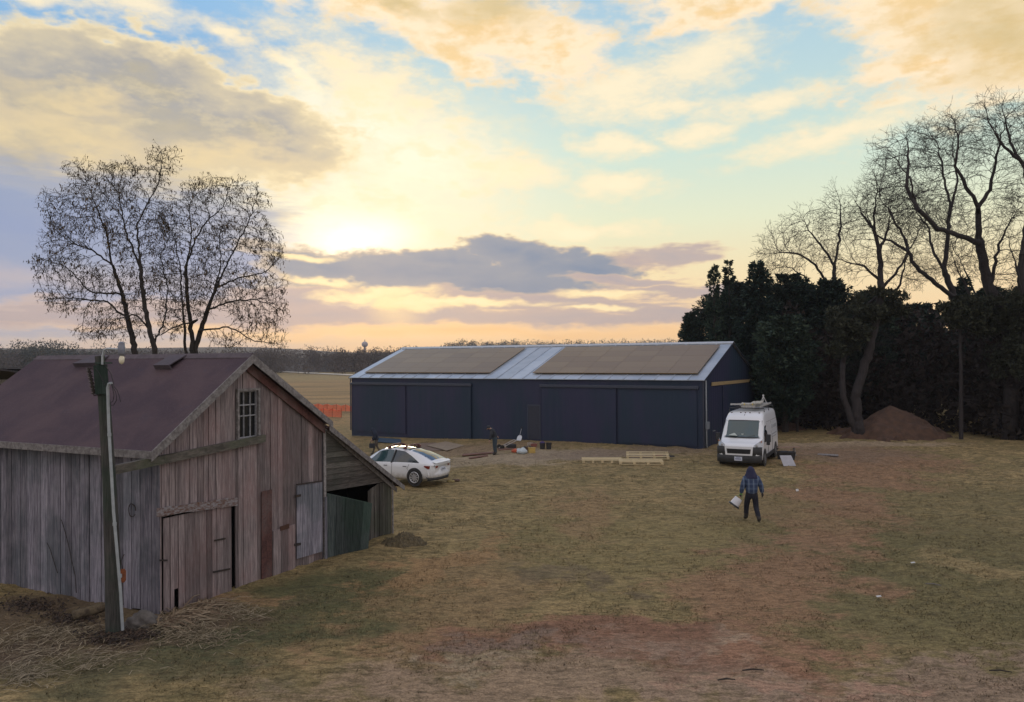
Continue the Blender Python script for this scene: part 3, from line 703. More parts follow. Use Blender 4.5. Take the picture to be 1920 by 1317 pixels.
mb.build('wall', wood('lean-to boards', (.150, .135, .120), (.070, .064, .056), algae=.6, lich=(.070, .080, .055)), barn, label='greenish grey upright boards at the end of the lean-to')
mb = MB(); mb.slab([(.03, YL - .03, -.3), (.03, YL + .02, -.3), (.03, YL + .02, zl(YL) - .02), (.03, YL - .03, zl(YL) - .02)], (.03, 0, 0)); mb.build('corner_post', W_TRIM, barn)
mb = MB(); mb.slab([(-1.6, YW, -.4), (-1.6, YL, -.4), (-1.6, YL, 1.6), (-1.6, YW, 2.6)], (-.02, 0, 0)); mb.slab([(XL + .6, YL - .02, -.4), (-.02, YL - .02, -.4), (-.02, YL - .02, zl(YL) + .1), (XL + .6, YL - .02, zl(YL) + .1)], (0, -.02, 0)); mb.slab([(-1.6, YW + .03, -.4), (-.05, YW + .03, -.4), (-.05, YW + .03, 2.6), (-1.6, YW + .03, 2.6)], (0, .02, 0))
mb.build('interior_shade_sheet', DARK, barn)  # sheets coloured as the darkness inside the lean-to
# ajar dark door
xo = .55
P = [G(612, 1049, .03), G(689, 1048, xo), G(698, 945, xo), G(613, 926, .03)]
mb = MB(); L = lambda p, q_, t: p + (q_ - p) * t
for i in range(5):
    a, c_ = i / 5 + .003, (i + 1) / 5 - .003
    mb.slab([L(P[0], P[1], a), L(P[0], P[1], c_), L(P[3], P[2], c_), L(P[3], P[2], a)], (-.028, .01, 0))
mb.slab([L(P[3], P[2], 0), L(P[3], P[2], 1), L(P[3], P[2], 1) + np.array([0, 0, .016]), L(P[3], P[2], 0) + np.array([0, 0, .016])], (-.03, .01, 0), .99)
mb.build('door', W_GREEN, barn, label='dark mossy lean-to door hanging ajar and crooked')
mb = MB(); p = G(607, 1030, .05); mb.slab([(.055, YW - .04, -.2), (.055, YW + .06, -.2), (.055, YW + .05, 1.55), (.055, YW - .03, 1.55)], (.02, 0, 0)); mb.build('door_jamb', W_SIDE, barn)

# ================================================================== POLE WITH LAMP
YP = gnd(215, 1188)[1]
def PP(px, py, dy=0.0): return atY(px, py, YP + dy)
base = PP(215, 1190); base[2] = 0
pole = thing('light_pole', 'leaning mossy wooden pole with a bare bulb lamp and grey conduit by the barn corner', 'light pole', base)
bp = Vector(base.tolist())
rel = lambda p: Vector(p.tolist() if hasattr(p, 'tolist') else p) - bp
mb = MB(); mb.tube([rel(PP(215, 1198)), rel(PP(211, 1050)), rel(PP(205, 900)), rel(PP(196, 760)), rel(PP(187, 668))], [.155, .14, .12, .105, .085], 14)
mb.build('shaft', W_POLE, pole, smooth=True)
GALV = simple('grey conduit', (.42, .46, .48), (.33, .36, .38), scale=8, rough=.45, metal=.3)
mb = MB(); mb.tube([rel(PP(230, 1182, -.20)), rel(PP(226, 1110, -.20)), rel(PP(213, 960, -.19)), rel(PP(204, 800, -.17)), rel(PP(202, 728, -.16)), rel(PP(204, 720, -.17)), rel(PP(209, 719, -.2))], .028, 8)
for p_ in ((215, 983), (205, 815), (225, 1080)): mb.lathe([(.036, -.03), (.036, .03)], rel(PP(*p_, -.19)), 8)
mb.build('conduit', GALV, pole, smooth=True)
mb = MB(); mb.box(rel(PP(190, 712, -.14)), (.25, .03, .54), Matrix.Rotation(R(-4), 3, 'Y')); mb.box(rel(PP(194, 681, -.14)), (.30, .05, .03))
mb.build('mounting_board', W_GREEN, pole)
mb = MB()
for i in range(7):
    t = i / 6; p_ = rel(PP(167 + 9 * t, 694 + 42 * t, -.12)); M_ = Matrix.Rotation(R(80), 3, 'Y')
    mb.lathe([(.014, -.036), (.046, -.03), (.046, -.012), (.022, -.006), (.022, .006), (.046, .012), (.046, .03), (.014, .036)], p_, 10)
mb.build('insulator', simple('brown porcelain', (.02, .014, .014), rough=.15, coat=.6), pole, smooth=True)
mb = MB(); mb.tube([rel(PP(165, 690, -.12)), rel(PP(176, 742, -.12))], .01, 6); mb.tube([rel(PP(165, 690, -.12)), rel(PP(182, 694, -.12))], .01, 5); mb.tube([rel(PP(176, 742, -.12)), rel(PP(190, 740, -.12))], .01, 5)
mb.build('insulator_rack', IRON, pole)
mb = MB(); mb.tube([rel(PP(192, 684, -.18)), rel(PP(192, 668, -.18)), rel(PP(195, 657, -.18)), rel(PP(201, 654, -.18)), rel(PP(222, 655.5, -.18))], .02, 8)
arm = mb.build('lamp_arm', GALV, pole, smooth=True)
mb = MB(); c_ = rel(PP(228, 656, -.18)); mb.lathe([(.02, .15), (.055, .13), (.06, .06), (.068, .05), (.068, -.07), (.055, -.10), (.03, -.115)], c_, 14)
lh = mb.build('lamp_head', simple('grey lamp housing', (.22, .23, .27), (.16, .17, .2), rough=.5, metal=.2), pole, smooth=True)
mb = MB(); c_ = rel(PP(228, 675, -.18)); mb.lathe([(.012, .10), (.026, .08), (.043, .04), (.05, 0), (.044, -.04), (.026, -.072), (.006, -.082)], c_, 14)
mb.build('bulb', simple('frosted bulb', (.80, .74, .56), (.72, .68, .52), rough=.25), lh, smooth=True)
mb = MB()
for q in ([(196, 684), (208, 700), (214, 722)], [(209, 720), (214, 740), (212, 752), (206, 757)], [(209, 721), (217, 735), (219, 750), (213, 760), (207, 760)], [(210, 720), (220, 732), (224, 744), (226, 754)], [(178, 690), (186, 700), (196, 722)]):
    mb.tube([rel(PP(*p_, -.2)) for p_ in q], .007, 5)
mb.build_each('wire', simple('black wire', (.015, .013, .018), rough=.6), pole)
# small hanging box, log, stone, wire ring
c_ = PP(230, 1080, .02); hb = thing('feeder_box', 'small rust orange box hanging beside the conduit on the pole', 'box', c_)
mb = MB(); mb.box((0, 0, 0), (.10, .07, .20)); mb.box((0, 0, .115), (.07, .05, .03)); mb.box((0, 0, -.11), (.065, .05, .03))
mb.build('case', simple('orange rust paint', (.30, .09, .03), (.16, .05, .02), scale=14, rough=.8), hb, bevel=.012)
mb = MB(); mb.tube([(0, 0, .12), (-.03, .0, .28), (.02, .02, .40)], .008, 5); mb.tube([(0, 0, -.12), (.01, 0, -.55)], .008, 5); mb.build_each('wire', IRON, hb)
g0 = gnd(168, 1162) + np.array([0, 0, .07]); lg = thing('log', 'short mossy log lying in front of the barn wall left of the pole', 'log', g0)
mb = MB(); mb.tube([(-.24, -.16, .06), (0, .03, .09), (.26, .28, .12)], [.10, .10, .085], 10); mb.build('log_wood', wood('log bark', (.12, .095, .06), (.055, .042, .03), grain=(3, 3, 3)), lg, smooth=True)
g0 = gnd(268, 1172); st = MB(); bmx = bmesh.new(); bmesh.ops.create_icosphere(bmx, subdivisions=4, radius=1)
for v_ in bmx.verts:
    n_ = v_.co.normalized(); k_ = 1 + .25 * math.sin(n_.x * 3 + 1) * math.cos(n_.y * 4) + .08 * math.sin(n_.z * 9 + n_.x * 7)
    v_.co = Vector((n_.x * .34 * k_, n_.y * .24 * k_, max(-.05, n_.z * .21 * k_)))
me = bpy.data.meshes.new('boulder'); bmx.to_mesh(me); bmx.free(); me.materials.append(simple('rough stone', (.15, .135, .12), (.085, .075, .068), scale=8, rough=.95, bump=.7, bscale=20))
for p_ in me.polygons: p_.use_smooth = True
o = link(bpy.data.objects.new('boulder', me)); o.location = (g0[0], g0[1], .03); tag(o, 'grey brown boulder half buried between the pole and the barn door', 'boulder')
p_ = S(248, 957, -.04); wp = OB.w(*p_); mb = MB()
for k_ in range(2): mb.tube([(math.cos(a_ * .7) * (.11 + .015 * k_ * math.sin(a_)), -.01 * k_, math.sin(a_ * .7) * (.13 + .01 * math.cos(a_ * 2))) for a_ in np.linspace(0, 8, 16)], .008, 5)
o = mb.build('wire_coil', IRON); o.location = wp; o.rotation_euler = (0, 0, -OB.th); tag(o, 'dark coil of wire hung on the barn side wall between pole and corner', 'wire coil')

# ================================================================== DARK METAL BARN
MF = Frame(gnd(1320, 841), .53)
HB, WH, LB = 3.80, 6.10, 25.85
ZRM = 5.93
m_, T, b = mat_new('navy steel siding')
oc = T.new('ShaderNodeTexCoord').outputs['Object']
c = T.mix(T.smooth(T.noise(T.mapping(oc, sc=(1, 1, .35)), .35, 4, .6), .38, .62), (.018, .035, .062), (.031, .034, .074))
T.put(b.inputs['Base Color'], c); b.inputs['Roughness'].default_value = .5; b.inputs['Specular IOR Level'].default_value = .35
wv = T.new('ShaderNodeTexWave', wave_type='BANDS', bands_direction='DIAGONAL', wave_profile='SIN'); T.put(wv.inputs['Vector'], T.mapping(oc, sc=(1, 1, 0))); wv.inputs['Scale'].default_value = 1.35
bn = T.new('ShaderNodeBump'); bn.inputs['Strength'].default_value = .35; bn.inputs['Distance'].default_value = .02; T.put(bn.inputs['Height'], wv.outputs['Fac']); T.l.new(bn.outputs[0], b.inputs['Normal'])
NAVY = m_
NTRIM = simple('navy trim', (.026, .032, .05), (.034, .038, .06), rough=.45)
RAIL = simple('grey door rail', (.06, .07, .10), (.05, .06, .085), rough=.4, metal=.2)
m_, T, b = mat_new('galvanised roof sheet')
oc = T.new('ShaderNodeTexCoord').outputs['Object']
c = T.mix(T.smooth(T.noise(oc, .7, 5, .6), .3, .7), (.42, .47, .52), (.56, .60, .64))
a_ = T.new('ShaderNodeAttribute', attribute_name='rnd').outputs['Fac']
cs = T.vec('SCALE', c).outputs[0]; T.l.new(T.math('MULTIPLY_ADD', a_, .3, .85), cs.node.inputs['Scale'])
T.put(b.inputs['Base Color'], cs); b.inputs['Roughness'].default_value = .42; b.inputs['Metallic'].default_value = .55
GALVR = m_
m_, T, b = mat_new('solar glass sky tint'); oc = T.new('ShaderNodeTexCoord').outputs['Object']
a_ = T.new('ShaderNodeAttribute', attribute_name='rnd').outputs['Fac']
c = T.mix(a_, (.170, .105, .046), (.21, .138, .062))  # warm sky reflection painted into the base colour as tan
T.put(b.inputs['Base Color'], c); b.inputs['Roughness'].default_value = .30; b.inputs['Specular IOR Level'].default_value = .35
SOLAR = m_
mbn = thing('metal_barn', 'long dark navy steel barn with grey metal roof and solar panels', 'barn', MF.o, -MF.th)
H2 = lambda px, py, y0=0.0: MF.gy(px, py, y0)
mb = MB(); mb.slab([(-LB, 0, -.40), (0, 0, -.05), (0, 0, HB), (-LB, 0, HB)], (0, .06, 0)); mb.build('wall', NAVY, mbn, label='long front wall of navy steel')
mb = MB(); P5 = [(0, .061, 0), (0, 2 * WH, 0), (0, 2 * WH, HB), (0, WH, ZRM - .02), (0, .061, HB)]
mb.add(P5 + [(-.06, y_, z_) for _, y_, z_ in P5], [(0, 1, 2, 3, 4), (9, 8, 7, 6, 5)] + [(i, i + 5, (i + 1) % 5 + 5, (i + 1) % 5) for i in range(5)]); mb.build('wall', NAVY, mbn, label='navy gable end wall behind the van')
mb = MB(); mb.add([(x_ - LB, y_, z_) for x_, y_, z_ in P5] + [(x_ - LB + .06, y_, z_) for x_, y_, z_ in P5], [(4, 3, 2, 1, 0), (5, 6, 7, 8, 9)] + [(i, (i + 1) % 5, (i + 1) % 5 + 5, i + 5) for i in range(5)])
mb.slab([(-LB + .07, 2 * WH - .01, -.5), (-.07, 2 * WH - .01, -.5), (-.07, 2 * WH - .01, HB), (-LB + .07, 2 * WH - .01, HB)], (0, -.06, 0)); mb.build('back_wall', NAVY, mbn)
mb = MB(); mb.slab([(-LB, -.015, -.9), (0, -.015, -.4), (0, -.015, -.051), (-LB, -.015, -.401)], (0, .08, 0))
mb.build('foundation', simple('concrete skirt', (.17, .165, .15), (.10, .10, .085), scale=3, rough=.9), mbn)
# roof sheets with ribs
SLm = (ZRM - HB) / WH; mb = MB(); oh = .16
nsh = 27; x0, x1 = -LB - .12, .12
for i in range(nsh):
    a = x0 + (x1 - x0) * i / nsh; c_ = x0 + (x1 - x0) * (i + 1) / nsh; rv = random.random()
    for sgn in (-1, 1):
        ye = WH + sgn * (WH + oh); ze = HB - oh * SLm + .06
        A = [(a + .002, ye, ze), (c_ - .002, ye, ze), (c_ - .002, WH + sgn * .004, ZRM + .06), (a + .002, WH + sgn * .004, ZRM + .06)]
        mb.slab(A, (0, 0, -.035), rv)
        if i: mb.slab([(a - .03, ye, ze), (a + .03, ye, ze), (a + .03, WH + sgn * .05, ZRM + .045), (a - .03, WH + sgn * .05, ZRM + .045)], (0, 0, .035), rv * .5)
rf = mb.build('roof', GALVR, mbn, label='grey ribbed sheet metal roof')
mb = MB()
for sgn in (-1, 1): mb.slab([(x0 - .03, WH + sgn * .34, ZRM - .34 * SLm + .105), (x1 + .03, WH + sgn * .34, ZRM - .34 * SLm + .105), (x1 + .03, WH + sgn * .001, ZRM + .12), (x0 - .03, WH + sgn * .001, ZRM + .12)], (0, 0, -.015))
mb.build('ridge_cap', simple('pale ridge metal', (.62, .60, .56), (.5, .49, .46), rough=.32, metal=.5), rf)
mb = MB()
for sgn in (-1, 1):
    ye = WH + sgn * (WH + oh); ze = HB - oh * SLm + .075
    for xx in (x0 - .02, x1): mb.slab([(xx, ye, ze - .1), (xx + .02, ye, ze - .1), (xx + .02, WH + sgn * .002, ZRM - .02), (xx, WH + sgn * .002, ZRM - .02)], (0, 0, .10))
mb.build_each('rake_trim', NTRIM, rf)
# solar arrays: panels standing just off the sheets
nM = np.array([0, -SLm, 1.0]); nM /= np.linalg.norm(nM)
def onM(px, py): return MF.hit(px, py, (0, WH, ZRM + .06), tuple(nM))
for lab, q in (('left solar array with the warm sky reflection coloured into its panels', [(677, 704), (916, 704.5), (976, 662), (754, 663)]), ('right solar array with the warm sky reflection coloured into its panels', [(996, 705), (1307, 704), (1347, 655.5), (1052, 660)])):
    P = [onM(*p) for p in q]
    xa, xb = (P[0][0] + P[3][0]) / 2, (P[1][0] + P[2][0]) / 2; ya, yb = .55, WH - .75
    ncol = max(1, round((xb - xa) / 1.75)); nrow = 5
    zf = lambda y: ZRM + .06 - (WH - y) * SLm + .12
    fr = MB()
    for y_ in np.linspace(ya + .4, yb - .4, 6): fr.slab([(xa + .05, y_ - .02, zf(y_) - .10), (xb - .05, y_ - .02, zf(y_) - .10), (xb - .05, y_ + .02, zf(y_) - .08), (xa + .05, y_ + .02, zf(y_) - .08)], (0, 0, .04))
    arr = fr.build('solar_array', simple('rail aluminium', (.3, .3, .3), rough=.4, metal=.6), mbn, label=lab)
    cw = (xb - xa) / ncol; chh = (yb - ya) / nrow
    for i in range(ncol):
        for j in range(nrow):
            a, c_ = xa + i * cw + .006, xa + (i + 1) * cw - .006; d_, e_ = ya + j * chh + .006, ya + (j + 1) * chh - .006
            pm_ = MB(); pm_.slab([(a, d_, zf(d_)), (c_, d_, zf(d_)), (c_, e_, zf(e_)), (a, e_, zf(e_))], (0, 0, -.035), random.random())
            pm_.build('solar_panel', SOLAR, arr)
# sliding doors, rails, man door
def mdoor(pxa, pxb, ztop_, zb_, lab, y=-.06, name='sliding_door'):
    xa = H2(pxa, 780)[0]; xb = H2(pxb, 780)[0]
    mb = MB(); mb.slab([(xa + .02, y, zb_), (xb - .02, y, zb_), (xb - .02, y, ztop_), (xa + .02, y, ztop_)], (0, .05, 0))
    for xx in (xa + .02, xb - .06): mb.slab([(xx, y - .012, zb_ + .002), (xx + .04, y - .012, zb_ + .002), (xx + .04, y - .012, ztop_ - .002), (xx, y - .012, ztop_ - .002)], (0, .011, 0), 0)
    return mb.build(name, NAVY, mbn, label=lab)
mdoor(660, 762, 3.28, -.06, 'leftmost sliding door with a pale sill showing under it'); mdoor(764, 885, 3.28, -.30, 'second sliding door from the left', -.10)
mdoor(1015, 1157, 3.28, -.02, 'third sliding door, right of the small door', -.10); mdoor(1159, 1308, 3.28, .10, 'rightmost sliding door near the barn corner')
mb = MB()
for pa, pb in ((659, 886), (1014, 1311)):
    xa, xb = H2(pa, 780)[0], H2(pb, 780)[0]; mb.slab([(xa, -.17, 3.30), (xb, -.17, 3.30), (xb, -.17, 3.46), (xa, -.17, 3.46)], (0, .16, 0)); mb.slab([(xa, -.175, 3.285), (xb, -.175, 3.285), (xb, -.175, 3.30), (xa, -.175, 3.30)], (0, .03, 0))
mb.build_each('door_rail', RAIL, mbn, bevel=.02)
xa, xb = H2(991, 780)[0], H2(1012, 780)[0]
sm = MB()
for q in ((xa - .07, xa, 0, 2.1), (xb, xb + .07, 0, 2.1), (xa - .07, xb + .07, 2.1, 2.18)): sm.slab([(q[0], -.035, q[2]), (q[1], -.035, q[2]), (q[1], -.035, q[3]), (q[0], -.035, q[3])], (0, .033, 0))
mdo = MB(); mdo.slab([(xa, -.02, .02), (xb, -.02, .02), (xb, -.02, 2.09), (xa, -.02, 2.09)], (0, .018, 0)); mdo = mdo.build('door', NTRIM, mbn, label='small walk-in door in the front wall'); sm.build('door_frame', RAIL, mdo)
mb = MB(); mb.tube([(xb - .1, -.03, 1.0), (xb - .1, -.08, 1.0), (xb - .2, -.08, 1.0)], .015, 6); mb.build('handle', RAIL, mdo)
# gable: board header, slider seam, conduit with box, handle
GM = lambda px, py, x0_=0.0: MF.gx(px, py, x0_)
p0, p1 = GM(1334, 720, .06), GM(1415, 713, .06)
mb = MB(); mb.slab([(.04, p0[1], p0[2] - .12), (.04, p1[1], p1[2] - .10), (.10, p1[1] + .1, p1[2] + .09), (.10, p0[1] - .1, p0[2] + .09)], (.04, 0, 0)); mb.build('header_board', simple('fresh pine', (.50, .38, .20), (.42, .31, .16), scale=5, rough=.7, stretch=(1, 1, 8)), mbn, label='pale pine board fixed over the gable door')
ys_ = GM(1354, 760)[1]; mb = MB(); mb.slab([(.012, ys_, .05), (.012, 2 * WH - .6, .05), (.012, 2 * WH - .6, p0[2] - .2), (.012, ys_, p0[2] - .2)], (.045, 0, 0)); mb.build('sliding_door', NAVY, mbn, label='large sliding door in the gable end')
mb = MB(); mb.tube([(.08, .22, 3.72), (.08, .22, .12), (.10, .30, .03)], .045, 8); mb.tube([(.08, .22, 3.70), (.04, .22, 3.80)], .045, 8)
cdt = mb.build('conduit', GALV, mbn, smooth=True, label='grey conduit running down the corner')
mb = MB(); zc_ = GM(1323, 798)[2]; mb.box((.12, .32, zc_), (.14, .42, .40)); mb.build('meter_box', simple('grey box enamel', (.25, .28, .31), rough=.5), mbn, bevel=.015)
pz = GM(1339, 808, .05); mb = MB(); mb.tube([(.02, pz[1] - .15, pz[2]), (.07, pz[1] - .15, pz[2]), (.07, pz[1] + .15, pz[2]), (.02, pz[1] + .15, pz[2])], .02, 6); mb.build('handle', GALV, mbn)
mb = MB()
for xx in (0.0, -LB): mb.slab([(xx - .04, -.125 if xx else -.03, 0), (xx + .045, -.125 if xx else -.03, 0), (xx + .045, -.125 if xx else -.03, HB - .05), (xx - .04, -.125 if xx else -.03, HB - .05)], (0, .025, 0))
mb.build_each('corner_trim', NTRIM, mbn)
grass()

# ================================================================== OPEN SHED FAR LEFT
Q = atY(0, 700, 27.0); sh = thing('open_shed', 'low dark open-sided shed just beyond the old barn at the left edge', 'shed', (Q[0], Q[1], 0))
zt1 = atY(0, 683, 27)[2]; zt2 = atY(46, 689, 27.6)[2]
mb = MB(); mb.slab([(-6, -1.5, zt1 + .25), (-.1, -1.5, zt1), (1.15, -1.4, zt2 - .05), (1.15, 6, zt2 - .9)], (0, 0, -.06)); mb.slab([(-6, -1.5, zt1 + .25), (1.15, 6, zt2 - .9), (1.1, 6.02, zt2 - .9), (-6, 6, zt1 - .7)], (0, 0, -.06))
mb.build('roof', simple('rusty dark sheet', (.035, .033, .04), (.05, .04, .04), rough=.7), sh)
mb = MB(); mb.slab([(-6, -1.0, 4.55), (1.3, -1.0, 4.52), (1.3, -1.0, 4.36), (-6, -1.0, 4.38)], (0, .08, 0)); mb.build('beam', wood('shed beam', (.17, .15, .125), (.10, .09, .07), grain=(9, 2, 2)), sh)
mb = MB()
for xx in (-5.5, -2.8, .95): mb.box((xx, -.8, 2.2), (.14, .14, 4.4))
mb.tube([(.3, -.9, 4.3), (.12, -.9, 4.9)], .035, 6); mb.build_each('post', W_TRIM, sh)
mb = MB(); mb.slab([(-6, 5.5, 0), (1.3, 5.5, 0), (1.3, 5.5, 4.7), (-6, 5.5, 4.9)], (0, .05, 0)); mb.build('back_wall', DARK, sh)  # wall colour is painted interior shade

# ================================================================== VEHICLES
def loft(mb, st, closed_ends=True):
    """st: list of (x, [(y,z)...]) half sections from bottom centre to top centre; mirrored"""
    n = len(st[0][1]); V = []; F = []
    full = []
    for x, h in st:
        ring = [(x, y, z) for y, z in h] + [(x, -y, z) for y, z in reversed(h[1:-1])]
        full.append(ring); V += ring
    m = len(full[0])
    for i in range(len(st) - 1):
        for k in range(m): F.append((i * m + k, i * m + (k + 1) % m, (i + 1) * m + (k + 1) % m, (i + 1) * m + k))
    if closed_ends: F.append(tuple(range(m - 1, -1, -1))); F.append(tuple((len(st) - 1) * m + k for k in range(m)))
    mb.add(V, F, .5)
def interp(tab, x):
    xs = [t[0] for t in tab]; return [float(np.interp(x, xs, [t[j] for t in tab])) for j in range(1, len(tab[0]))]
def paint(name, c, rough=.28):
    m, T, b = mat_new(name); oc = T.new('ShaderNodeTexCoord').outputs['Object']
    z = T.new('ShaderNodeSeparateXYZ'); T.put(z.inputs[0], oc)
    dirt = T.math('MULTIPLY', T.smooth(z.outputs[2], .75, .2), T.smooth(T.noise(oc, 5, 4, .7), .3, .7))
    T.put(b.inputs['Base Color'], T.mix(T.math('MULTIPLY', dirt, .45), c, (.30, .24, .17)))
    b.inputs['Roughness'].default_value = rough; b.inputs['Coat Weight'].default_value = .5; b.inputs['Coat Roughness'].default_value = .08
    return m
WHITE = paint('white car paint', (.80, .82, .84)); BLACKP = simple('black plastic', (.022, .024, .026), (.032, .032, .034), rough=.55)
def gmat(name, c, rough=.05):
    m, T, b = mat_new(name); b.inputs['Base Color'].default_value = (*c, 1); b.inputs['Roughness'].default_value = rough; b.inputs['Specular IOR Level'].default_value = .8; b.inputs['Coat Weight'].default_value = .6
    return m
GLASS = gmat('tinted car glass', (.018, .03, .035)); GLASS2 = gmat('windscreen glass', (.03, .07, .08))
TYRE = simple('tyre rubber', (.018, .018, .018), (.03, .028, .025), rough=.85)
RIM = simple('alloy rim', (.55, .56, .58), (.45, .46, .48), rough=.35, metal=.7)
STEEL = simple('steel wheel', (.22, .22, .23), (.15, .15, .15), rough=.5, metal=.5)
PLATE = simple('number plate', (.62, .66, .74), (.56, .6, .68), rough=.4)
def wheel(parent, c, r, w, rimr, rimmat, spokes, side):
    M_ = Matrix.Rotation(R(90), 3, 'X')
    mb = MB(); prof = [(rimr, -w / 2), (r - .03, -w / 2), (r, -w / 2 + .04), (r, w / 2 - .04), (r - .03, w / 2), (rimr, w / 2)]
    mb.lathe(prof, c, 28, M_)
    t = mb.build('wheel', TYRE, parent, smooth=True)
    mb = MB(); yo = side * (w / 2 - .0)
    mb.tube([(c[0] + rimr * .97 * math.cos(a), c[1] + yo, c[2] + rimr * .97 * math.sin(a)) for a in np.linspace(0, 2 * math.pi, 25)], .022, 5, cap=False)
    for k in range(spokes):
        a = 2 * math.pi * k / spokes; d = Vector((math.cos(a), 0, math.sin(a))); p = Vector((-math.sin(a), 0, math.cos(a)))
        q = [Vector(c) + d * .05 - p * .035, Vector(c) + d * rimr - p * .022, Vector(c) + d * rimr + p * .022, Vector(c) + d * .05 + p * .035]
        mb.slab([x + Vector((0, yo + side * .006, 0)) for x in q], (0, -side * .03, 0))
    mb.lathe([(.06, -.02), (.06, .02)], (c[0], c[1] + yo, c[2]), 10, M_)
    mb.lathe([(rimr * .98, -.003), (rimr * .98, .003)], (c[0], c[1] + yo - side * .05, c[2]), 20, M_, mi=0)
    o = mb.build('rim', rimmat, t); return t
def arch(parent, c, r, w, side, mat):
    mb = MB(); M_ = Matrix.Rotation(R(90), 3, 'X'); V = []; F = []; n = 20
    mb.lathe([(r, -.012), (r, .012)], (c[0], c[1] + side * w, c[2]), 28, M_)
    return mb.build('wheel_arch', mat, parent)

# ---- white hatchback; local x forward, origin at the middle of the rear axle on the ground
def car():
    rw = gnd(777, 910); head = R(-64)
    hv = np.array([math.sin(head), math.cos(head), 0]); lv = np.array([-math.cos(head), math.sin(head), 0])  # left of the car
    o = np.array([rw[0], rw[1], 0]) - lv * .86
    t = thing('parked_car', 'white electric hatchback with roof bars, parked the old barn', 'car', o, math.atan2(hv[1], hv[0])); t.scale = (.88, .88, .88)
    # x, halfwidth low, belt halfwidth, z bottom, z belt, roof halfwidth, z roof
    tab = [(-.92, .70, .72, .62, .86, .58, .98), (-.88, .80, .80, .40, .90, .64, 1.03), (-.80, .88, .86, .30, .93, .68, 1.08), (-.62, .93, .91, .26, .96, .68, 1.15), (-.3, .955, .93, .22, .97, .62, 1.29), (.1, .96, .94, .20, .97, .58, 1.43), (.6, .96, .94, .20, .955, .57, 1.55), (1.1, .96, .94, .20, .94, .58, 1.61), (1.6, .96, .94, .20, .93, .58, 1.625),
           (2.05, .96, .935, .20, .92, .57, 1.55), (2.4, .955, .93, .20, .91, .58, 1.40), (2.75, .95, .92, .20, .90, .62, 1.18), (3.0, .945, .90, .21, .885, .66, 1.0), (3.3, .93, .86, .22, .85, .66, .92), (3.6, .88, .78, .26, .78, .58, .82), (3.78, .70, .62, .40, .66, .42, .68)]
    st = []
    xs = np.concatenate([np.linspace(-.92, -.6, 6)[:-1], np.linspace(-.6, 3.3, 34)[:-1], np.linspace(3.3, 3.78, 6)])
    def sec(x):
        wl_, wb_, zb_, zbelt, wr_, zr = interp(tab, x)
        return [(0, zb_), (wl_ * .80, zb_), (wl_ * .97, zb_ + .10), (wl_, zb_ + .32), (wl_ * .985, (zb_ + .32 + zbelt) / 2 + .04), (wb_, zbelt), (wb_ * .985, zbelt + .02),
                (wr_ + (wb_ - wr_) * .30, zbelt + (zr - zbelt) * .62), (wr_, zr - .05), (wr_ * .85, zr - .012), (wr_ * .45, zr + .012), (0, zr + .02)]
    for x in xs: st.append((float(x), sec(x)))
    mb = MB(); loft(mb, st); body = mb.build('body', WHITE, t, smooth='all')
    def side_patch(xa, xb, lo, hi, off, s, n=16):
        V = []; F = []
        for i in range(n + 1):
            x = xa + (xb - xa) * i / n; sc = sec(x); A = np.array(sc[6]); B = np.array(sc[7]); C = np.array(sc[8])
            f = lambda u: (A + (B - A) * (u / .6)) if u < .6 else (B + (C - B) * ((u - .6) / .4))
            l = lo(x); h = max(l + .001, hi(x))
            for u in np.linspace(l, h, 4): p = f(u); V.append((x, s * (p[0] + off), p[1]))
        for i in range(n):
            for k in range(3): F.append((i * 4 + k, i * 4 + k + 1, (i + 1) * 4 + k + 1, (i + 1) * 4 + k))
        return V, F
    for s in (1, -1):
        mb = MB(); V, F = side_patch(1.32, 2.72, lambda x: .06, lambda x: .92 if x < 2.2 else .92 - (x - 2.2) / .52 * .80, .008, s); mb.add(V, F, .5); mb.build('window', GLASS2 if s > 0 else GLASS, t, smooth='all', label='front side window with a yellow green vest behind it' if s > 0 else None)
        mb = MB(); V, F = side_patch(-.22, 1.27, lambda x: .06, lambda x: .92 if x > .75 else .08 + .84 * ((x + .22) / .97) ** .8, .008, s); mb.add(V, F, .5); mb.build('window', GLASS, t, smooth='all')
        mb = MB(); mb.slab([(1.26, s * .945, .96), (1.33, s * .945, .96), (1.26, s * .63, 1.55), (1.20, s * .63, 1.55)], (0, s * .012, 0)); mb.build('window_pillar', BLACKP, t)
        mb = MB(); mb.lathe([(.02, -.11), (.07, -.08), (.085, 0), (.07, .08), (.02, .10)], (2.38, s * 1.05, 1.0), 10, Matrix.Rotation(R(90), 3, 'X')); mb.tube([(2.40, s * .92, .96), (2.40, s * 1.0, .97)], .03, 6); mb.build('mirror', WHITE, t, smooth='all')
        for hx in (.55, 1.62):
            mb = MB(); mb.box((hx, s * .962, .83), (.19, .012, .028)); mb.build('door_handle', BLACKP, t)
        mb = MB(); mb.tube([(1.27, s * .963, .30), (1.28, s * .966, .6), (1.27, s * .952, .92)], .006, 4); mb.tube([(.28, s * .963, .55), (.42, s * .967, .75), (.30, s * .95, .94)], .006, 4); mb.build_each('door_seam', BLACKP, t)
        # tail lamp wrapping round the corner
        mb = MB(); P_ = [(-.93, .42), (-.90, .66), (-.82, .82), (-.66, .93), (-.50, .955)]
        V = [(x_ - .012, s * (y_ + .012), z_) for (x_, y_), z0_, z1_ in zip(P_, (.80, .76, .74, .77, .86), (.86, .885, .90, .905, .91)) for z_ in (z0_, z1_)]
        mb.add(V, [(2 * i, 2 * i + 1, 2 * i + 3, 2 * i + 2) for i in range(4)], .5)
        mb.build('tail_light', gmat('red lamp lens', (.20, .02, .015), .15), t, smooth='all')
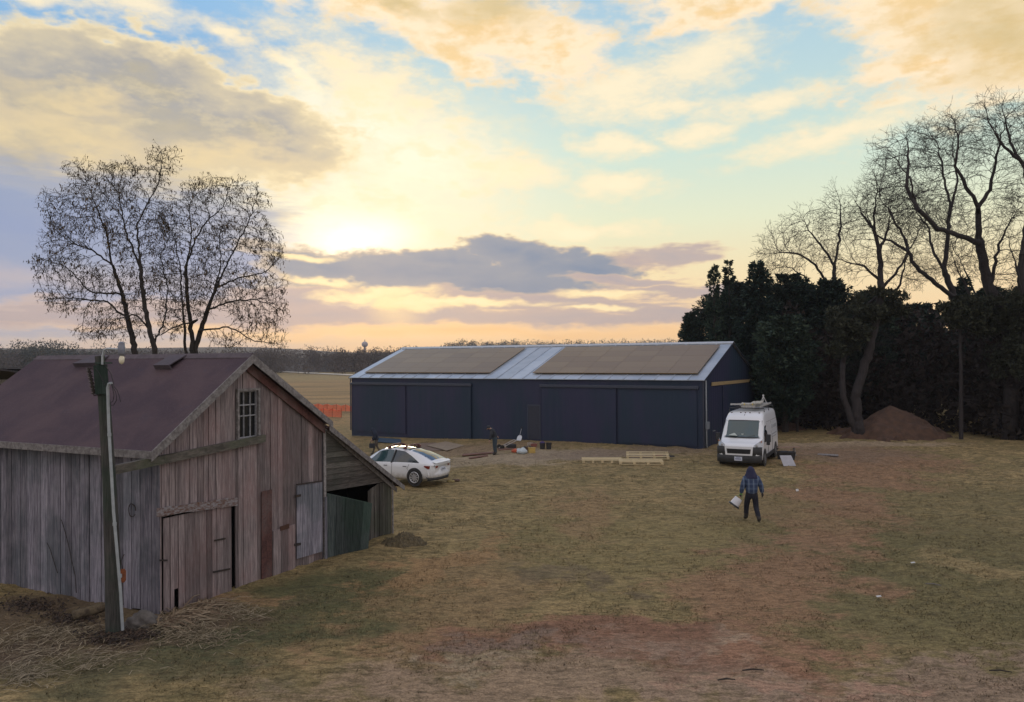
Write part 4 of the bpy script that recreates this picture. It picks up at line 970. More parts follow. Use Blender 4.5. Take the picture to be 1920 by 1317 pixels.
    # rear glass and panoramic roof
    def top_patch(xa, xb, w0, name, mat, lab=None, off=.012, n=18):
        V = []; F = []
        for i in range(n + 1):
            x = xa + (xb - xa) * i / n; sc = sec(x); wr_ = sc[8][0]; zr = sc[11][1]
            for k in range(7):
                u = -1 + 2 * k / 6; y = u * wr_ * w0; z = zr - .034 * abs(u) ** 2 * 1.4 + off; V.append((x, y, z))
        for i in range(n):
            for k in range(6): F.append((i * 7 + k, i * 7 + k + 1, (i + 1) * 7 + k + 1, (i + 1) * 7 + k))
        mb = MB(); mb.add(V, F, .5); mb.build(name, mat, t, smooth='all', label=lab)
    top_patch(-.70, .45, .88, 'rear_window', GLASS, 'sloping rear glass'); top_patch(.52, 2.1, .90, 'roof_glass', GLASS); top_patch(2.16, 2.92, .95, 'windscreen', GLASS)
    mb = MB(); mb.slab([(-.97, -.66, .995), (-.80, -.70, 1.06), (-.80, .70, 1.06), (-.97, .66, .995)], (0, 0, .018)); mb.build('spoiler', WHITE, t, bevel=.006)
    # bumper, plate
    V = []; F = []
    for i, yy in enumerate(np.linspace(-.93, .93, 13)):
        xr = -.95 + .30 * (abs(yy) / .93) ** 3
        V += [(xr + .10, yy, .20), (xr - .015, yy, .22), (xr - .02, yy, .33 + .10 * (abs(yy) / .93) ** 4 * 0), (xr + .10, yy, .42)]
    for i in range(12):
        for k in range(3): F.append((i * 4 + k, i * 4 + k + 1, i * 4 + 5 + k, i * 4 + 4 + k))
    mb = MB(); mb.add(V, F, .5); mb.build('rear_bumper_trim', BLACKP, t, smooth='all')
    V = []; F = []
    for i, yy in enumerate(np.linspace(-.93, .93, 13)):
        xr = -.95 + .26 * (abs(yy) / .93) ** 3
        V += [(xr + .10, yy, .33), (xr - .025, yy, .35), (xr - .03, yy, .52), (xr + .01, yy, .62), (xr + .03, yy, .78)]
    for i in range(12):
        for k in range(4): F.append((i * 5 + k, i * 5 + k + 1, i * 5 + 6 + k, i * 5 + 5 + k))
    mb = MB(); mb.add(V, F, .5); mb.build('rear_bumper', WHITE, t, smooth='all')
    mb = MB(); mb.box((-.985, 0, .70), (.012, .34, .15)); pl = mb.build('number_plate', PLATE, t)
    mb = MB()
    for y_ in (-.10, -.06, .03, .07, .11): mb.box((-.993, y_, .70), (.006, .022, .07))
    mb.build('plate_text', BLACKP, pl)
    for x_, s in ((0, 1), (0, -1), (2.89, 1), (2.89, -1)):
        arch(t, (x_, 0, .37), .42, .968, s, BLACKP); wheel(t, (x_, s * .87, .355), .355, .24, .25, RIM, 10, s)
    # roof bars
    for xx in (.75, 1.62):
        mb = MB(); mb.tube([(xx, -.62, 1.66), (xx, -.3, 1.725), (xx, .3, 1.725), (xx, .62, 1.66)], .032, 6)
        for s in (1, -1): mb.box((xx, s * .60, 1.62), (.16, .07, .10))
        mb.build('roof_bar', simple('roof bar red light tint', (.16, .04, .035), (.08, .02, .02), rough=.5), t, smooth=True)  # reddish light on the bars is put into their colour
    mb = MB(); mb.box((1.95, .52, 1.02), (.34, .16, .12)); mb.build('vest', simple('hi-vis fabric', (.45, .6, .05), rough=.8), t)
    return t
car()

# ---- white high-roof van; local x forward, y left, origin under the front bumper centre
def van():
    a = R(27); fwd = np.array([-math.sin(a), -math.cos(a), 0]); left = np.array([math.cos(a), -math.sin(a), 0])
    pr = gnd(1429, 879); o = np.array([pr[0], pr[1], 0]) - left * 1.02
    t = thing('parked_van', 'white high-roof work van with ladders on its rack parked beside the navy barn', 'van', o, math.atan2(fwd[1], fwd[0])); t.scale = (.97, .97, .97)
    # tab by distance back d: half width, z bottom, z belt(hip), z top, half width at top
    tab = [(0.0, .80, .30, .62, .96, .66), (.06, .93, .26, .66, 1.03, .80), (.16, 1.0, .25, .70, 1.10, .86), (.40, 1.02, .25, .85, 1.16, .89), (.66, 1.025, .25, .98, 1.27, .92), (.80, 1.025, .25, 1.02, 1.38, .92), (1.05, 1.025, .25, 1.05, 1.76, .89), (1.27, 1.025, .25, 1.08, 2.08, .86), (1.46, 1.025, .25, 1.08, 2.30, .86), (1.80, 1.025, .25, 1.08, 2.47, .84), (2.2, 1.025, .25, 1.08, 2.52, .84), (5.2, 1.025, .28, 1.08, 2.52, .84), (5.36, 1.0, .32, 1.08, 2.48, .81)]
    def sec(d):
        w, zb, zh, zt, wt_ = interp(tab, d)
        return [(0, zb), (w * .90, zb), (w * .99, zb + .10), (w, zb + .40 * (zh - zb)), (w, zh), (w - (w - wt_) * .25, zh + (zt - zh) * .50), (wt_ + (w - wt_) * .22, zh + (zt - zh) * .88), (wt_ * .97, zt - .03), (wt_ * .8, zt), (0, zt + .015)]
    ds = list(np.linspace(0, .16, 5)) + list(np.linspace(.22, 2.2, 24)) + list(np.linspace(2.5, 5.2, 10)) + [5.3, 5.36]
    mb = MB(); loft(mb, [(-float(d), sec(d)) for d in ds]); mb.build('body', WHITE, t, smooth='all')
    # windscreen, following the slope
    def scr(d0, d1, kw, n, nm, mt, off=.012, lab=None):
        V = []; F = []
        for i in range(n + 1):
            d = d0 + (d1 - d0) * i / n; s = sec(d); zt = s[8][1]; w_ = s[6][0] * kw
            for k in range(11):
                u = -1 + 2 * k / 10; V.append((-d + off - .10 * abs(u) ** 3 * 1.0, u * w_ * (1 - .0 * i), zt + off * .8 + .012 * (1 - abs(u))))
        for i in range(n):
            for k in range(10): F.append((i * 11 + k, i * 11 + k + 1, i * 11 + 12 + k, i * 11 + 11 + k))
        mb = MB(); mb.add(V, F, .5); return mb.build(nm, mt, t, smooth='all', label=lab)
    scr(.70, 1.30, .97, 12, 'windscreen_frame', BLACKP, .03); w_ = scr(.75, 1.26, .92, 12, 'windscreen', GLASS2, .042, 'large dark teal windscreen')
    mb = MB(); mb.slab([(-.74, -.62, 1.42), (-.82, -.36, 1.52), (-.80, -.30, 1.49), (-.72, -.2, 1.40)], (.05, 0, .03)); mb.box((-.80, .02, 1.50), (.03, .09, .06)); mb.build('paper', simple('paper on dash', (.5, .56, .52), rough=.8), w_)
    mb = MB(); mb.tube([(-.70, -.5, 1.36), (-.80, 0, 1.46)], .012, 4); mb.tube([(-.70, .1, 1.36), (-.80, .6, 1.45)], .012, 4); mb.build_each('wiper', BLACKP, t)
    # black lower bumper
    def front_band(z0, z1, off, mt, nm, kw=1.0, lab=None, zt=None):
        V = []; F = []; n = 24
        for i in range(n + 1):
            u = -1 + 2 * i / n; y = u * (1.045) * kw; x = .06 - .20 * abs(u) ** 3.6 + off
            for z_, dx in ((z0, -.05), (z0 + .06, 0), (z1 - .04, 0), (z1, -.04)): V.append((x + dx, y, z_ if not (zt and z_ > (z0 + z1) / 2) else z_ + zt * abs(u) ** 6))
        for i in range(n):
            for k in range(3): F.append((i * 4 + k, i * 4 + k + 1, i * 4 + 5 + k, i * 4 + 4 + k))
        mb = MB(); mb.add(V, F, .5); return mb.build(nm, mt, t, smooth='all', label=lab)
    front_band(.22, .60, .03, BLACKP, 'bumper'); front_band(.55, .98, .015, BLACKP, 'bumper_upper', lab='black corner panels of the bumper')
    # white surround and grille
    def plate(z0, z1, y, xo, mt, nm, r=.0, z1y=None):
        mb = MB(); n = 12; V = []; F = []
        for i in range(n + 1):
            u = -1 + 2 * i / n; yy = u * y; x = .06 - .20 * abs(yy / 1.045) ** 3.6 + xo
            V += [(x, yy * .94, z0), (x, yy, z1)]
        for i in range(n): F.append((2 * i, 2 * i + 1, 2 * i + 3, 2 * i + 2))
        mb.add(V, F, .5); return mb.build(nm, mt, t, smooth='all')
    plate(.58, .99, .66, .04, WHITE, 'grille_surround'); g = plate(.66, .88, .56, .055, simple('grille mesh', (.008, .009, .012), rough=.4), 'grille')
    mb = MB(); 
    for z_ in (.72, .77, .82): mb.box((.107, 0, z_), (.01, .9, .012))
    mb.build('grille_bar', BLACKP, g)
    mb = MB(); mb.box((.10, -.02, .42), (.015, .36, .19)); pl = mb.build('number_plate', PLATE, t)
    mb = MB()
    for i in range(6): mb.box((.110, -.13 + i * .045, .41), (.005, .024, .07))
    mb.box((.110, -.02, .49), (.005, .2, .02)); mb.build('plate_text', simple('plate ink', (.08, .1, .25), rough=.5), pl)
    # headlights rising over the corners
    LENS = gmat('headlight lens', (.42, .44, .46), .12)
    for s in (1, -1):
        mb = MB(); P_ = [(.0, .66, .98, 1.05), (-.08, .82, .98, 1.16), (-.20, .95, .99, 1.26), (-.38, 1.02, 1.05, 1.33)]
        V = [(x_ + .035, s * (y_ + .01), z_) for x_, y_, z0_, z1_ in P_ for z_ in (z0_, z1_)]
        V2 = []
        for i, (x_, y_, z0_, z1_) in enumerate(P_): V2 += [(x_ + .04, s * (y_ + .02), z0_), (x_ - .10, s * (y_ - .0), z1_)]
        mb.add(V2, [(2 * i, 2 * i + 1, 2 * i + 3, 2 * i + 2) for i in range(3)], .5); h_ = mb.build('headlight', LENS, t, smooth='all')
        mb = MB(); mb.lathe([(.05, -.02), (.07, 0), (.05, .02)], (-.02, s * .80, 1.05), 10, Matrix.Rotation(R(90), 3, 'Y')); mb.build('lamp_ring', RIM, h_)
        mb = MB(); mb.box((-.27, s * .995, 1.22), (.10, .03, .06)); mb.build('turn_signal', gmat('amber lens', (.5, .16, .06), .2), h_)
        # cab side window
        V = [(-.95, s * 1.04, 1.14), (-1.90, s * 1.04, 1.14), (-1.90, s * .96, 1.88), (-1.42, s * .965, 1.88), (-1.08, s * 1.0, 1.52)]
        mb = MB(); V = [(x_, y_ + 0, z_) for x_, y_, z_ in V]; mb.add(V + [(x_, y_ - s * .05, z_) for x_, y_, z_ in V], [(0, 1, 2, 3, 4), (9, 8, 7, 6, 5)] + [(i, i + 5, (i + 1) % 5 + 5, (i + 1) % 5) for i in range(5)], .5); mb.build('side_window', GLASS, t)
        mb = MB(); mb.box((-1.02, s * 1.20, 1.33), (.12, .20, .36)); mb.box((-1.03, s * 1.18, 1.08), (.10, .16, .16)); mb.tube([(-1.05, s * 1.02, 1.15), (-1.04, s * 1.14, 1.22)], .035, 6); mb.build('mirror', BLACKP, t, bevel=.03)
        mb = MB(); mb.tube([(-2.02, s * 1.03, .45), (-2.02, s * 1.035, 1.08), (-2.02, s * .95, 1.95)], .008, 4); mb.tube([(-3.3, s * 1.03, .5), (-3.3, s * 1.035, 1.08), (-3.3, s * .95, 1.98)], .008, 4)
        mb.tube([(-2.02, s * .94, 2.02), (-5.2, s * .94, 2.02)], .008, 4); mb.build_each('door_seam', simple('panel gap', (.12, .12, .12)), t)
        mb = MB(); mb.box((-2.6, s * 1.035, .43), (2.6, .03, .18)); mb.box((-5.0, s * 1.035, .43), (.5, .03, .18)); mb.build('side_moulding', BLACKP, t)
        for hx in (-1.88,): mb = MB(); mb.box((hx, s * 1.05, 1.02), (.18, .03, .04)); mb.build('door_handle', BLACKP, t)
    # faded grey lettering on the driver's side
    INK = simple('faded grey lettering', (.30, .32, .34), (.42, .43, .45), scale=9, rough=.6)
    mb = MB(); 
    mb.tube([(-3.35, 1.012, 1.62), (-3.25, 1.005, 1.72), (-3.4, .992, 1.80), (-3.62, 1.0, 1.74), (-3.6, 1.012, 1.58), (-3.45, 1.022, 1.50)], .014, 4)
    for i in range(7): mb.box((-3.75 - i * .155, 1.004, 1.70), (.085, .012, .13 + .05 * (i % 3 == 0)))
    for i in range(12): mb.box((-3.2 - i * .135, 1.033, 1.33), (.075, .010, .065))
    for i in range(9): mb.box((-3.3 - i * .14, 1.036, 1.19), (.08, .010, .045))
    mb.build('lettering', INK, t)
    # clearance lamps
    for y_ in (-.66, -.22, 0, .22, .66): mb = MB(); mb.box((-1.78, y_, 2.475), (.07, .06, .035)); mb.build('marker_lamp', simple('marker lamp', (.08, .05, .03), rough=.3), t)
    mb = MB(); mb.tube([(-1.62, .0, 2.42), (-1.52, 0, 2.36), (-1.50, 0, 2.20)], .009, 4); mb.box((-1.47, 0, 2.18), (.03, .06, .05)); mb.build('aerial', BLACKP, t)
    for x_, s in ((-.95, 1), (-.95, -1), (-4.35, 1), (-4.35, -1)):
        arch(t, (x_, 0, .38), .46, 1.031, s, BLACKP); wheel(t, (x_, s * .92, .36), .36, .24, .22, STEEL, 8, s)
    # rack cross bars
    for xx in (-2.1, -3.5, -4.9):
        mb = MB(); mb.tube([(xx, -.84, 2.50), (xx, -.84, 2.68), (xx, .84, 2.68), (xx, .84, 2.50)], .025, 6); mb.build('rack_bar', simple('rack steel', (.05, .05, .05), rough=.4, metal=.4), t)
    return t, o, fwd, left
VAN, vo, vf, vl = van()
def VW(x, y, z): p = vo + vf * x + vl * y; return np.array([p[0], p[1], z])
ang = math.atan2(vf[1], vf[0])
def ladder(name, label, grp, loc, rz, tilt, L, wdt, mat, flat=False, cat='ladder'):
    t = thing(name, label, cat, loc, rz, grp); t.rotation_euler = (0, tilt, rz)
    for s in (-1, 1): mb = MB(); mb.box((0, s * wdt / 2, 0), (L, .035, .085)); mb.build('rail', mat, t)
    n = int(L / .3)
    for i in range(n): mb = MB(); mb.box((-L / 2 + .15 + i * .3, 0, 0), (.05, wdt - .04, .03)); mb.build('rung', ALU, t)
    return t
ALU = simple('dull aluminium', (.62, .62, .60), (.48, .48, .46), scale=12, rough=.45, metal=.4)
FIB = simple('yellow fibreglass', (.75, .58, .12), (.62, .48, .12), scale=12, rough=.6)
ladder('ladder', 'long aluminium ladder lying along the left of the van rack with its near end raised', 'ladders on the van rack', VW(-3.0, -.45, 2.72), ang, R(-3), 2.8, .42, ALU)
ladder('ladder', 'yellow fibreglass stepladder lying across the middle of the van rack', 'ladders on the van rack', VW(-3.0, -.05, 2.74), ang + R(8), R(-3), 2.2, .38, FIB)
ladder('ladder', 'grey aluminium ladder on the right rear of the van rack', 'ladders on the van rack', VW(-3.7, .42, 2.68), ang + R(-2), R(1), 2.7, .42, ALU)
tb = thing('rack_box', 'pale metal box strapped among the ladders at the front of the van rack', 'box', VW(-2.3, .02, 2.72), ang)
mb = MB(); mb.box((0, 0, 0), (.3, .62, .22)); mb.build('case', ALU, tb, bevel=.02); mb = MB(); mb.box((0, .33, .06), (.05, .05, .30)); mb.box((0, -.25, .04), (.05, .05, .2)); mb.build('bracket', ALU, tb)
ta = thing('lumber', 'pale boards stacked on top of the ladders on the van roof', 'boards', VW(-3.1, .30, 2.80), ang + R(5)); 
for i in range(3): mb = MB(); mb.box((-.1 * i, -.18 + .17 * i, .01 * i), (2.2, .15, .04)); mb.build('plank', simple('bleached board', (.46, .44, .38), (.38, .36, .3), rough=.8), ta)
tr = thing('tripod', 'short upright metal tripod stand at the rear of the van rack', 'tripod', VW(-4.75, .35, 2.72), ang)
for k in range(3): mb = MB(); a_ = k * 2.1; mb.tube([(.16 * math.cos(a_), .16 * math.sin(a_), 0), (0, 0, .34)], .018, 5); mb.build('leg', ALU, tr)
mb = MB(); mb.lathe([(.04, 0), (.05, .04), (.03, .08)], (0, 0, .33), 8); mb.build('head', ALU, tr)

# ================================================================== PEOPLE
def skin_mesh(name, J, E, root, mats, assign, sub=2, parent=None, loc=(0, 0, 0)):
    names = list(J); me = bpy.data.meshes.new(name)
    me.from_pydata([J[k][:3] for k in names], [(names.index(a), names.index(b_)) for a, b_ in E], [])
    o = bpy.data.objects.new(name, me); link(o)
    m = o.modifiers.new('s', 'SKIN'); m.use_smooth_shade = True
    sv = me.skin_vertices[0].data
    for i, k in enumerate(names):
        r = J[k][3]; sv[i].radius = (r, r) if not isinstance(r, tuple) else r; sv[i].use_root = (k == root)
    s = o.modifiers.new('u', 'SUBSURF'); s.levels = sub; s.render_levels = sub
    dg = bpy.context.evaluated_depsgraph_get(); ev = o.evaluated_get(dg); nm = bpy.data.meshes.new_from_object(ev)
    o.modifiers.clear(); o.data = nm; nm.materials.clear()
    for mt in mats: nm.materials.append(mt)
    for p in nm.polygons: p.material_index = assign(p.center); p.use_smooth = True
    if parent is not None: o.parent = parent
    return o
SKIN = simple('skin', (.42, .26, .19), (.36, .22, .16), rough=.6)
BOOT = simple('dark boots', (.03, .026, .024), (.05, .045, .04), rough=.8)
def fingers(mb, w, d, s, spread):
    """five finger chains from wrist w along direction d"""
    w = Vector(w); d = Vector(d).normalized(); side = Vector(spread).normalized(); n_ = d.cross(side)
    for i, (off, ln) in enumerate(((-.030, .070), (-.010, .080), (.010, .075), (.028, .06))):
        b0 = w + d * .075 + side * off; mb.tube([b0, b0 + d * ln * .5 + n_ * .01 * s, b0 + d * ln * .8 + n_ * .035 * s], [.010, .009, .007], 6)
    b0 = w + d * .02 - side * .035; mb.tube([b0, b0 + d * .03 - side * .03, b0 + d * .065 - side * .035 + n_ * .02 * s], [.012, .010, .008], 6)
    mb.tube([w - d * .01, w + d * .04, w + d * .085], [.026, .038, .030], 8)
def person(label, pos, rz, J, hood, pantm, jackm, extra, bag=None, kid=1.0):
    t = thing('person', label, 'person', pos, rz)
    E = [('pelvis', 'waist'), ('waist', 'chest'), ('chest', 'neck'), ('neck', 'head'), ('head', 'crown'), ('chest', 'shl'), ('shl', 'ell'), ('ell', 'wrl'), ('chest', 'shr'), ('shr', 'elr'), ('elr', 'wrr'),
         ('pelvis', 'hil'), ('hil', 'knl'), ('knl', 'anl'), ('anl', 'tol'), ('pelvis', 'hir'), ('hir', 'knr'), ('knr', 'anr'), ('anr', 'tor')]
    zA = max(J['anl'][2], J['anr'][2]) + .08; zP = J['pelvis'][2] + .08; zN = J['neck'][2]
    body = skin_mesh('body', J, E, 'pelvis', [pantm, BOOT, jackm, SKIN], lambda c: 1 if c.z < zA else 0 if c.z < zP else (3 if c.z > zN + .0 else 2), 2, t)
    # jacket: looser shell over torso and arms
    JJ = {}
    for k, add in (('pelvis', .055), ('waist', .06), ('chest', .055), ('neck', .03), ('shl', .035), ('ell', .034), ('wrl', .026), ('shr', .035), ('elr', .034), ('wrr', .026)):
        x_, y_, z_, r = J[k]; r = tuple(q + add for q in r) if isinstance(r, tuple) else r + add; JJ[k] = (x_, y_, z_ - (.04 if k == 'pelvis' else 0), r)
    skin_mesh('jacket', JJ, [('pelvis', 'waist'), ('waist', 'chest'), ('chest', 'neck'), ('chest', 'shl'), ('shl', 'ell'), ('ell', 'wrl'), ('chest', 'shr'), ('shr', 'elr'), ('elr', 'wrr')], 'pelvis', [jackm], lambda c: 0, 2, t)
    h = Vector(J['head'][:3]); c_ = Vector(J['crown'][:3]); nk = Vector(J['neck'][:3])
    fw = Vector(extra.get('face', (0, 1, 0))).normalized()
    if hood:
        # hood: peaked shell open towards the face
        V = []; F = []; n = 14; up = (c_ - nk).normalized(); sd = up.cross(fw).normalized()
        lv = [(-.17, .25, .15), (-.10, .215, .15), (-.02, .165, .14), (.06, .135, .135), (.12, .115, .12), (.17, .08, .09), (.205, .04, .05), (.22, .006, .006)]
        for (hz, rx_, ry_) in lv:
            for k in range(n):
                a = 2 * math.pi * k / n; back = -.03 if hz > .1 else -.01
                V.append(h + up * (hz - .02) + sd * math.cos(a) * rx_ + fw * (math.sin(a) * ry_ + back))
        for i in range(len(lv) - 1):
            for k in range(n):
                if 1 <= i <= 4 and 2 <= k <= 4: continue
                F.append((i * n + k, i * n + (k + 1) % n, (i + 1) * n + (k + 1) % n, (i + 1) * n + k))
        mb = MB(); mb.add(V, F, .5); mb.build('hood', extra['hoodmat'], t, smooth='all')
    else:
        mb = MB(); mb.lathe([(.10, .0), (.108, .05), (.09, .11), (.05, .14), (.005, .15)], h + Vector((0, 0, .01)), 12); mb.add([h + fw * .08 + Vector((-.07, 0, .03)), h + fw * .08 + Vector((.07, 0, .03)), h + fw * .18 + Vector((.05, 0, .015)), h + fw * .18 + Vector((-.05, 0, .015))], [(0, 1, 2, 3)]); mb.build('cap', extra['hoodmat'], t, smooth='all')
    # face: eyes, nose, mouth and ears on the head
    sd = Vector((0, 0, 1)).cross(fw).normalized(); mb = MB(); mb.tube([h + fw * .085 + Vector((0, 0, .02)), h + fw * .115 + Vector((0, 0, -.01)), h + fw * .09 + Vector((0, 0, -.02))], [.008, .014, .008], 6); mb.build('nose', SKIN, t)
    for s in (1, -1):
        mb = MB(); mb.lathe([(.002, -.008), (.010, 0), (.002, .008)], h + fw * .088 + sd * .032 * s + Vector((0, 0, .022)), 8); mb.build('eye', BOOT, t)
        mb = MB(); mb.lathe([(.004, -.028), (.016, 0), (.004, .028)], h + sd * .092 * s, 8); mb.build('ear', SKIN, t)
    mb = MB(); mb.tube([h + fw * .088 + sd * .022 + Vector((0, 0, -.045)), h + fw * .094 + Vector((0, 0, -.047)), h + fw * .088 - sd * .022 + Vector((0, 0, -.045))], .005, 5); mb.build('mouth', simple('lips', (.3, .12, .1)), t)
    for s, e, w in ((1, 'ell', 'wrl'), (-1, 'elr', 'wrr')):
        mb = MB(); d = Vector(J[w][:3]) - Vector(J[e][:3]); fingers(mb, J[w][:3], d, s, extra.get('spread', (0, 1, 0))); mb.build('hand', extra.get('glove', SKIN), t, smooth='all')
    return t
# plaid jacket
m_, T, b = mat_new('blue plaid flannel'); oc = T.new('ShaderNodeTexCoord').outputs['Object']; sp = T.new('ShaderNodeSeparateXYZ'); T.put(sp.inputs[0], oc)
sx = T.math('GREATER_THAN', T.math('SINE', T.math('MULTIPLY', sp.outputs[0], 44)), .25); sz = T.math('GREATER_THAN', T.math('SINE', T.math('MULTIPLY', sp.outputs[2], 44)), .25)
c = T.mix(T.math('MULTIPLY', T.math('ADD', sx, sz), .5), (.030, .050, .105), (.085, .125, .205)); lx = T.math('GREATER_THAN', T.math('SINE', T.math('MULTIPLY', sp.outputs[0], 44)), .97)
T.put(b.inputs['Base Color'], T.mix(lx, c, (.2, .24, .3))); b.inputs['Roughness'].default_value = .9; PLAID = m_
DPANT = simple('dark trousers', (.010, .011, .020), (.018, .019, .030), rough=.9); HOODM = simple('dark blue hood', (.018, .02, .055), (.03, .03, .07), rough=.9)
g0 = gnd(1408, 977)
J3 = dict(pelvis=(0, 0, .86, (.145, .11)), waist=(0, .01, 1.02, (.14, .11)), chest=(0, .02, 1.26, (.165, .12)), neck=(0, .04, 1.40, .07), head=(0, .09, 1.50, .095), crown=(0, .09, 1.58, .08),
          shl=(-.19, .02, 1.33, .065), ell=(-.27, -.01, 1.08, .052), wrl=(-.31, .05, .86, .036), shr=(.19, .02, 1.33, .065), elr=(.28, -.03, 1.10, .052), wrr=(.33, .03, .87, .036),
          hil=(-.11, 0, .80, .105), knl=(-.13, .14, .46, .088), anl=(-.13, .20, .10, .068), tol=(-.14, .36, .05, .05), hir=(.11, 0, .80, .105), knr=(.13, .02, .44, .088), anr=(.16, -.24, .14, .068), tor=(.17, -.16, .04, .045))
P3 = person('person in hooded blue plaid jacket walking away across the yard, swinging a white bucket', (g0[0], g0[1] - .1, 0), R(-4), J3, True, DPANT, PLAID, dict(face=(0, 1, -.15), hoodmat=HOODM, glove=simple('dark glove', (.05, .04, .04))))
bk = thing('bucket', 'white plastic bucket with a dark rim, swinging in the hand of the walking person', 'bucket', (g0[0] - .33, g0[1] - .08, .80), R(-4))
M_ = Matrix.Rotation(R(36), 3, 'Y')
BW = simple('white bucket plastic', (.66, .66, .68), (.58, .58, .6), rough=.5)
mb = MB(); mb.lathe([(.115, -.10), (.12, -.11), (.148, -.37), (.14, -.37), (.11, -.12)], (0, 0, 0), 20, M_); mb.build('shell', BW, bk, smooth=True)
mb = MB(); mb.lathe([(.152, -.33), (.180, -.34), (.185, -.385), (.05, -.388)], (0, 0, 0), 20, M_); mb.build('rim', BLACKP, bk, smooth=True)
mb = MB(); mb.tube([M_ @ Vector((-.12, 0, -.14)), Vector((-.03, 0, .03)), Vector((.0, 0, .05)), Vector((.05, 0, .02)), M_ @ Vector((.12, 0, -.14))], .008, 5); mb.tube([Vector((-.04, 0, .045)), Vector((.05, 0, .04))], .02, 6); mb.build('handle', simple('green grip', (.12, .28, .08)), bk)
# bending person in dark overalls
g0 = gnd(928, 850)
J2 = dict(pelvis=(0, 0, .90, (.15, .12)), waist=(-.02, 0, 1.06, (.145, .12)), chest=(-.12, 0, 1.28, (.17, .13)), neck=(-.22, 0, 1.40, .07), head=(-.33, 0, 1.44, .10), crown=(-.38, 0, 1.50, .085),
          shl=(-.15, -.19, 1.33, .068), ell=(-.24, -.22, 1.06, .054), wrl=(-.30, -.18, .82, .038), shr=(-.15, .19, 1.33, .068), elr=(-.02, .26, 1.10, .054), wrr=(.14, .18, .98, .038),
          hil=(0, -.10, .84, .135), knl=(-.02, -.11, .46, .115), anl=(.02, -.12, .10, .095), tol=(-.14, -.13, .05, .048), hir=(0, .10, .84, .135), knr=(.0, .12, .46, .115), anr=(.04, .13, .10, .095), tor=(-.12, .14, .05, .048))
OVER = simple('dark teal overalls', (.028, .045, .06), (.04, .06, .075), rough=.85); DJ = simple('black work jacket', (.02, .024, .034), (.04, .045, .055), rough=.85)
person('person in dark overalls and cap bending forward beside the scattered tools, facing left', (g0[0], g0[1], float(gz(g0[0], g0[1]))), R(8), J2, False, OVER, DJ, dict(face=(-1, 0, -.6), hoodmat=DJ, spread=(0, 1, 0)))
g0 = gnd(706, 853); zz = float(gz(g0[0], g0[1]) ); g0 = gnd(706, 853, zz)
J1 = dict(pelvis=(0, 0, .82, (.125, .10)), waist=(-.02, 0, .97, (.12, .10)), chest=(-.07, 0, 1.16, (.145, .11)), neck=(-.12, 0, 1.28, .06), head=(-.19, 0, 1.35, .09), crown=(-.20, 0, 1.43, .075),
          shl=(-.08, -.16, 1.22, .06), ell=(-.06, -.22, .98, .048), wrl=(-.20, -.20, .82, .034), shr=(-.08, .16, 1.22, .06), elr=(-.14, .20, .98, .048), wrr=(-.26, .16, .86, .034),
          hil=(0, -.08, .77, .085), knl=(-.10, -.09, .44, .06), anl=(-.20, -.10, .09, .045), tol=(-.33, -.10, .05, .042), hir=(0, .08, .77, .085), knr=(.03, .09, .43, .06), anr=(.22, .10, .13, .045), tor=(.13, .10, .04, .042))
TAN = simple('pale work trousers', (.12, .105, .09), (.08, .07, .06), rough=.9); NV = simple('navy coat', (.012, .018, .035), (.02, .028, .05), rough=.9)
P1 = person('person in black hooded coat and pale trousers walking left past the barn behind the car', (g0[0], g0[1], zz), R(4), J1, True, TAN, NV, dict(face=(-1, 0, -.2), hoodmat=NV))
bg_ = thing('tote_bag', 'black bag carried low by the person in the hooded coat', 'bag', (g0[0] - .22, g0[1] - .22, zz + .78), R(4))
mb = MB(); mb.box((0, 0, -.24), (.30, .12, .26)); mb.build('bag_body', DJ, bg_, bevel=.04); mb = MB(); mb.tube([(-.09, 0, -.12), (-.05, 0, .01), (.05, 0, .01), (.09, 0, -.12)], .012, 5); mb.build('handle', DJ, bg_)

# ================================================================== THINGS LYING IN THE YARD
def at(px, py):
    p = gnd(px, py); z = float(gz(p[0], p[1])); return gnd(px, py, z)
PINE = simple('raw pine', (.66, .54, .32), (.56, .45, .26), scale=4, rough=.8, stretch=(1, 6, 1), rnd=.2)
PLY = simple('weathered plywood', (.30, .235, .16), (.22, .17, .12), scale=3, rough=.85)
def pallet(label, loc, rz, L=1.9, Wd=1.15, nb=5, deck=6, grp='pallets and frames in front of the navy barn', tilt=0, z=0):
    t = thing('pallet', label, 'pallet', (loc[0], loc[1], loc[2] + z), rz, grp); t.rotation_euler = (tilt, 0, rz)
    for i in range(3): mb = MB(); mb.box((0, -Wd / 2 + .05 + (Wd - .1) * i / 2, .02), (L, .09, .02)); mb.build('bottom_board', PINE, t)
    for i in range(nb):
        for j in range(3): mb = MB(); mb.box((-L / 2 + .07 + (L - .14) * i / (nb - 1), -Wd / 2 + .05 + (Wd - .1) * j / 2, .08), (.11, .09, .10)); mb.build('block', PINE, t)
    for i in range(deck): mb = MB(); mb.box((0, -Wd / 2 + .05 + (Wd - .1) * i / (deck - 1), .142), (L, .085, .02)); mb.build('deck_board', PINE, t)
    return t
p = at(1130, 868); pallet('single long pale wooden pallet left of the pallet pair', (p[0], p[1] + .3, p[2]), R(-4), L=1.95)
p = at(1204, 871); pallet('front pale wooden pallet of the pair, nearest the camera', (p[0], p[1] + .4, p[2]), R(-6), L=2.1, nb=4, deck=5)
p = at(1216, 863); pallet('rear pale wooden pallet propped on the back of the front one', (p[0], p[1] + .3, p[2]), R(-8), L=2.1, nb=4, deck=4, tilt=R(5), z=.12)
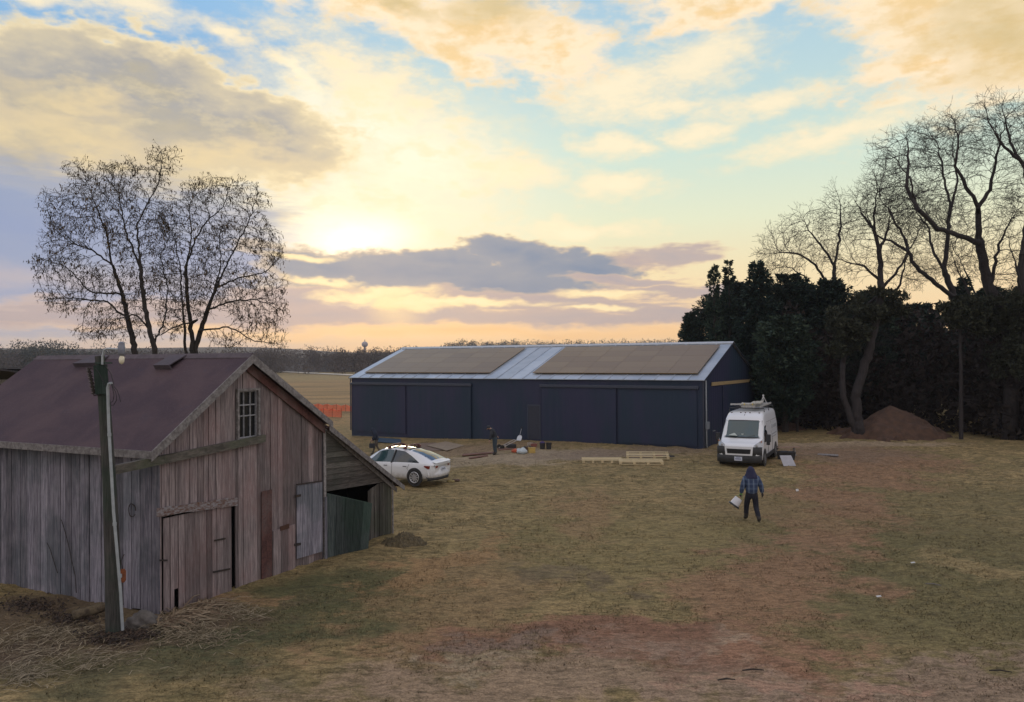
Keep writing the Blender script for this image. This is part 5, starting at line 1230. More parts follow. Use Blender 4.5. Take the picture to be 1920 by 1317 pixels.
def flat_board(name, label, q, th, mat, grp=None, cat='board', lift=0.02):
    P = [at(*s) for s in q]; c_ = sum(P) / 4; t = MB(); t.slab([Vector((x[0] - c_[0], x[1] - c_[1], 0)) for x in P], (0, 0, th)); o = t.build(name, mat, bevel=.004); o.location = (c_[0], c_[1], c_[2] + lift); return tag(o, label, cat, grp)
flat_board('plywood_sheet', 'large pale plywood sheet lying flat behind the car', [(800, 838), (838, 846), (871, 836), (836, 830)], .03, PLY, 'plywood sheets behind the car', 'plywood', .03)
flat_board('plywood_sheet', 'brown plywood sheet half under the pale one behind the car', [(772, 834), (806, 846), (848, 842), (818, 831)], .02, simple('brown sheet', (.20, .14, .10), rough=.9), 'plywood sheets behind the car', 'plywood', .005)
flat_board('blue_tarp', 'folded blue grey tarpaulin on the ground at the foot of the leftmost sliding door', [(702, 830), (752, 832), (752, 825), (702, 823)], .05, simple('blue tarp', (.035, .07, .11), (.05, .09, .14), rough=.5), None, 'tarp')
for q, lab in (([(866, 857), (930, 850), (931, 848), (868, 854)], 'long reddish plank on the ground left of the bending person'), ([(880, 862), (915, 856), (913, 854), (879, 860)], 'short reddish plank nearest the camera by the bending person'), ([(935, 846), (965, 843), (963, 841), (934, 844)], 'reddish plank between the bending person and the tool pile')):
    flat_board('plank', lab, q, .04, simple('reddish wet board', (.20, .10, .065), (.14, .07, .05), rough=.8), 'reddish planks by the tool pile', 'plank')
flat_board('plank', 'long dark board lying on the dirt right of the van, toward the soil heap', [(1533, 855), (1572, 857), (1572, 855), (1534, 853)], .05, W_TRIM, None, 'plank')
# scoop shovel against the wall
s0 = MF.gy(972, 834, -.55); w0 = MF.w(s0[0], -.55, float(gz(*MF.w(s0[0], -.55, 0)[:2]))); hd = MF.gy(979, 801, -.05)
sv = thing('scoop_shovel', 'white scoop shovel leaning against the navy wall left of the small door', 'shovel', w0); tp = MF.w(hd[0], -.08, hd[2]) - w0
up = Vector(tp.tolist()); u = up.normalized(); sd = Vector(MF.X.tolist()); nn = u.cross(sd).normalized()
mb = MB(); V = []
for i, (t_, w_) in enumerate(((0.02, .16), (.12, .17), (.28, .165), (.38, .10))):
    for k in range(5): s_ = -1 + k / 2; V.append(u * t_ + sd * s_ * w_ + nn * (.035 * abs(s_) ** 2))
mb.add(V, [(i * 5 + k, i * 5 + k + 1, i * 5 + 6 + k, i * 5 + 5 + k) for i in range(3) for k in range(4)]); V2 = [v_ - nn * .006 for v_ in V]; mb.add(V2, [(i * 5 + 5 + k, i * 5 + 6 + k, i * 5 + 1 + k, i * 5 + k) for i in range(3) for k in range(4)])
mb.build('blade', simple('white aluminium scoop', (.62, .66, .70), (.52, .55, .6), rough=.4, metal=.2), sv, smooth='all')
mb = MB(); mb.tube([u * .36, u * (up.length - .12)], .017, 6); mb.build('shaft', simple('pale shaft', (.45, .47, .5), rough=.5), sv)
mb = MB(); e_ = u * (up.length - .12); mb.tube([e_, e_ + u * .05 + sd * .06, e_ + u * .13 + sd * .055, e_ + u * .13 - sd * .055, e_ + u * .05 - sd * .06, e_], .016, 6); mb.build('grip', BLACKP, sv)
def bucket(label, px, py, mat, s=1.0, grp=None, lid=None):
    p = at(px, py); t = thing('bucket', label, 'bucket', p, 0, grp); mb = MB(); mb.lathe([(.12 * s, 0), (.13 * s, .01), (.155 * s, .34 * s), (.165 * s, .35 * s), (.165 * s, .37 * s), (.145 * s, .37 * s), (.12 * s, .03)], (0, 0, 0), 18); mb.build('shell', mat, t, smooth=True)
    mb = MB(); mb.tube([(-.165 * s, 0, .33 * s), (-.12 * s, -.12 * s, .28 * s), (0, -.17 * s, .25 * s), (.12 * s, -.12 * s, .28 * s), (.165 * s, 0, .33 * s)], .006, 4); mb.build('handle', IRON, t)
    if lid: mb = MB(); mb.lathe([(.17 * s, .36 * s), (.12 * s, .42 * s), (.06 * s, .46 * s), (.01, .47 * s)], (0, 0, 0), 14); mb.build('contents', lid, t, smooth=True)
    return t
bucket('black bucket heaped with a purple cloth, left of the plain black one', 1017, 843, BLACKP, 1.0, 'black buckets right of the small door', simple('purple cloth', (.06, .04, .12), rough=.9))
bucket('plain black bucket, the right one of the pair near the small door', 1029, 843, BLACKP, 1.0, 'black buckets right of the small door')
# tool pile
def bag(name, label, cat, px, py, col_, d, h, grp=None, rz=0):
    p = at(px, py); bm = bmesh.new(); bmesh.ops.create_icosphere(bm, subdivisions=3, radius=1)
    sd_ = px * .37
    for v_ in bm.verts:
        n_ = v_.co.normalized(); k_ = 1 + .18 * math.sin(n_.x * 4 + sd_) * math.cos(n_.y * 5 + sd_) + .08 * math.sin(n_.z * 11 + n_.y * 9 + sd_)
        v_.co = Vector((n_.x * d[0] * k_, n_.y * d[1] * k_, max(0, (n_.z * .6 + .4) * h * k_)))
    me = bpy.data.meshes.new(name); bm.to_mesh(me); bm.free(); me.materials.append(simple(name + ' cloth', col_, rough=.75, bump=.4, bscale=12))
    for q_ in me.polygons: q_.use_smooth = True
    o = link(bpy.data.objects.new(name, me)); o.location = p; o.rotation_euler[2] = rz; return tag(o, label, cat, grp)
bag('cloth_bundle', 'bright orange red cloth bundle at the left of the tool pile', 'bundle', 969, 849, (.55, .10, .04), (.28, .2), .20)
bag('plastic_bag', 'pale blue white plastic bag in the middle of the tool pile', 'bag', 979, 851, (.55, .62, .64), (.30, .22), .30, rz=.5)
bag('tool_bag', 'small black tool bag behind the white plastic bag', 'bag', 986, 845, (.02, .02, .025), (.22, .16), .22)
def crate(name, label, cat, px, py, d, mat, rz=0, open_=False):
    p = at(px, py); t = thing(name, label, cat, p, rz); mb = MB(); mb.box((0, 0, d[2] / 2), d); mb.build('box_body', mat, t, bevel=.012)
    mb = MB(); mb.box((0, 0, d[2] + .012), (d[0] + .03, d[1] + .03, .03)); mb.build('lid', mat, t, bevel=.008); mb = MB(); mb.tube([(-.08, 0, d[2] + .02), (-.07, 0, d[2] + .08), (.07, 0, d[2] + .08), (.08, 0, d[2] + .02)], .01, 5); mb.build('handle', BLACKP, t); return t
YEL = simple('yellow tool plastic', (.55, .38, .10), (.45, .3, .08), rough=.5)
crate('tool_case', 'yellow tan tool case at the right end of the tool pile', 'tool case', 997, 850, (.34, .24, .28), YEL, .3)
crate('tool_case', 'small dark brown tool case just left of the yellow one', 'tool case', 991, 847, (.25, .2, .24), simple('brown tool plastic', (.12, .07, .04), rough=.5), -.2)
crate('cardboard_box', 'small pale box on the ground against the wall by the small door', 'box', 994, 838, (.30, .22, .20), simple('pale card', (.45, .38, .30), rough=.9), .2)
crate('toolbox', 'reddish toolbox beside the pale box near the small door', 'toolbox', 1001, 839, (.34, .22, .18), simple('faded red tin', (.28, .10, .08), rough=.5), .1)
p = at(951, 842); wb = thing('hand_truck', 'small tipped hand cart frame lying behind the bending person', 'cart', p, .4)
mb = MB(); mb.tube([(-.45, -.2, .05), (-.1, -.2, .22), (.5, -.2, .48)], .025, 6); mb.tube([(-.45, .2, .05), (-.1, .2, .22), (.5, .2, .48)], .025, 6); mb.tube([(.5, -.2, .48), (.5, .2, .48)], .025, 6)
for t_ in (.1, .35, .6): mb.tube([(-.45 + t_, -.2, .05 + t_ * .43), (-.45 + t_, .2, .05 + t_ * .43)], .018, 5)
mb.build('frame', simple('pale frame', (.38, .35, .32), rough=.5), wb)
for s_ in (-1, 1): mb = MB(); mb.lathe([(.06, -.03), (.13, -.03), (.13, .03), (.06, .03)], (-.4, s_ * .24, .13), 14, Matrix.Rotation(R(90), 3, 'X')); mb.build('wheel', TYRE, wb)
mb = MB(); mb.box((.25, 0, .16), (.5, .36, .2)); mb.build('tray', BLACKP, wb, bevel=.03)
bag('red_rag', 'small dark red rag behind the pallets', 'rag', 1239, 856, (.16, .02, .02), (.35, .2), .14)
bag('cloth_bundle', 'dark rag lying at the right behind the pallets', 'bundle', 1254, 858, (.02, .02, .02), (.3, .2), .10)
for i, (px, py, lab) in enumerate(((845, 905, 'small yellowish stick bundle on the grass just behind the car'), (855, 903, 'small brown clod on the grass right behind the car'))): bag('clod', lab, 'clod', px, py, ((.35, .27, .10), (.12, .07, .05))[i], (.16, .12), .10, 'clods behind the car')
# by the van
p = at(1474, 862); t = thing('storage_tote', 'black open tote standing on the ground right of the van', 'tote', p, R(-12))
mb = MB(); mb.slab([(-.36, -.22, 0), (.36, -.22, 0), (.42, -.26, .38), (-.42, -.26, .38)], (0, .02, 0)); mb.slab([(-.36, .22, 0), (.36, .22, 0), (.42, .26, .38), (-.42, .26, .38)], (0, -.02, 0)); mb.slab([(-.36, -.2, 0), (-.36, .2, 0), (-.42, .24, .38), (-.42, -.24, .38)], (.02, 0, 0)); mb.slab([(.36, -.2, 0), (.36, .2, 0), (.42, .24, .38), (.42, -.24, .38)], (-.02, 0, 0)); mb.slab([(-.36, -.2, .0), (.36, -.2, 0), (.36, .2, 0), (-.36, .2, 0)], (0, 0, .02))
mb.build('tote_body', BLACKP, t); mb = MB(); mb.box((-.1, 0, .34), (.3, .3, .16)); mb.box((.2, .03, .30), (.2, .25, .2)); mb.build('contents', DJ, t, bevel=.03); mb = MB(); mb.box((0, -.27, .37), (.86, .03, .04)); mb.box((0, .27, .37), (.86, .03, .04)); mb.build('rim', BLACKP, t)
p = at(1479, 874); o = MB(); o.slab([(-.28, -.12, .01), (.30, -.12, .01), (.20, .22, .44), (-.34, .22, .44)], (0, .03, .02)); o = o.build('metal_sheet', simple('grey white sheet', (.42, .42, .45), (.36, .36, .39), rough=.5), bevel=.01); o.location = p; tag(o, 'grey white panel leaning on the black tote right of the van', 'panel')
p = at(1468, 856); sh_ = thing('sawhorse', 'pale board resting across a low trestle behind the black tote', 'trestle', p, R(5))
mb = MB(); mb.box((.1, 0, .46), (1.5, .22, .035)); mb.build('top_board', simple('pinkish board', (.36, .24, .18), rough=.8), sh_)
for xx in (-.5, .6):
    for s_ in (-1, 1): mb = MB(); mb.tube([(xx, s_ * .18, 0), (xx, s_ * .04, .44)], .025, 5); mb.build('leg', W_TRIM, sh_)
# orange safety fence
OR = None; m_, T, b = mat_new('orange safety netting'); b.inputs['Base Color'].default_value = (.85, .14, .045, 1); b.inputs['Roughness'].default_value = .6; OR = m_
def fence_seg(label, a, c_, z0, z1, n):
    A = at(*a); C = at(*c_); t = thing('safety_fence', label, 'fence', (A[0], A[1], A[2]), 0, 'orange netting fence beyond the navy barn')
    d = C - A; L_ = np.linalg.norm(d[:2]); nn_ = int(L_ / .16); ex = np.array([-d[1], d[0], 0]) / L_ * .01
    mb = MB(); f = lambda s_: z0 + (z1 - z0) - .12 * math.sin(s_ * math.pi * n) ** 2
    for k in range(9):
        pts = [d * s_ + np.array([0, 0, .08 + (f(s_) - .08) * k / 8]) for s_ in np.linspace(0, 1, 10 * n)]
        mb.tube(pts, .028 if k in (0, 8) else .02, 3, cap=False)
    for i in range(nn_ + 1):
        s_ = i / nn_; q = d * s_; mb.slab([q + np.array([0, 0, .08]), q + d / L_ * .05 + np.array([0, 0, .08]), q + d / L_ * .05 + np.array([0, 0, f(s_)]), q + np.array([0, 0, f(s_)])], ex)
    mb.build('netting', OR, t)
    for i in range(n + 1): q = d * i / n; mb = MB(); mb.tube([q, q + np.array([0, 0, z1 + .1])], .02, 5); mb.build('stake', IRON, t)
fence_seg('near run of orange netting fence slanting beside the navy barn', (575, 780), (640, 784), .05, .80, 4); fence_seg('far run of orange netting fence meeting the barn corner', (580, 769), (666, 773), .05, .70, 5)

# ================================================================== TREES
BARK = simple('dark bark', (.045, .038, .032), (.028, .024, .022), scale=3, rough=.95, stretch=(4, 4, 1), bump=.5, bscale=10)
BARK2 = simple('grey brown bark', (.046, .038, .037), (.024, .021, .021), scale=3, rough=.95, stretch=(5, 5, .8), bump=.7, bscale=8)
def leafmat(name, c1, c2, c3):
    m, T, b = mat_new(name); a = T.new('ShaderNodeAttribute', attribute_name='rnd').outputs['Fac']
    c = T.ramp(a, [(0, c1), (.5, c2), (1, c3)]); T.put(b.inputs['Base Color'], c); b.inputs['Roughness'].default_value = .75; b.inputs['Specular IOR Level'].default_value = .2
    return m
def resample(P, step):
    P = np.array(P, float); d = np.r_[0, np.cumsum(np.linalg.norm(np.diff(P, axis=0), axis=1))]; n = max(2, int(d[-1] / step) + 1); t = np.linspace(0, d[-1], n)
    return np.stack([np.interp(t, d, P[:, k]) for k in range(3)], 1)
def grow(stems, attr, step, infl, kill, iters, jit=.25, r=None):
    """space colonisation from guided stems; stems: list of (points, parent_stem or None)"""
    r = r or rng
    N = []; PAR = []
    stem_ids = []
    for pts, par in stems:
        pts = resample(pts, step); pts[1:-1] += r.normal(0, step * .10, pts[1:-1].shape)
        if par is None: prev = -1
        else:
            ids = stem_ids[par]; arr = np.array([N[i] for i in ids]); prev = ids[int(np.argmin(((arr - pts[0]) ** 2).sum(1)))]
        ids = []
        for p in pts: N.append(p); PAR.append(prev); prev = len(N) - 1; ids.append(prev)
        stem_ids.append(ids)
    N = np.array(N); PAR = list(PAR)
    A = np.array(attr); D = np.full(len(A), 1e9); I = np.zeros(len(A), int); OLD = D.copy(); AGE = np.zeros(len(A), int)
    def upd(new, base):
        for s in range(0, len(A), 1500):
            d = np.linalg.norm(A[s:s + 1500, None] - new[None], axis=2); j = d.argmin(1); m = d[np.arange(len(j)), j]; w = m < D[s:s + 1500]
            D[s:s + 1500][w] = m[w]; I[s:s + 1500][w] = base + j[w]
    upd(N, 0)
    for it in range(iters):
        act = D < infl
        if not act.any(): break
        ids = I[act]; v = A[act] - N[ids]; v /= np.linalg.norm(v, axis=1)[:, None] + 1e-9
        u, inv = np.unique(ids, return_inverse=True); S = np.zeros((len(u), 3)); np.add.at(S, inv, v)
        S /= np.linalg.norm(S, axis=1)[:, None] + 1e-9; pp_ = np.array(PAR)[u]; pd_ = N[u] - N[np.maximum(pp_, 0)]; pd_ /= np.linalg.norm(pd_, axis=1)[:, None] + 1e-9; S += .55 * pd_ + r.normal(0, jit, S.shape); S /= np.linalg.norm(S, axis=1)[:, None] + 1e-9
        new = N[u] + S * step; base = len(N); N = np.vstack([N, new]); PAR += list(u)
        upd(new, base); AGE = np.where(act & (D > OLD - .01), AGE + 1, 0); k = (D > kill) & (AGE < 3); A = A[k]; D = D[k]; I = I[k]; AGE = AGE[k]; OLD = D.copy()
        if len(A) == 0 or len(N) > 40000: break
    return N, np.array(PAR), stem_ids
def radii(N, PAR, r0, ex, rmax):
    n = len(N); acc = np.zeros(n)
    for i in range(n - 1, -1, -1):
        if acc[i] == 0: acc[i] = r0 ** ex
        if PAR[i] >= 0: acc[PAR[i]] += acc[i]
    rr = acc ** (1 / ex); return r0 + (rmax - r0) * ((rr - r0) / (rr.max() - r0)) ** 1.08 if rmax else rr
def branches_mesh(name, N, PAR, RR, mat, parent, big=.05):
    idx = np.where(PAR >= 0)[0]; A = N[PAR[idx]]; B = N[idx]; ra = np.minimum(RR[PAR[idx]], RR[idx] * 1.5); rb = RR[idx]
    d = B - A; L_ = np.linalg.norm(d, axis=1)[:, None] + 1e-9; t = d / L_; A = A - t * (ra[:, None] * .4)
    h = np.where(np.abs(t[:, 2:3]) < .9, np.array([[0, 0, 1.0]]), np.array([[1.0, 0, 0]])); u = np.cross(t, h); u /= np.linalg.norm(u, axis=1)[:, None]; w = np.cross(t, u)
    out = []
    for sel, k in ((rb >= big, 8), (rb < big, 3)):
        if not sel.any(): continue
        a = np.arange(k) * 2 * math.pi / k; c = np.cos(a)[None, :, None]; s = np.sin(a)[None, :, None]
        ring = u[sel][:, None] * c + w[sel][:, None] * s
        V = np.concatenate([A[sel][:, None] + ring * ra[sel][:, None, None], B[sel][:, None] + ring * rb[sel][:, None, None]], 1).reshape(-1, 3)
        m = sel.sum(); b0 = (np.arange(m) * 2 * k)[:, None]; j = np.arange(k)[None]
        F = np.stack([b0 + j, b0 + (j + 1) % k, b0 + k + (j + 1) % k, b0 + k + j], 2).reshape(-1, 4)
        out.append((V, F))
    V = np.vstack([o[0] for o in out]); off = 0; Fs = []
    for o in out: Fs.append(o[1] + off); off += len(o[0])
    return V, np.vstack(Fs)
def ell_pts(n, c, rad, r, surf=.0):
    v = r.normal(size=(n, 3)); v /= np.linalg.norm(v, axis=1)[:, None]; q = r.random(n) ** (1 / 3)
    if surf: q = surf + (1 - surf) * q
    return np.array(c) + v * q[:, None] * np.array(rad)
def bare_tree(label, cat_name, stems_px, Y0, crowns, nattr, step, base_z=0, depth=.25, twig=.3, r0=.006, ex=2.15, rmax=None, trunk_r=.05, mat=BARK, leaves=0, leafm=None, seed=1, group=None, infl=2.2, kill=.42, jit=.25, ntw=2):
    r = np.random.default_rng(seed)
    stems = []
    for pts, par, dys in stems_px:
        P = [atY(px, py, Y0 + dy) for (px, py), dy in zip(pts, dys)]; stems.append((P, par))
    attr = []
    tot = sum(c[2] * c[3] for c in crowns)
    for (px, py, rx, ry) in crowns:
        c = atY(px, py, Y0); s = Y0 / FPX; attr.append(ell_pts(int(nattr * rx * ry / tot), c, (rx * s, (rx + ry) / 2 * s * depth * 2, ry * s), r, .15))
    attr = np.vstack(attr)
    N, PAR, ids = grow(stems, attr, step, infl, kill, 90, jit, r)
    RR = radii(N, PAR, r0, ex, rmax); hz = np.clip(N[:, 2] / N[:, 2].max(), 0, 1); RR = r0 + (RR - r0) * (1 - .55 * hz ** .9)
    for sid, (pts_, par_) in zip(ids, stems):
        k_ = rmax * (.62 if par_ is None else .26); tt = np.linspace(0, 1, len(sid)); RR[sid] = np.maximum(RR[sid], k_ * (1 - tt) ** .9 + r0)
    # twigs off the thin wood
    tips = np.where(RR < r0 * 3.2)[0]; P_ = []; Q_ = []; 
    base = len(N); NN = [N]; PP_ = [PAR]; R_ = [RR]
    for g in range(ntw):
        sel = tips if g == 0 else np.arange(base0, base0 + cnt); 
        reps = 2 if g == 0 else 2
        src = np.repeat(sel, reps); cur = np.vstack(NN); par = np.concatenate(PP_)
        d0 = cur[src] - cur[np.maximum(par[src], 0)]; d0 /= np.linalg.norm(d0, axis=1)[:, None] + 1e-9
        d = d0 + r.normal(0, .55, d0.shape); d /= np.linalg.norm(d, axis=1)[:, None]
        new = cur[src] + d * twig * r.uniform(.5, 1.1, (len(src), 1)) * (.8 ** g)
        base0 = len(cur); cnt = len(new); NN.append(new); PP_.append(src); R_.append(np.full(len(new), r0 * (.75 - .15 * g)))
    N = np.vstack(NN); PAR = np.concatenate(PP_); RR = np.concatenate(R_)
    b0 = stems[0][0][0]; t = thing(cat_name, label, 'tree', (b0[0], b0[1], base_z), 0, group)
    loc = np.array([b0[0], b0[1], base_z])
    trunk_r = min(trunk_r, .3 * RR.max()); big = (RR >= trunk_r); V, F = branches_mesh('x', N - loc, np.where(big, PAR, -1), RR, mat, t); big_mesh('trunk', V, F, mat, t, smooth=True)
    V, F = branches_mesh('x', N - loc, np.where(~big, PAR, -1), RR, mat, t); cr = big_mesh('crown', V, F, mat, t)
    if leaves:
        sel = r.choice(np.where(RR < r0 * 1.2)[0], leaves); p = N[sel] - loc + r.normal(0, .04, (leaves, 3)); k = 0
        s = r.uniform(.016, .042, leaves)[:, None]; a = r.normal(size=(leaves, 3)); a[:, 2] *= .3; a /= np.linalg.norm(a, axis=1)[:, None]
        dn = np.array([[0, 0, -1.0]]) + r.normal(0, .35, (leaves, 3)); V = np.stack([p - a * s * .5, p + a * s * .5, p + a * s * .35 + dn * s * 2.2, p - a * s * .35 + dn * s * 2.2], 1).reshape(-1, 3)
        big_mesh('leaves', V, np.arange(4 * leaves).reshape(-1, 4), leafm, t, rnd=r.random(leaves))
    return t
Z = lambda n, a=0.0, b=0.0: list(np.linspace(a, b, n))
LEAFB = leafmat('dry brown leaves', (.05, .035, .018), (.10, .066, .028), (.16, .10, .035))
# twin tree behind the old barn
YT = 31.0
L1 = [([(262, 850), (254, 662), (230, 554), (211, 498), (201, 436), (180, 386), (160, 330)], None, Z(7, 0, .8)),
      ([(288, 850), (291, 662), (270, 572), (262, 484), (257, 421), (277, 380), (298, 345), (304, 290)], None, Z(8, 0, -.6)),
      ([(212, 498), (175, 470), (130, 455), (95, 420)], 0, Z(4, 0, 1)), ([(226, 552), (170, 548), (127, 502), (75, 484)], 0, Z(4, 0, -1)),
      ([(240, 600), (200, 565), (140, 560), (92, 560)], 0, Z(4, 0, .5)), ([(262, 500), (238, 440), (225, 380), (215, 340)], 1, Z(4, 0, 1.2)), ([(282, 620), (255, 590), (215, 600), (190, 625)], 1, Z(4, 0, -1)),
      ([(288, 650), (310, 600), (315, 540), (300, 480), (330, 420)], 1, Z(5, 0, 1.0))]
bare_tree('left of the twin bare trees behind the old barn, its crown leaning left', 'bare_tree', L1, YT,
          [(190, 390, 70, 55), (115, 385, 42, 32), (150, 330, 26, 30), (195, 330, 30, 28), (240, 345, 30, 50), (295, 320, 22, 50), (322, 300, 13, 24), (95, 500, 36, 26), (130, 450, 50, 45), (250, 440, 55, 60), (120, 560, 44, 26), (165, 540, 50, 50), (175, 620, 40, 20), (225, 600, 50, 36), (260, 530, 50, 50), (72, 487, 12, 8), (285, 400, 30, 40)], 7500, .18, twig=.22, r0=.0066, ex=2.0, rmax=.15, leaves=7500, leafm=LEAFB, seed=3, group='twin bare trees behind the old barn', infl=1.8, kill=.215, jit=.14, ntw=2)
L2 = [([(352, 850), (349, 662), (344, 589), (340, 519), (330, 450), (302, 408)], None, Z(6, .6, 1.2)),
      ([(364, 850), (361, 655), (353, 572), (348, 505), (365, 450), (389, 414), (421, 387), (430, 340)], None, Z(8, .6, -.4)),
      ([(372, 850), (366, 652), (389, 582), (410, 530), (435, 477), (456, 435), (473, 400), (482, 360)], None, Z(8, .6, .4)),
      ([(389, 582), (430, 565), (480, 562), (525, 580)], 2, Z(4, 0, -.8)), ([(375, 620), (430, 612), (476, 640), (520, 645)], 2, Z(4, 0, .4)), ([(405, 540), (450, 520), (500, 510), (530, 475)], 2, Z(4, 0, 1)),
      ([(348, 505), (360, 440), (355, 390), (365, 350)], 1, Z(4, 0, .8)), ([(370, 600), (330, 612), (295, 630), (265, 622)], 1, Z(4, 0, -1)), ([(392, 575), (415, 500), (412, 440), (425, 400)], 2, Z(4, 0, -1.2))]
bare_tree('right of the twin bare trees behind the old barn, crown spreading right toward the sunset', 'bare_tree', L2, YT + .8,
          [(360, 380, 30, 45), (400, 370, 36, 45), (440, 370, 24, 40), (478, 380, 22, 38), (470, 440, 50, 40), (505, 480, 32, 24), (400, 450, 60, 50), (335, 440, 36, 45), (500, 540, 40, 28), (440, 540, 60, 50), (520, 570, 20, 18), (480, 600, 50, 30), (515, 635, 28, 18), (430, 630, 50, 20), (370, 540, 60, 60), (330, 590, 40, 40), (310, 500, 26, 40), (322, 400, 26, 36)], 7500, .18, twig=.22, r0=.0066, ex=2.0, rmax=.15, leaves=7500, leafm=LEAFB, seed=5, group='twin bare trees behind the old barn', infl=1.8, kill=.215, jit=.14, ntw=2)
# big bare trees at the right
gr = 'tall bare trees at the edge of the wood'
YB = 46.5
bare_tree('tallest bare tree at the right with a forked black trunk and a huge open crown', 'bare_tree',
          [([(1893, 832), (1897, 690), (1876, 564), (1858, 548), (1845, 500), (1834, 436), (1834, 389)], None, Z(7, 0, .5)), ([(1834, 389), (1860, 346), (1866, 300), (1882, 240), (1890, 205)], 0, Z(5, 0, 1)),
           ([(1834, 389), (1813, 351), (1791, 314), (1797, 266), (1790, 230)], 0, Z(5, 0, -1)), ([(1829, 455), (1791, 439), (1754, 426), (1722, 394), (1706, 335), (1680, 300), (1650, 280)], 0, Z(7, 0, -2.5)),
           ([(1722, 394), (1700, 350), (1705, 290), (1700, 250)], 3, Z(4, -1.5, -.5)), ([(1858, 548), (1868, 480), (1885, 430), (1912, 390)], 0, Z(4, 0, 1.2)), ([(1868, 590), (1840, 600), (1812, 540), (1780, 470)], 0, Z(4, 0, 1.5))], YB,
          [(1860, 280, 60, 70), (1790, 280, 60, 75), (1710, 300, 70, 62), (1680, 370, 60, 50), (1760, 370, 70, 60), (1880, 380, 45, 70), (1830, 470, 80, 60), (1890, 500, 40, 60)], 5200, .36, twig=.5, r0=.0105, ex=2.1, rmax=.44, trunk_r=.10, mat=BARK2, seed=11, group=gr, infl=3.2, kill=.5, jit=.14, ntw=3)
bare_tree('bare tree with a straight upright stem and curved low limbs left of the tallest one', 'bare_tree',
          [([(1822, 826), (1812, 640), (1791, 564), (1770, 505), (1776, 452), (1781, 383), (1770, 335), (1758, 270)], None, Z(8, 0, .5)), ([(1785, 555), (1754, 532), (1712, 495), (1696, 447), (1668, 400), (1650, 370)], 0, Z(6, 0, -1.5)),
           ([(1772, 510), (1748, 470), (1742, 430), (1720, 400)], 0, Z(4, 0, 1.5)), ([(1781, 400), (1795, 340), (1785, 280), (1790, 240)], 0, Z(4, 0, 1)), ([(1700, 470), (1670, 452), (1640, 440), (1625, 400)], 1, Z(4, -1, 0)), ([(1812, 640), (1840, 580), (1815, 520), (1790, 470), (1775, 430)], 0, Z(5, 0, 2))], YB + 13,
          [(1755, 270, 60, 50), (1700, 400, 60, 60), (1650, 400, 45, 55), (1760, 420, 60, 60), (1740, 500, 60, 35), (1670, 330, 40, 40)], 3600, .36, twig=.5, r0=.0105, ex=2.1, rmax=.40, trunk_r=.10, mat=BARK2, seed=12, group=gr, infl=3.2, kill=.5, jit=.14, ntw=3)
bare_tree('leaning double-trunk bare tree standing just left of the brown soil heap', 'bare_tree',
          [([(1612, 812), (1603, 745), (1632, 650), (1652, 562), (1652, 489), (1638, 426), (1644, 345), (1640, 330)], None, Z(8, 0, 0)), ([(1604, 810), (1582, 745), (1578, 690), (1590, 640), (1600, 600), (1640, 560), (1685, 540), (1702, 480), (1690, 430)], None, Z(9, 0, 1.0)),
           ([(1652, 530), (1620, 500), (1585, 490), (1560, 480)], 0, Z(4, 0, -1)), ([(1640, 430), (1615, 400), (1600, 370)], 0, Z(3, 0, .8)), ([(1655, 540), (1690, 500), (1720, 440), (1735, 410)], 0, Z(4, 0, -1.4)), ([(1650, 470), (1668, 420), (1668, 380)], 0, Z(3, 0, 1))], YB + 1,
          [(1645, 390, 50, 50), (1690, 440, 50, 50), (1610, 430, 40, 50), (1620, 490, 60, 35), (1690, 510, 50, 30), (1650, 350, 26, 22)], 3200, .36, twig=.5, r0=.0105, ex=2.1, rmax=.33, trunk_r=.10, mat=BARK2, seed=13, group=gr, infl=3.0, kill=.48, jit=.14, ntw=3)
bare_tree('smaller bare tree rising out of the evergreens with arched left branches', 'bare_tree',
          [([(1582, 812), (1574, 700), (1564, 560), (1562, 527), (1568, 479), (1577, 426), (1574, 373), (1566, 352)], None, Z(8, 0, 0)), ([(1562, 540), (1545, 520), (1526, 495), (1494, 474), (1457, 474), (1430, 480)], 0, Z(6, 0, -1)),
           ([(1560, 560), (1530, 560), (1510, 520), (1480, 500), (1448, 505)], 0, Z(5, 0, 1)), ([(1565, 500), (1540, 460), (1515, 430), (1500, 400)], 0, Z(4, 0, .5)), ([(1545, 560), (1500, 550), (1470, 540), (1450, 530)], 2, Z(4, 0, .5))], YB + 12,
          [(1500, 440, 50, 40), (1470, 490, 55, 30), (1570, 400, 26, 45), (1540, 470, 40, 40), (1450, 460, 30, 30), (1520, 410, 30, 25)], 2800, .36, twig=.5, r0=.011, ex=2.1, rmax=.30, trunk_r=.10, mat=BARK2, seed=14, group=gr, infl=3.0, kill=.48, jit=.14, ntw=3)
bare_tree('bare tree cut off by the right edge of the picture, its crown reaching highest', 'bare_tree',
          [([(1935, 838), (1930, 700), (1916, 560), (1917, 480), (1930, 400), (1922, 314), (1898, 277), (1880, 210)], None, Z(8, 0, 0)), ([(1930, 400), (1950, 320), (1935, 260), (1930, 200)], 0, Z(4, 0, 1)), ([(1912, 300), (1870, 260), (1850, 220), (1845, 190)], 0, Z(4, 0, -1)), ([(1916, 560), (1905, 500), (1890, 440)], 0, Z(3, 0, -1))], YB - 1.5,
          [(1900, 230, 50, 50), (1945, 260, 50, 70), (1930, 370, 40, 60), (1860, 220, 30, 40), (1960, 200, 50, 30)], 3000, .36, twig=.5, r0=.0105, ex=2.1, rmax=.32, trunk_r=.10, mat=BARK2, seed=15, group=gr, infl=3.0, kill=.48, jit=.14, ntw=3)

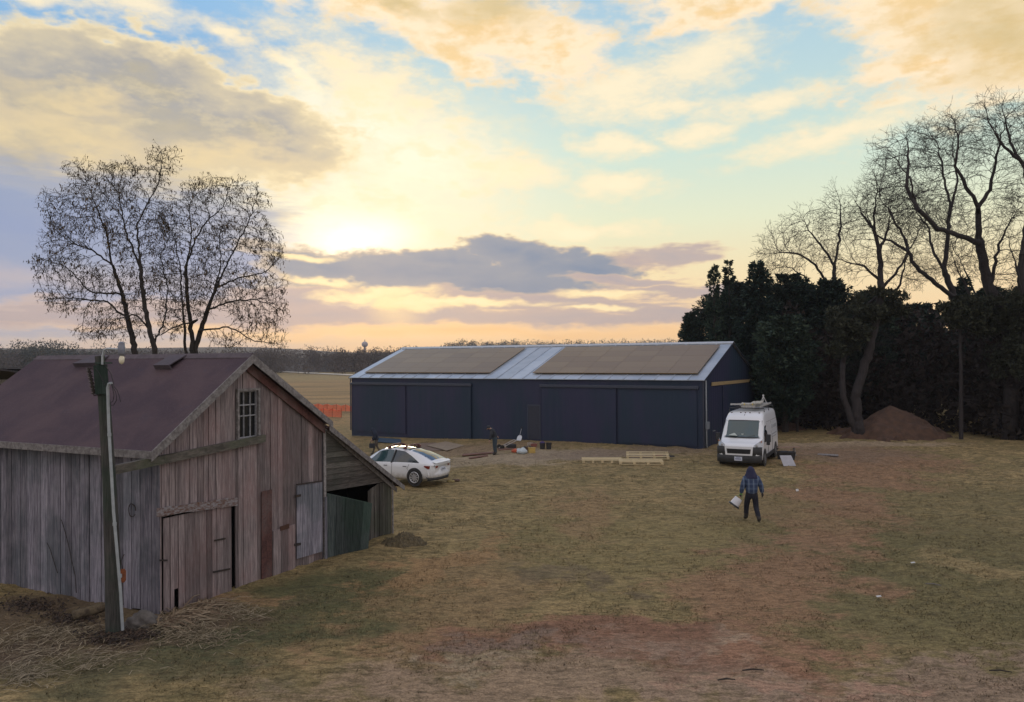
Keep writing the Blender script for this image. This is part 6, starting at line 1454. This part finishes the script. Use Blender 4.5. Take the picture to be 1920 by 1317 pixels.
# evergreens: trunk, and a crown of many small sprays
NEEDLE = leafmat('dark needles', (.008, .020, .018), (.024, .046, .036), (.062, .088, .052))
NEEDLE3 = leafmat('olive brown needles', (.018, .022, .015), (.036, .042, .027), (.066, .068, .040))
NEEDLE2 = leafmat('brownish undergrowth', (.018, .014, .012), (.034, .026, .022), (.055, .042, .032))
def sprays(C, Dv, size, r, k=1):
    n = len(C); d = Dv + r.normal(0, .45, (n, 3)); d /= np.linalg.norm(d, axis=1)[:, None]; u = np.cross(d, r.normal(size=(n, 3))); u /= np.linalg.norm(u, axis=1)[:, None]
    s = size * r.uniform(.5, 1.2, (n, 1)); V = np.stack([C - u * s * .32, C + d * s * .5 - u * s * .05, C + d * s, C + d * s * .35 + u * s * .36], 1)
    return V.reshape(-1, 3), np.arange(4 * n).reshape(-1, 4)
def evergreen(label, px, top_py, Y, halfw_px, n, seed, shape='cone', zb=.8, mat=NEEDLE, size=.40, group='evergreens massed behind the van', name='evergreen_tree'):
    r = np.random.default_rng(seed); top = atY(px, top_py, Y); H = top[2]; W_ = halfw_px * Y / FPX
    t = thing(name, label, 'tree', (top[0], Y, 0), 0, group)
    mb = MB(); mb.tube([(0, 0, 0), (.05, 0, H * .5), (0, 0, H * .97)], [.22, .13, .02], 7); mb.build('trunk', BARK, t, smooth=True)
    n = int(n * 1.5); nb = max(30, n // 55); zf = r.random(nb) ** .72; az_ = r.random(nb) * 6.283
    prof = {'cone': lambda f: (1 - f) ** .55 * (.6 + .4 * np.minimum(1, f * 4 + .35)), 'dome': lambda f: np.sqrt(np.clip(1 - f ** 2.2, 0, 1)) * (.6 + .4 * np.minimum(1, f * 3)), 'spire': lambda f: (1 - f) ** .5 * .9}[shape]
    Lb = W_ * prof(zf) * r.uniform(.6, 1.15, nb) + .15
    P = []; Dd = []
    for i in range(nb):
        m = max(10, int(55 * Lb[i] / W_ * 1.3)); s = r.random(m) ** .75; rise = -.18 if shape == 'cone' else .35
        z0 = zb + zf[i] * (H - zb); lat = r.normal(0, .18, m) * (1.1 - s * .6) * Lb[i] * .8
        x = np.cos(az_[i]) * s * Lb[i] - np.sin(az_[i]) * lat; y = np.sin(az_[i]) * s * Lb[i] + np.cos(az_[i]) * lat
        z = z0 + rise * s * Lb[i] + .14 * (s ** 2) * Lb[i] + r.normal(0, .10, m)
        P.append(np.stack([x, y, z], 1)); Dd.append(np.tile([np.cos(az_[i]) * .8, np.sin(az_[i]) * .8, .25 if shape != 'cone' else .05], (m, 1)))
    P = np.vstack(P); Dd = np.vstack(Dd); P[:, 2] = np.clip(P[:, 2], .1, H + .1)
    V, F = sprays(P, Dd, size, r); toplit = np.clip(r.normal(r.uniform(.2, .62), .2, len(F)) + .25 * (P[:, 2] / H - .5), 0, 1)  # sprays painted lighter toward the top, as sky light on upper boughs
    big_mesh('crown', V, F, mat, t, rnd=toplit); return t
ev = [  # label, px, top, Y, halfwidth px, n, shape
    ('lowest outermost evergreen at the left tip of the wood, sloping to the barn roof', 1296, 590, 60, 24, 9000, 'dome'),
    ('thin twin-tipped cedar spire, the left one against the sky', 1338, 502, 57, 24, 5200, 'spire'), ('thin cedar spire just right of the first one', 1366, 492, 57.5, 20, 4600, 'spire'),
    ('broad evergreen with the highest dark top, directly above the gable of the navy barn', 1420, 494, 56, 62, 15000, 'cone'), ('rounded evergreen filling the gap behind the barn ridge', 1335, 556, 62, 50, 12000, 'dome'),
    ('dense evergreen right above the van roof', 1480, 520, 58, 62, 14000, 'dome'), ('low bushy evergreen with drooping boughs behind the van', 1470, 600, 52, 62, 12000, 'dome'), ('evergreen with a bumpy top behind the smaller bare tree', 1555, 530, 57, 58, 13000, 'dome'),
    ('evergreen mass behind the double-trunk tree', 1625, 552, 56, 56, 12000, 'dome'), ('low dark evergreen above the soil heap, left part', 1690, 580, 58, 50, 11000, 'cone'), ('low dark evergreen above the soil heap, right part', 1745, 585, 57, 50, 11000, 'cone'),
    ('small pointed spruce tip between the two tallest bare trees', 1805, 520, 60, 40, 9000, 'cone'), ('evergreen behind the trunk of the tallest bare tree', 1860, 545, 56, 54, 12000, 'dome'), ('evergreen at the right edge of the picture', 1915, 540, 54, 50, 11000, 'cone'),
    ('small dark evergreen right behind the gable corner of the navy barn', 1400, 640, 60, 50, 8000, 'dome'),
    ('broad dark evergreen joining the two cedar spires to the highest top', 1378, 535, 60, 50, 11000, 'dome'), ('dark evergreen behind the one above the van roof', 1515, 538, 63, 60, 10000, 'dome'),
    ('rounded dark evergreen between the double-trunk tree and the slim pale trunk', 1655, 560, 62, 60, 10000, 'dome'), ('dark evergreen low in the gap right of the slim pale trunk', 1830, 590, 63, 60, 10000, 'dome'), ('dark evergreen behind the pair above the soil heap', 1720, 575, 64, 60, 9000, 'dome')]
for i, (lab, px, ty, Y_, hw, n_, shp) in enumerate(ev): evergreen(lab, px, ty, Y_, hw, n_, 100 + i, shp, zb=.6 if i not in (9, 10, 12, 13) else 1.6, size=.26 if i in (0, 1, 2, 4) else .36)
def front_evergreens(tree, blobs, Y, n, seed):        # evergreen bushes in front of the trunks, parented to the bare tree
    r = np.random.default_rng(seed); P = []
    for (px, py, rx, ry) in blobs:
        c = atY(px, py, Y); s_ = Y / FPX; nb = 16
        for k in range(nb): cc = ell_pts(1, c, (rx * s_, rx * s_ * .6, ry * s_), r, .4)[0]; P.append(ell_pts(n // (nb * len(blobs)), cc, (rx * s_ * .38, rx * s_ * .38, ry * s_ * .3), r))
    P = np.vstack(P); V, F = sprays(P, np.tile([0, -.2, .25], (len(P), 1)), .28, r); V = V - np.array(tree.location)
    big_mesh('front_evergreens', V, F, NEEDLE3, tree, rnd=np.clip(r.normal(.45, .25, len(F)), 0, 1))
bt = {o_['label'].split()[0] + o_['label'].split()[1]: o_ for o_ in scene.objects if o_.get('category') == 'tree' and o_.name.startswith('bare_tree') and 'straight' not in o_['label']}
front_evergreens(bt['leaningdouble-trunk'], [(1600, 600, 46, 42), (1650, 575, 46, 30), (1575, 640, 30, 30)], YB + 1, 9000, 301)
front_evergreens(bt['tallestbare'], [(1850, 590, 50, 36), (1875, 640, 40, 60), (1800, 590, 40, 30)], YB, 9000, 302)
front_evergreens(bt['baretree'], [(1925, 580, 40, 50), (1915, 660, 30, 50)], YB - 1.5, 5000, 303)
# slim bare trunks in front of the wood
def slim(label, px, py, top_py, w, seed, mat=BARK2):
    p = gnd(px, py); Y = p[1]; H = atY(px, top_py, Y)[2]; r = np.random.default_rng(seed)
    t = thing('slim_tree', label, 'tree', p, 0, 'slim trunks at the edge of the wood'); mb = MB(); mb.tube([(0, 0, -.05), (.05, 0, H * .5), (-.02, 0, H)], [w, w * .8, w * .4], 8); mb.build('trunk', mat, t, smooth=True)
    mb = MB()
    for k in range(26):
        z = H * (.15 + .85 * r.random()); a = r.random() * 6.28; l = r.uniform(.5, 1.6); q = [(0, 0, z), (math.cos(a) * l * .5, math.sin(a) * l * .5, z - .05), (math.cos(a) * l, math.sin(a) * l, z - .3 * l * r.random())]; mb.tube(q, [.02, .014, .006], 4)
    mb.build('crown', mat, t)
slim('slim pale straight trunk standing right of the soil heap', 1802, 824, 560, .13, 1); slim('short slim dead trunk between the van and the double-trunk tree', 1495, 810, 700, .09, 2)
# brush along the wood's foot
r = np.random.default_rng(5); n = 36000; X = r.uniform(16.5, 47, n); Yb = np.maximum(41, 53.0 - (X - 19.4) * .86) + 1.2 + r.random(n) * 9 + np.where(X < 18.5, 3, 0) + np.where(np.abs(X - 25.5) < 3.2, 3.6, 0); Zb = r.random(n) ** 1.2 * (5.8 + 2.0 * np.sin(X * .7) + 1.2 * np.sin(X * 2.3))
V, F = sprays(np.stack([X, Yb, Zb], 1), np.tile([0, -.2, .4], (n, 1)), .55, r); o = big_mesh('underbrush', V, F, NEEDLE2, rnd=np.clip(r.normal(.35, .22, n), 0, 1)); tag(o, 'dark tangled underbrush filling the foot of the wood', 'underbrush', kind='stuff')
n = 9000; X = r.uniform(22, 62, n); Yb = 66 + r.random(n) * 14; Zb = r.random(n) * (7.5 + 1.5 * np.sin(X * .5))
V, F = sprays(np.stack([X, Yb, Zb], 1), np.tile([0, 0, .5], (n, 1)), .8, r); o = big_mesh('deep_wood', V, F, NEEDLE, rnd=np.clip(r.normal(.3, .2, n), 0, 1)); tag(o, 'solid dark depth of the wood behind the nearer evergreens', 'wood', kind='stuff')
# fallen-twig texture of bare branches low in the wood
pts = []; mbt = []
n = 2600; X = r.uniform(18, 46, n); Yb = np.maximum(41, 53.0 - (X - 19.4) * .86) + r.uniform(.3, 3, n) + np.where(X < 18.5, 3, 0) + np.where(np.abs(X - 25.5) < 3.2, 3.2, 0); Zb = r.uniform(.3, 7, n); a = r.uniform(-.6, .6, n); L_ = r.uniform(.5, 2.0, n)
A = np.stack([X, Yb, Zb], 1); Bv = A + np.stack([np.cos(a) * L_ * np.sign(r.normal(size=n)), r.normal(0, .2, n), np.sin(a) * L_], 1); wv = np.array([[0, 0, .012]])
V = np.stack([A - wv, A + wv, Bv], 1).reshape(-1, 3); o = big_mesh('dead_branches', V, np.arange(3 * n).reshape(-1, 3), BARK2); tag(o, 'tangle of dead grey lower branches along the wood edge', 'branches', kind='stuff')

# soil heap
def heap(name, label, px, py, rx, ry, h, mat, seed, dy=0):
    p = gnd(px, py); nx_ = 70; xs = np.linspace(-1.25, 1.25, nx_); A_, B_ = np.meshgrid(xs, xs); rr_ = np.sqrt(A_ ** 2 + B_ ** 2)
    k = 1 + .22 * vnoise(A_ * 3 + seed, B_ * 3, 1.0) + .26 * vnoise(A_ * 9 + seed, B_ * 9, 1.0) + .5 * vnoise(A_ * 2.1 + seed, B_ * 2.3, 1.0)
    z = h * np.clip(1 - (rr_ * k), 0, 1) ** .85 + np.where(rr_ < 1.1, .12 * vnoise(A_ * 14, B_ * 14 + seed, 1.0) + .06 * vnoise(A_ * 34, B_ * 34 + seed, 1.0), 0) - .04 - .3 * np.clip(rr_ - 1.0, 0, 1)
    V = np.stack([A_.ravel() * rx, B_.ravel() * ry, z.ravel()], 1); I_ = np.arange(nx_ * nx_).reshape(nx_, nx_); F = np.stack([I_[:-1, :-1].ravel(), I_[:-1, 1:].ravel(), I_[1:, 1:].ravel(), I_[1:, :-1].ravel()], 1)
    o = big_mesh(name, V, F, mat, smooth=True); o.location = (p[0], p[1] + dy, float(gz(p[0], p[1]))); return tag(o, label, 'heap')
SOIL = simple('brown soil', (.105, .058, .036), (.062, .036, .024), scale=2.5, rough=.95, bump=.8, bscale=9)
heap('dirt_mound', 'large brown soil heap in front of the dark wood right of the double-trunk tree', 1703, 826, 3.3, 2.4, 1.95, SOIL, 1, 2.2)
heap('dirt_mound', 'small low hump of dirt by the van rear at the wood edge', 1480, 806, 1.1, .8, .6, SOIL, 4)
heap('brush_pile', 'tangled pile of dead grass and twigs by the open end of the lean-to', 757, 1020, .62, .4, .38, simple('dead grass heap', (.17, .135, .075), (.075, .06, .035), scale=14, rough=.95, bump=1, bscale=40), 7)

# ================================================================== FAR COUNTRY
FARL = leafmat('far woodland haze tint', (.075, .062, .062), (.105, .088, .082), (.14, .115, .10)); FARD = leafmat('far conifers haze tint', (.04, .052, .052), (.055, .068, .062), (.08, .086, .072))  # far foliage colours lightened to stand in for haze
def woods(name, label, x0, x1, Y, dY, hmean, per, mat, seed, base=0.0, leaf=1.0, prof=None, ntree=200):
    r = np.random.default_rng(seed); Vs = []; Fs = []; off = 0
    for i in range(ntree):
        x = r.uniform(x0, x1); y = Y + r.random() * dY; pk = prof(x) if prof else 1.0; h = hmean * pk * r.uniform(.75, 1.15); w = h * r.uniform(.28, .5); m = per
        v = r.normal(size=(m, 3)); v /= np.linalg.norm(v, axis=1)[:, None]; q = r.random(m)[:, None] ** .5
        C = np.array([x, y, base + h * .52]) + v * q * np.array([w, w, h * .5]); Vv, Ff = sprays(C, v * .6 + np.array([0, 0, .3]), leaf, r); Vs.append(Vv); Fs.append(Ff + off); off += len(Vv)
    V = np.vstack(Vs); F = np.vstack(Fs); o = big_mesh(name, V, F, mat, rnd=np.clip(np.repeat(r.normal(.45, .2, ntree), per) + r.normal(0, .15, ntree * per), 0, 1)); return tag(o, label, 'woodland', kind='stuff')
woods('far_woodland', 'brown bare woodland beyond the straw field behind the barns', -230, 60, 330, 60, 10.0, 300, FARL, 21, leaf=.8, ntree=520)
woods('far_conifers', 'dark conifers on the far hill left of the old barn', -330, -175, 330, 60, 14.0, 420, FARD, 22, leaf=1.1, ntree=110, prof=lambda x: .78 + .22 * math.sin(x * .05))
woods('far_conifers', 'thin line of conifers on the skyline above the navy barn roof', -60, 210, 640, 60, 12.0, 170, FARD, 23, base=8, leaf=1.3, ntree=190)
woods('far_woodland', 'brush scattered along the edge of the straw field', -150, 10, 285, 25, 3.2, 60, FARL, 24, leaf=.9, ntree=90)
# hills
xs = np.linspace(-1100, 1100, 120); V = []; 
for k, (Y_, f) in enumerate(((350, .0), (400, .75), (470, 1.05), (900, 1.7), (1400, 1.2))):
    for x in xs: V.append((x, Y_, -.6 + f * (8.5 + 2.2 * math.sin(x * .006 + 1) + 1.3 * math.sin(x * .017) + (5 if x < -200 else 0) * min(1, max(0, (-x - 200) / 120)))))
n_ = len(xs); F = [(k * n_ + i, k * n_ + i + 1, (k + 1) * n_ + i + 1, (k + 1) * n_ + i) for k in range(4) for i in range(n_ - 1)]
o = big_mesh('hills', V, F, simple('wooded hills', (.07, .06, .058), (.045, .043, .045), scale=.05, rough=1), smooth=True); tag(o, kind='structure')
# pale farm road across the field
mb = MB(); a = gnd(500, 697, -.4); c_ = gnd(700, 707, -.4); d = (c_ - a); a = a - d * .5; c_ = c_ + d * .5; mb.slab([a + np.array([0, 0, .05]), c_ + np.array([0, 0, .05]), c_ + np.array([0, 7, .05]), a + np.array([0, 7, .05])], (0, 0, .25))
o = mb.build('road', simple('pale road', (.62, .58, .50), (.5, .47, .42), rough=.8)); tag(o, kind='structure')
# water tower on the skyline
p = atY(684, 646, 820); wt_ = thing('water_tower', 'tiny round water tower on the skyline left of the navy barn roof', 'water tower', (p[0], 820, 8))
zz = p[2] - 8; mb = MB(); mb.lathe([(.5, -3.2), (1.6, -2.8), (3.0, -1.6), (3.4, 0), (3.0, 1.6), (1.7, 2.7), (.5, 3.1)], (0, 0, zz), 18); mb.build('tank', simple('tank paint', (.42, .38, .40), (.36, .33, .35), rough=.5), wt_, smooth=True)
mb = MB(); mb.lathe([(1.6, 0), (1.1, 4), (.9, zz - 3.0)], (0, 0, 0), 10); mb.build('stem', simple('tank stem', (.25, .22, .22)), wt_); mb = MB(); mb.tube([(0, 0, zz + 3.0), (0, 0, zz + 5)], .35, 5); mb.build('mast', IRON, wt_)

# dry stalks and straw at the foot of the old barn, bark scraps, litter
def stalks(name, label, regions, n, seed, mat, Lr=(.15, .5), w=.006):
    r = np.random.default_rng(seed); V = []; 
    for i in range(n):
        px, py, rx, ry = regions[r.integers(len(regions))]; q = r.normal(size=2) * .5; p = gnd(px + q[0] * rx, py + q[1] * ry)
        L_ = r.uniform(*Lr); a = r.normal(0, .7) + (.2 if r.random() < .6 else 1.5); d = np.array([math.cos(a), math.sin(a), r.uniform(0, .25)]); s = np.array([-math.sin(a), math.cos(a), .3]) * w * r.uniform(.6, 1.5)
        z = r.uniform(.01, .07); A_ = p + np.array([0, 0, z]); M1 = A_ + d * L_ * .5 + np.array([0, 0, .03 * r.random()]); B_ = A_ + d * L_ * np.array([1, 1, .2]) + s * r.normal() * 3
        V += [A_ - s, A_ + s, M1 + s, M1 - s, M1 - s, M1 + s, B_ + s * .3, B_ - s * .3]
    V = np.array(V); o = big_mesh(name, V, np.arange(len(V)).reshape(-1, 4), mat, rnd=r.random(len(V) // 4)); return tag(o, label, 'dry stalks', kind='stuff')
STRAW = leafmat('dead stalks', (.09, .068, .042), (.20, .16, .098), (.34, .28, .19))
stalks('dry_stalks', 'scattered dead stalks and straw on the ground below the old barn', [(60, 1215, 110, 30), (160, 1240, 110, 26), (330, 1180, 60, 16), (370, 1200, 90, 20), (430, 1150, 60, 14), (30, 1270, 60, 25), (100, 1190, 80, 16)], 1900, 31, STRAW, (.1, .4), .005)
stalks('fallen_vines', 'bundle of fallen vines and sticks heaped under the sagging barn door', [(345, 1160, 30, 8), (380, 1143, 34, 8), (310, 1176, 26, 8)], 220, 32, leafmat('vine wood', (.12, .08, .05), (.22, .16, .10), (.34, .27, .18)), (.3, .9), .012)
stalks('dark_debris', 'dark crumbled leaf litter at the pole foot', [(200, 1200, 60, 14), (60, 1140, 60, 14), (130, 1165, 50, 14), (250, 1195, 40, 8)], 1500, 33, leafmat('leaf litter', (.02, .016, .014), (.05, .036, .028), (.09, .06, .04)), (.03, .1), .016)
def vine(name, label, pts):
    mb = MB(); P = [OB.w(*S(*q, -.05)) for q in pts]; 
    mb.tube(P, [.009] * len(P), 4); o = mb.build(name, BARK); return tag(o, label, 'vine', 'dead vines on the side wall of the old barn')
vine('vine', 'longer dead vine stem climbing the middle of the barn side wall', [(143, 1112), (141, 1080), (134, 1050), (128, 1020), (120, 990), (115, 975)]); vine('vine', 'short dead vine stem left of the longer one on the barn side wall', [(108, 1075), (100, 1050), (94, 1030), (88, 1018)])
for i, (px, py, lab) in enumerate(((1495, 924, 'small white scrap standing in the grass right of the walking person'), (1648, 1124, 'small flat white scrap on the green grass right of the dirt track'), (1712, 1060, 'tiny pale scrap high on the right-hand grass'))):
    p = gnd(px, py); mb = MB(); mb.slab([(-.05, -.03, .0), (.05, -.02, .01), (.045, .03, .02 + .06 * (i == 0)), (-.05, .03, .01 + .06 * (i == 0))], (0, 0, .006)); o = mb.build('litter', simple('white scrap', (.6, .6, .58), rough=.7)); o.location = (p[0], p[1], .05); tag(o, lab, 'litter', 'white scraps in the grass')
for i, (px, py, L_, a, lab) in enumerate(((1362, 1280, .28, .1, 'dark stick lying on the gravel at the bottom centre right'), (1412, 1262, .35, .05, 'thin brown stick just above the darker one on the gravel'), (1876, 1264, .32, -.2, 'dark stick on the gravel in the lower right corner'), (1750, 1100, .30, -.5, 'pale stick on the green grass at the right'))):
    p = gnd(px, py); mb = MB(); mb.tube([(-L_ / 2, 0, 0), (0, .02, .01), (L_ / 2, -.01, 0)], [.012, .014, .008], 5); o = mb.build('stick', W_TRIM if i == 3 else BARK); o.location = (p[0], p[1], .045); o.rotation_euler[2] = a; tag(o, lab, 'stick', 'fallen sticks on the ground')

# evening haze in the air
hz_ = MB(); hz_.box((0, 700, 16), (2600, 1500, 38)); 
hm = bpy.data.materials.new('haze'); hm.use_nodes = True; HT = NT(hm.node_tree); HT.n.clear(); ho = HT.new('ShaderNodeOutputMaterial'); pv = HT.new('ShaderNodeVolumePrincipled')
pv.inputs['Color'].default_value = (.80, .82, .90, 1); pv.inputs['Density'].default_value = .00026; pv.inputs['Anisotropy'].default_value = .3; HT.l.new(pv.outputs[0], ho.inputs['Volume'])
o = hz_.build('haze', hm); tag(o, kind='stuff')
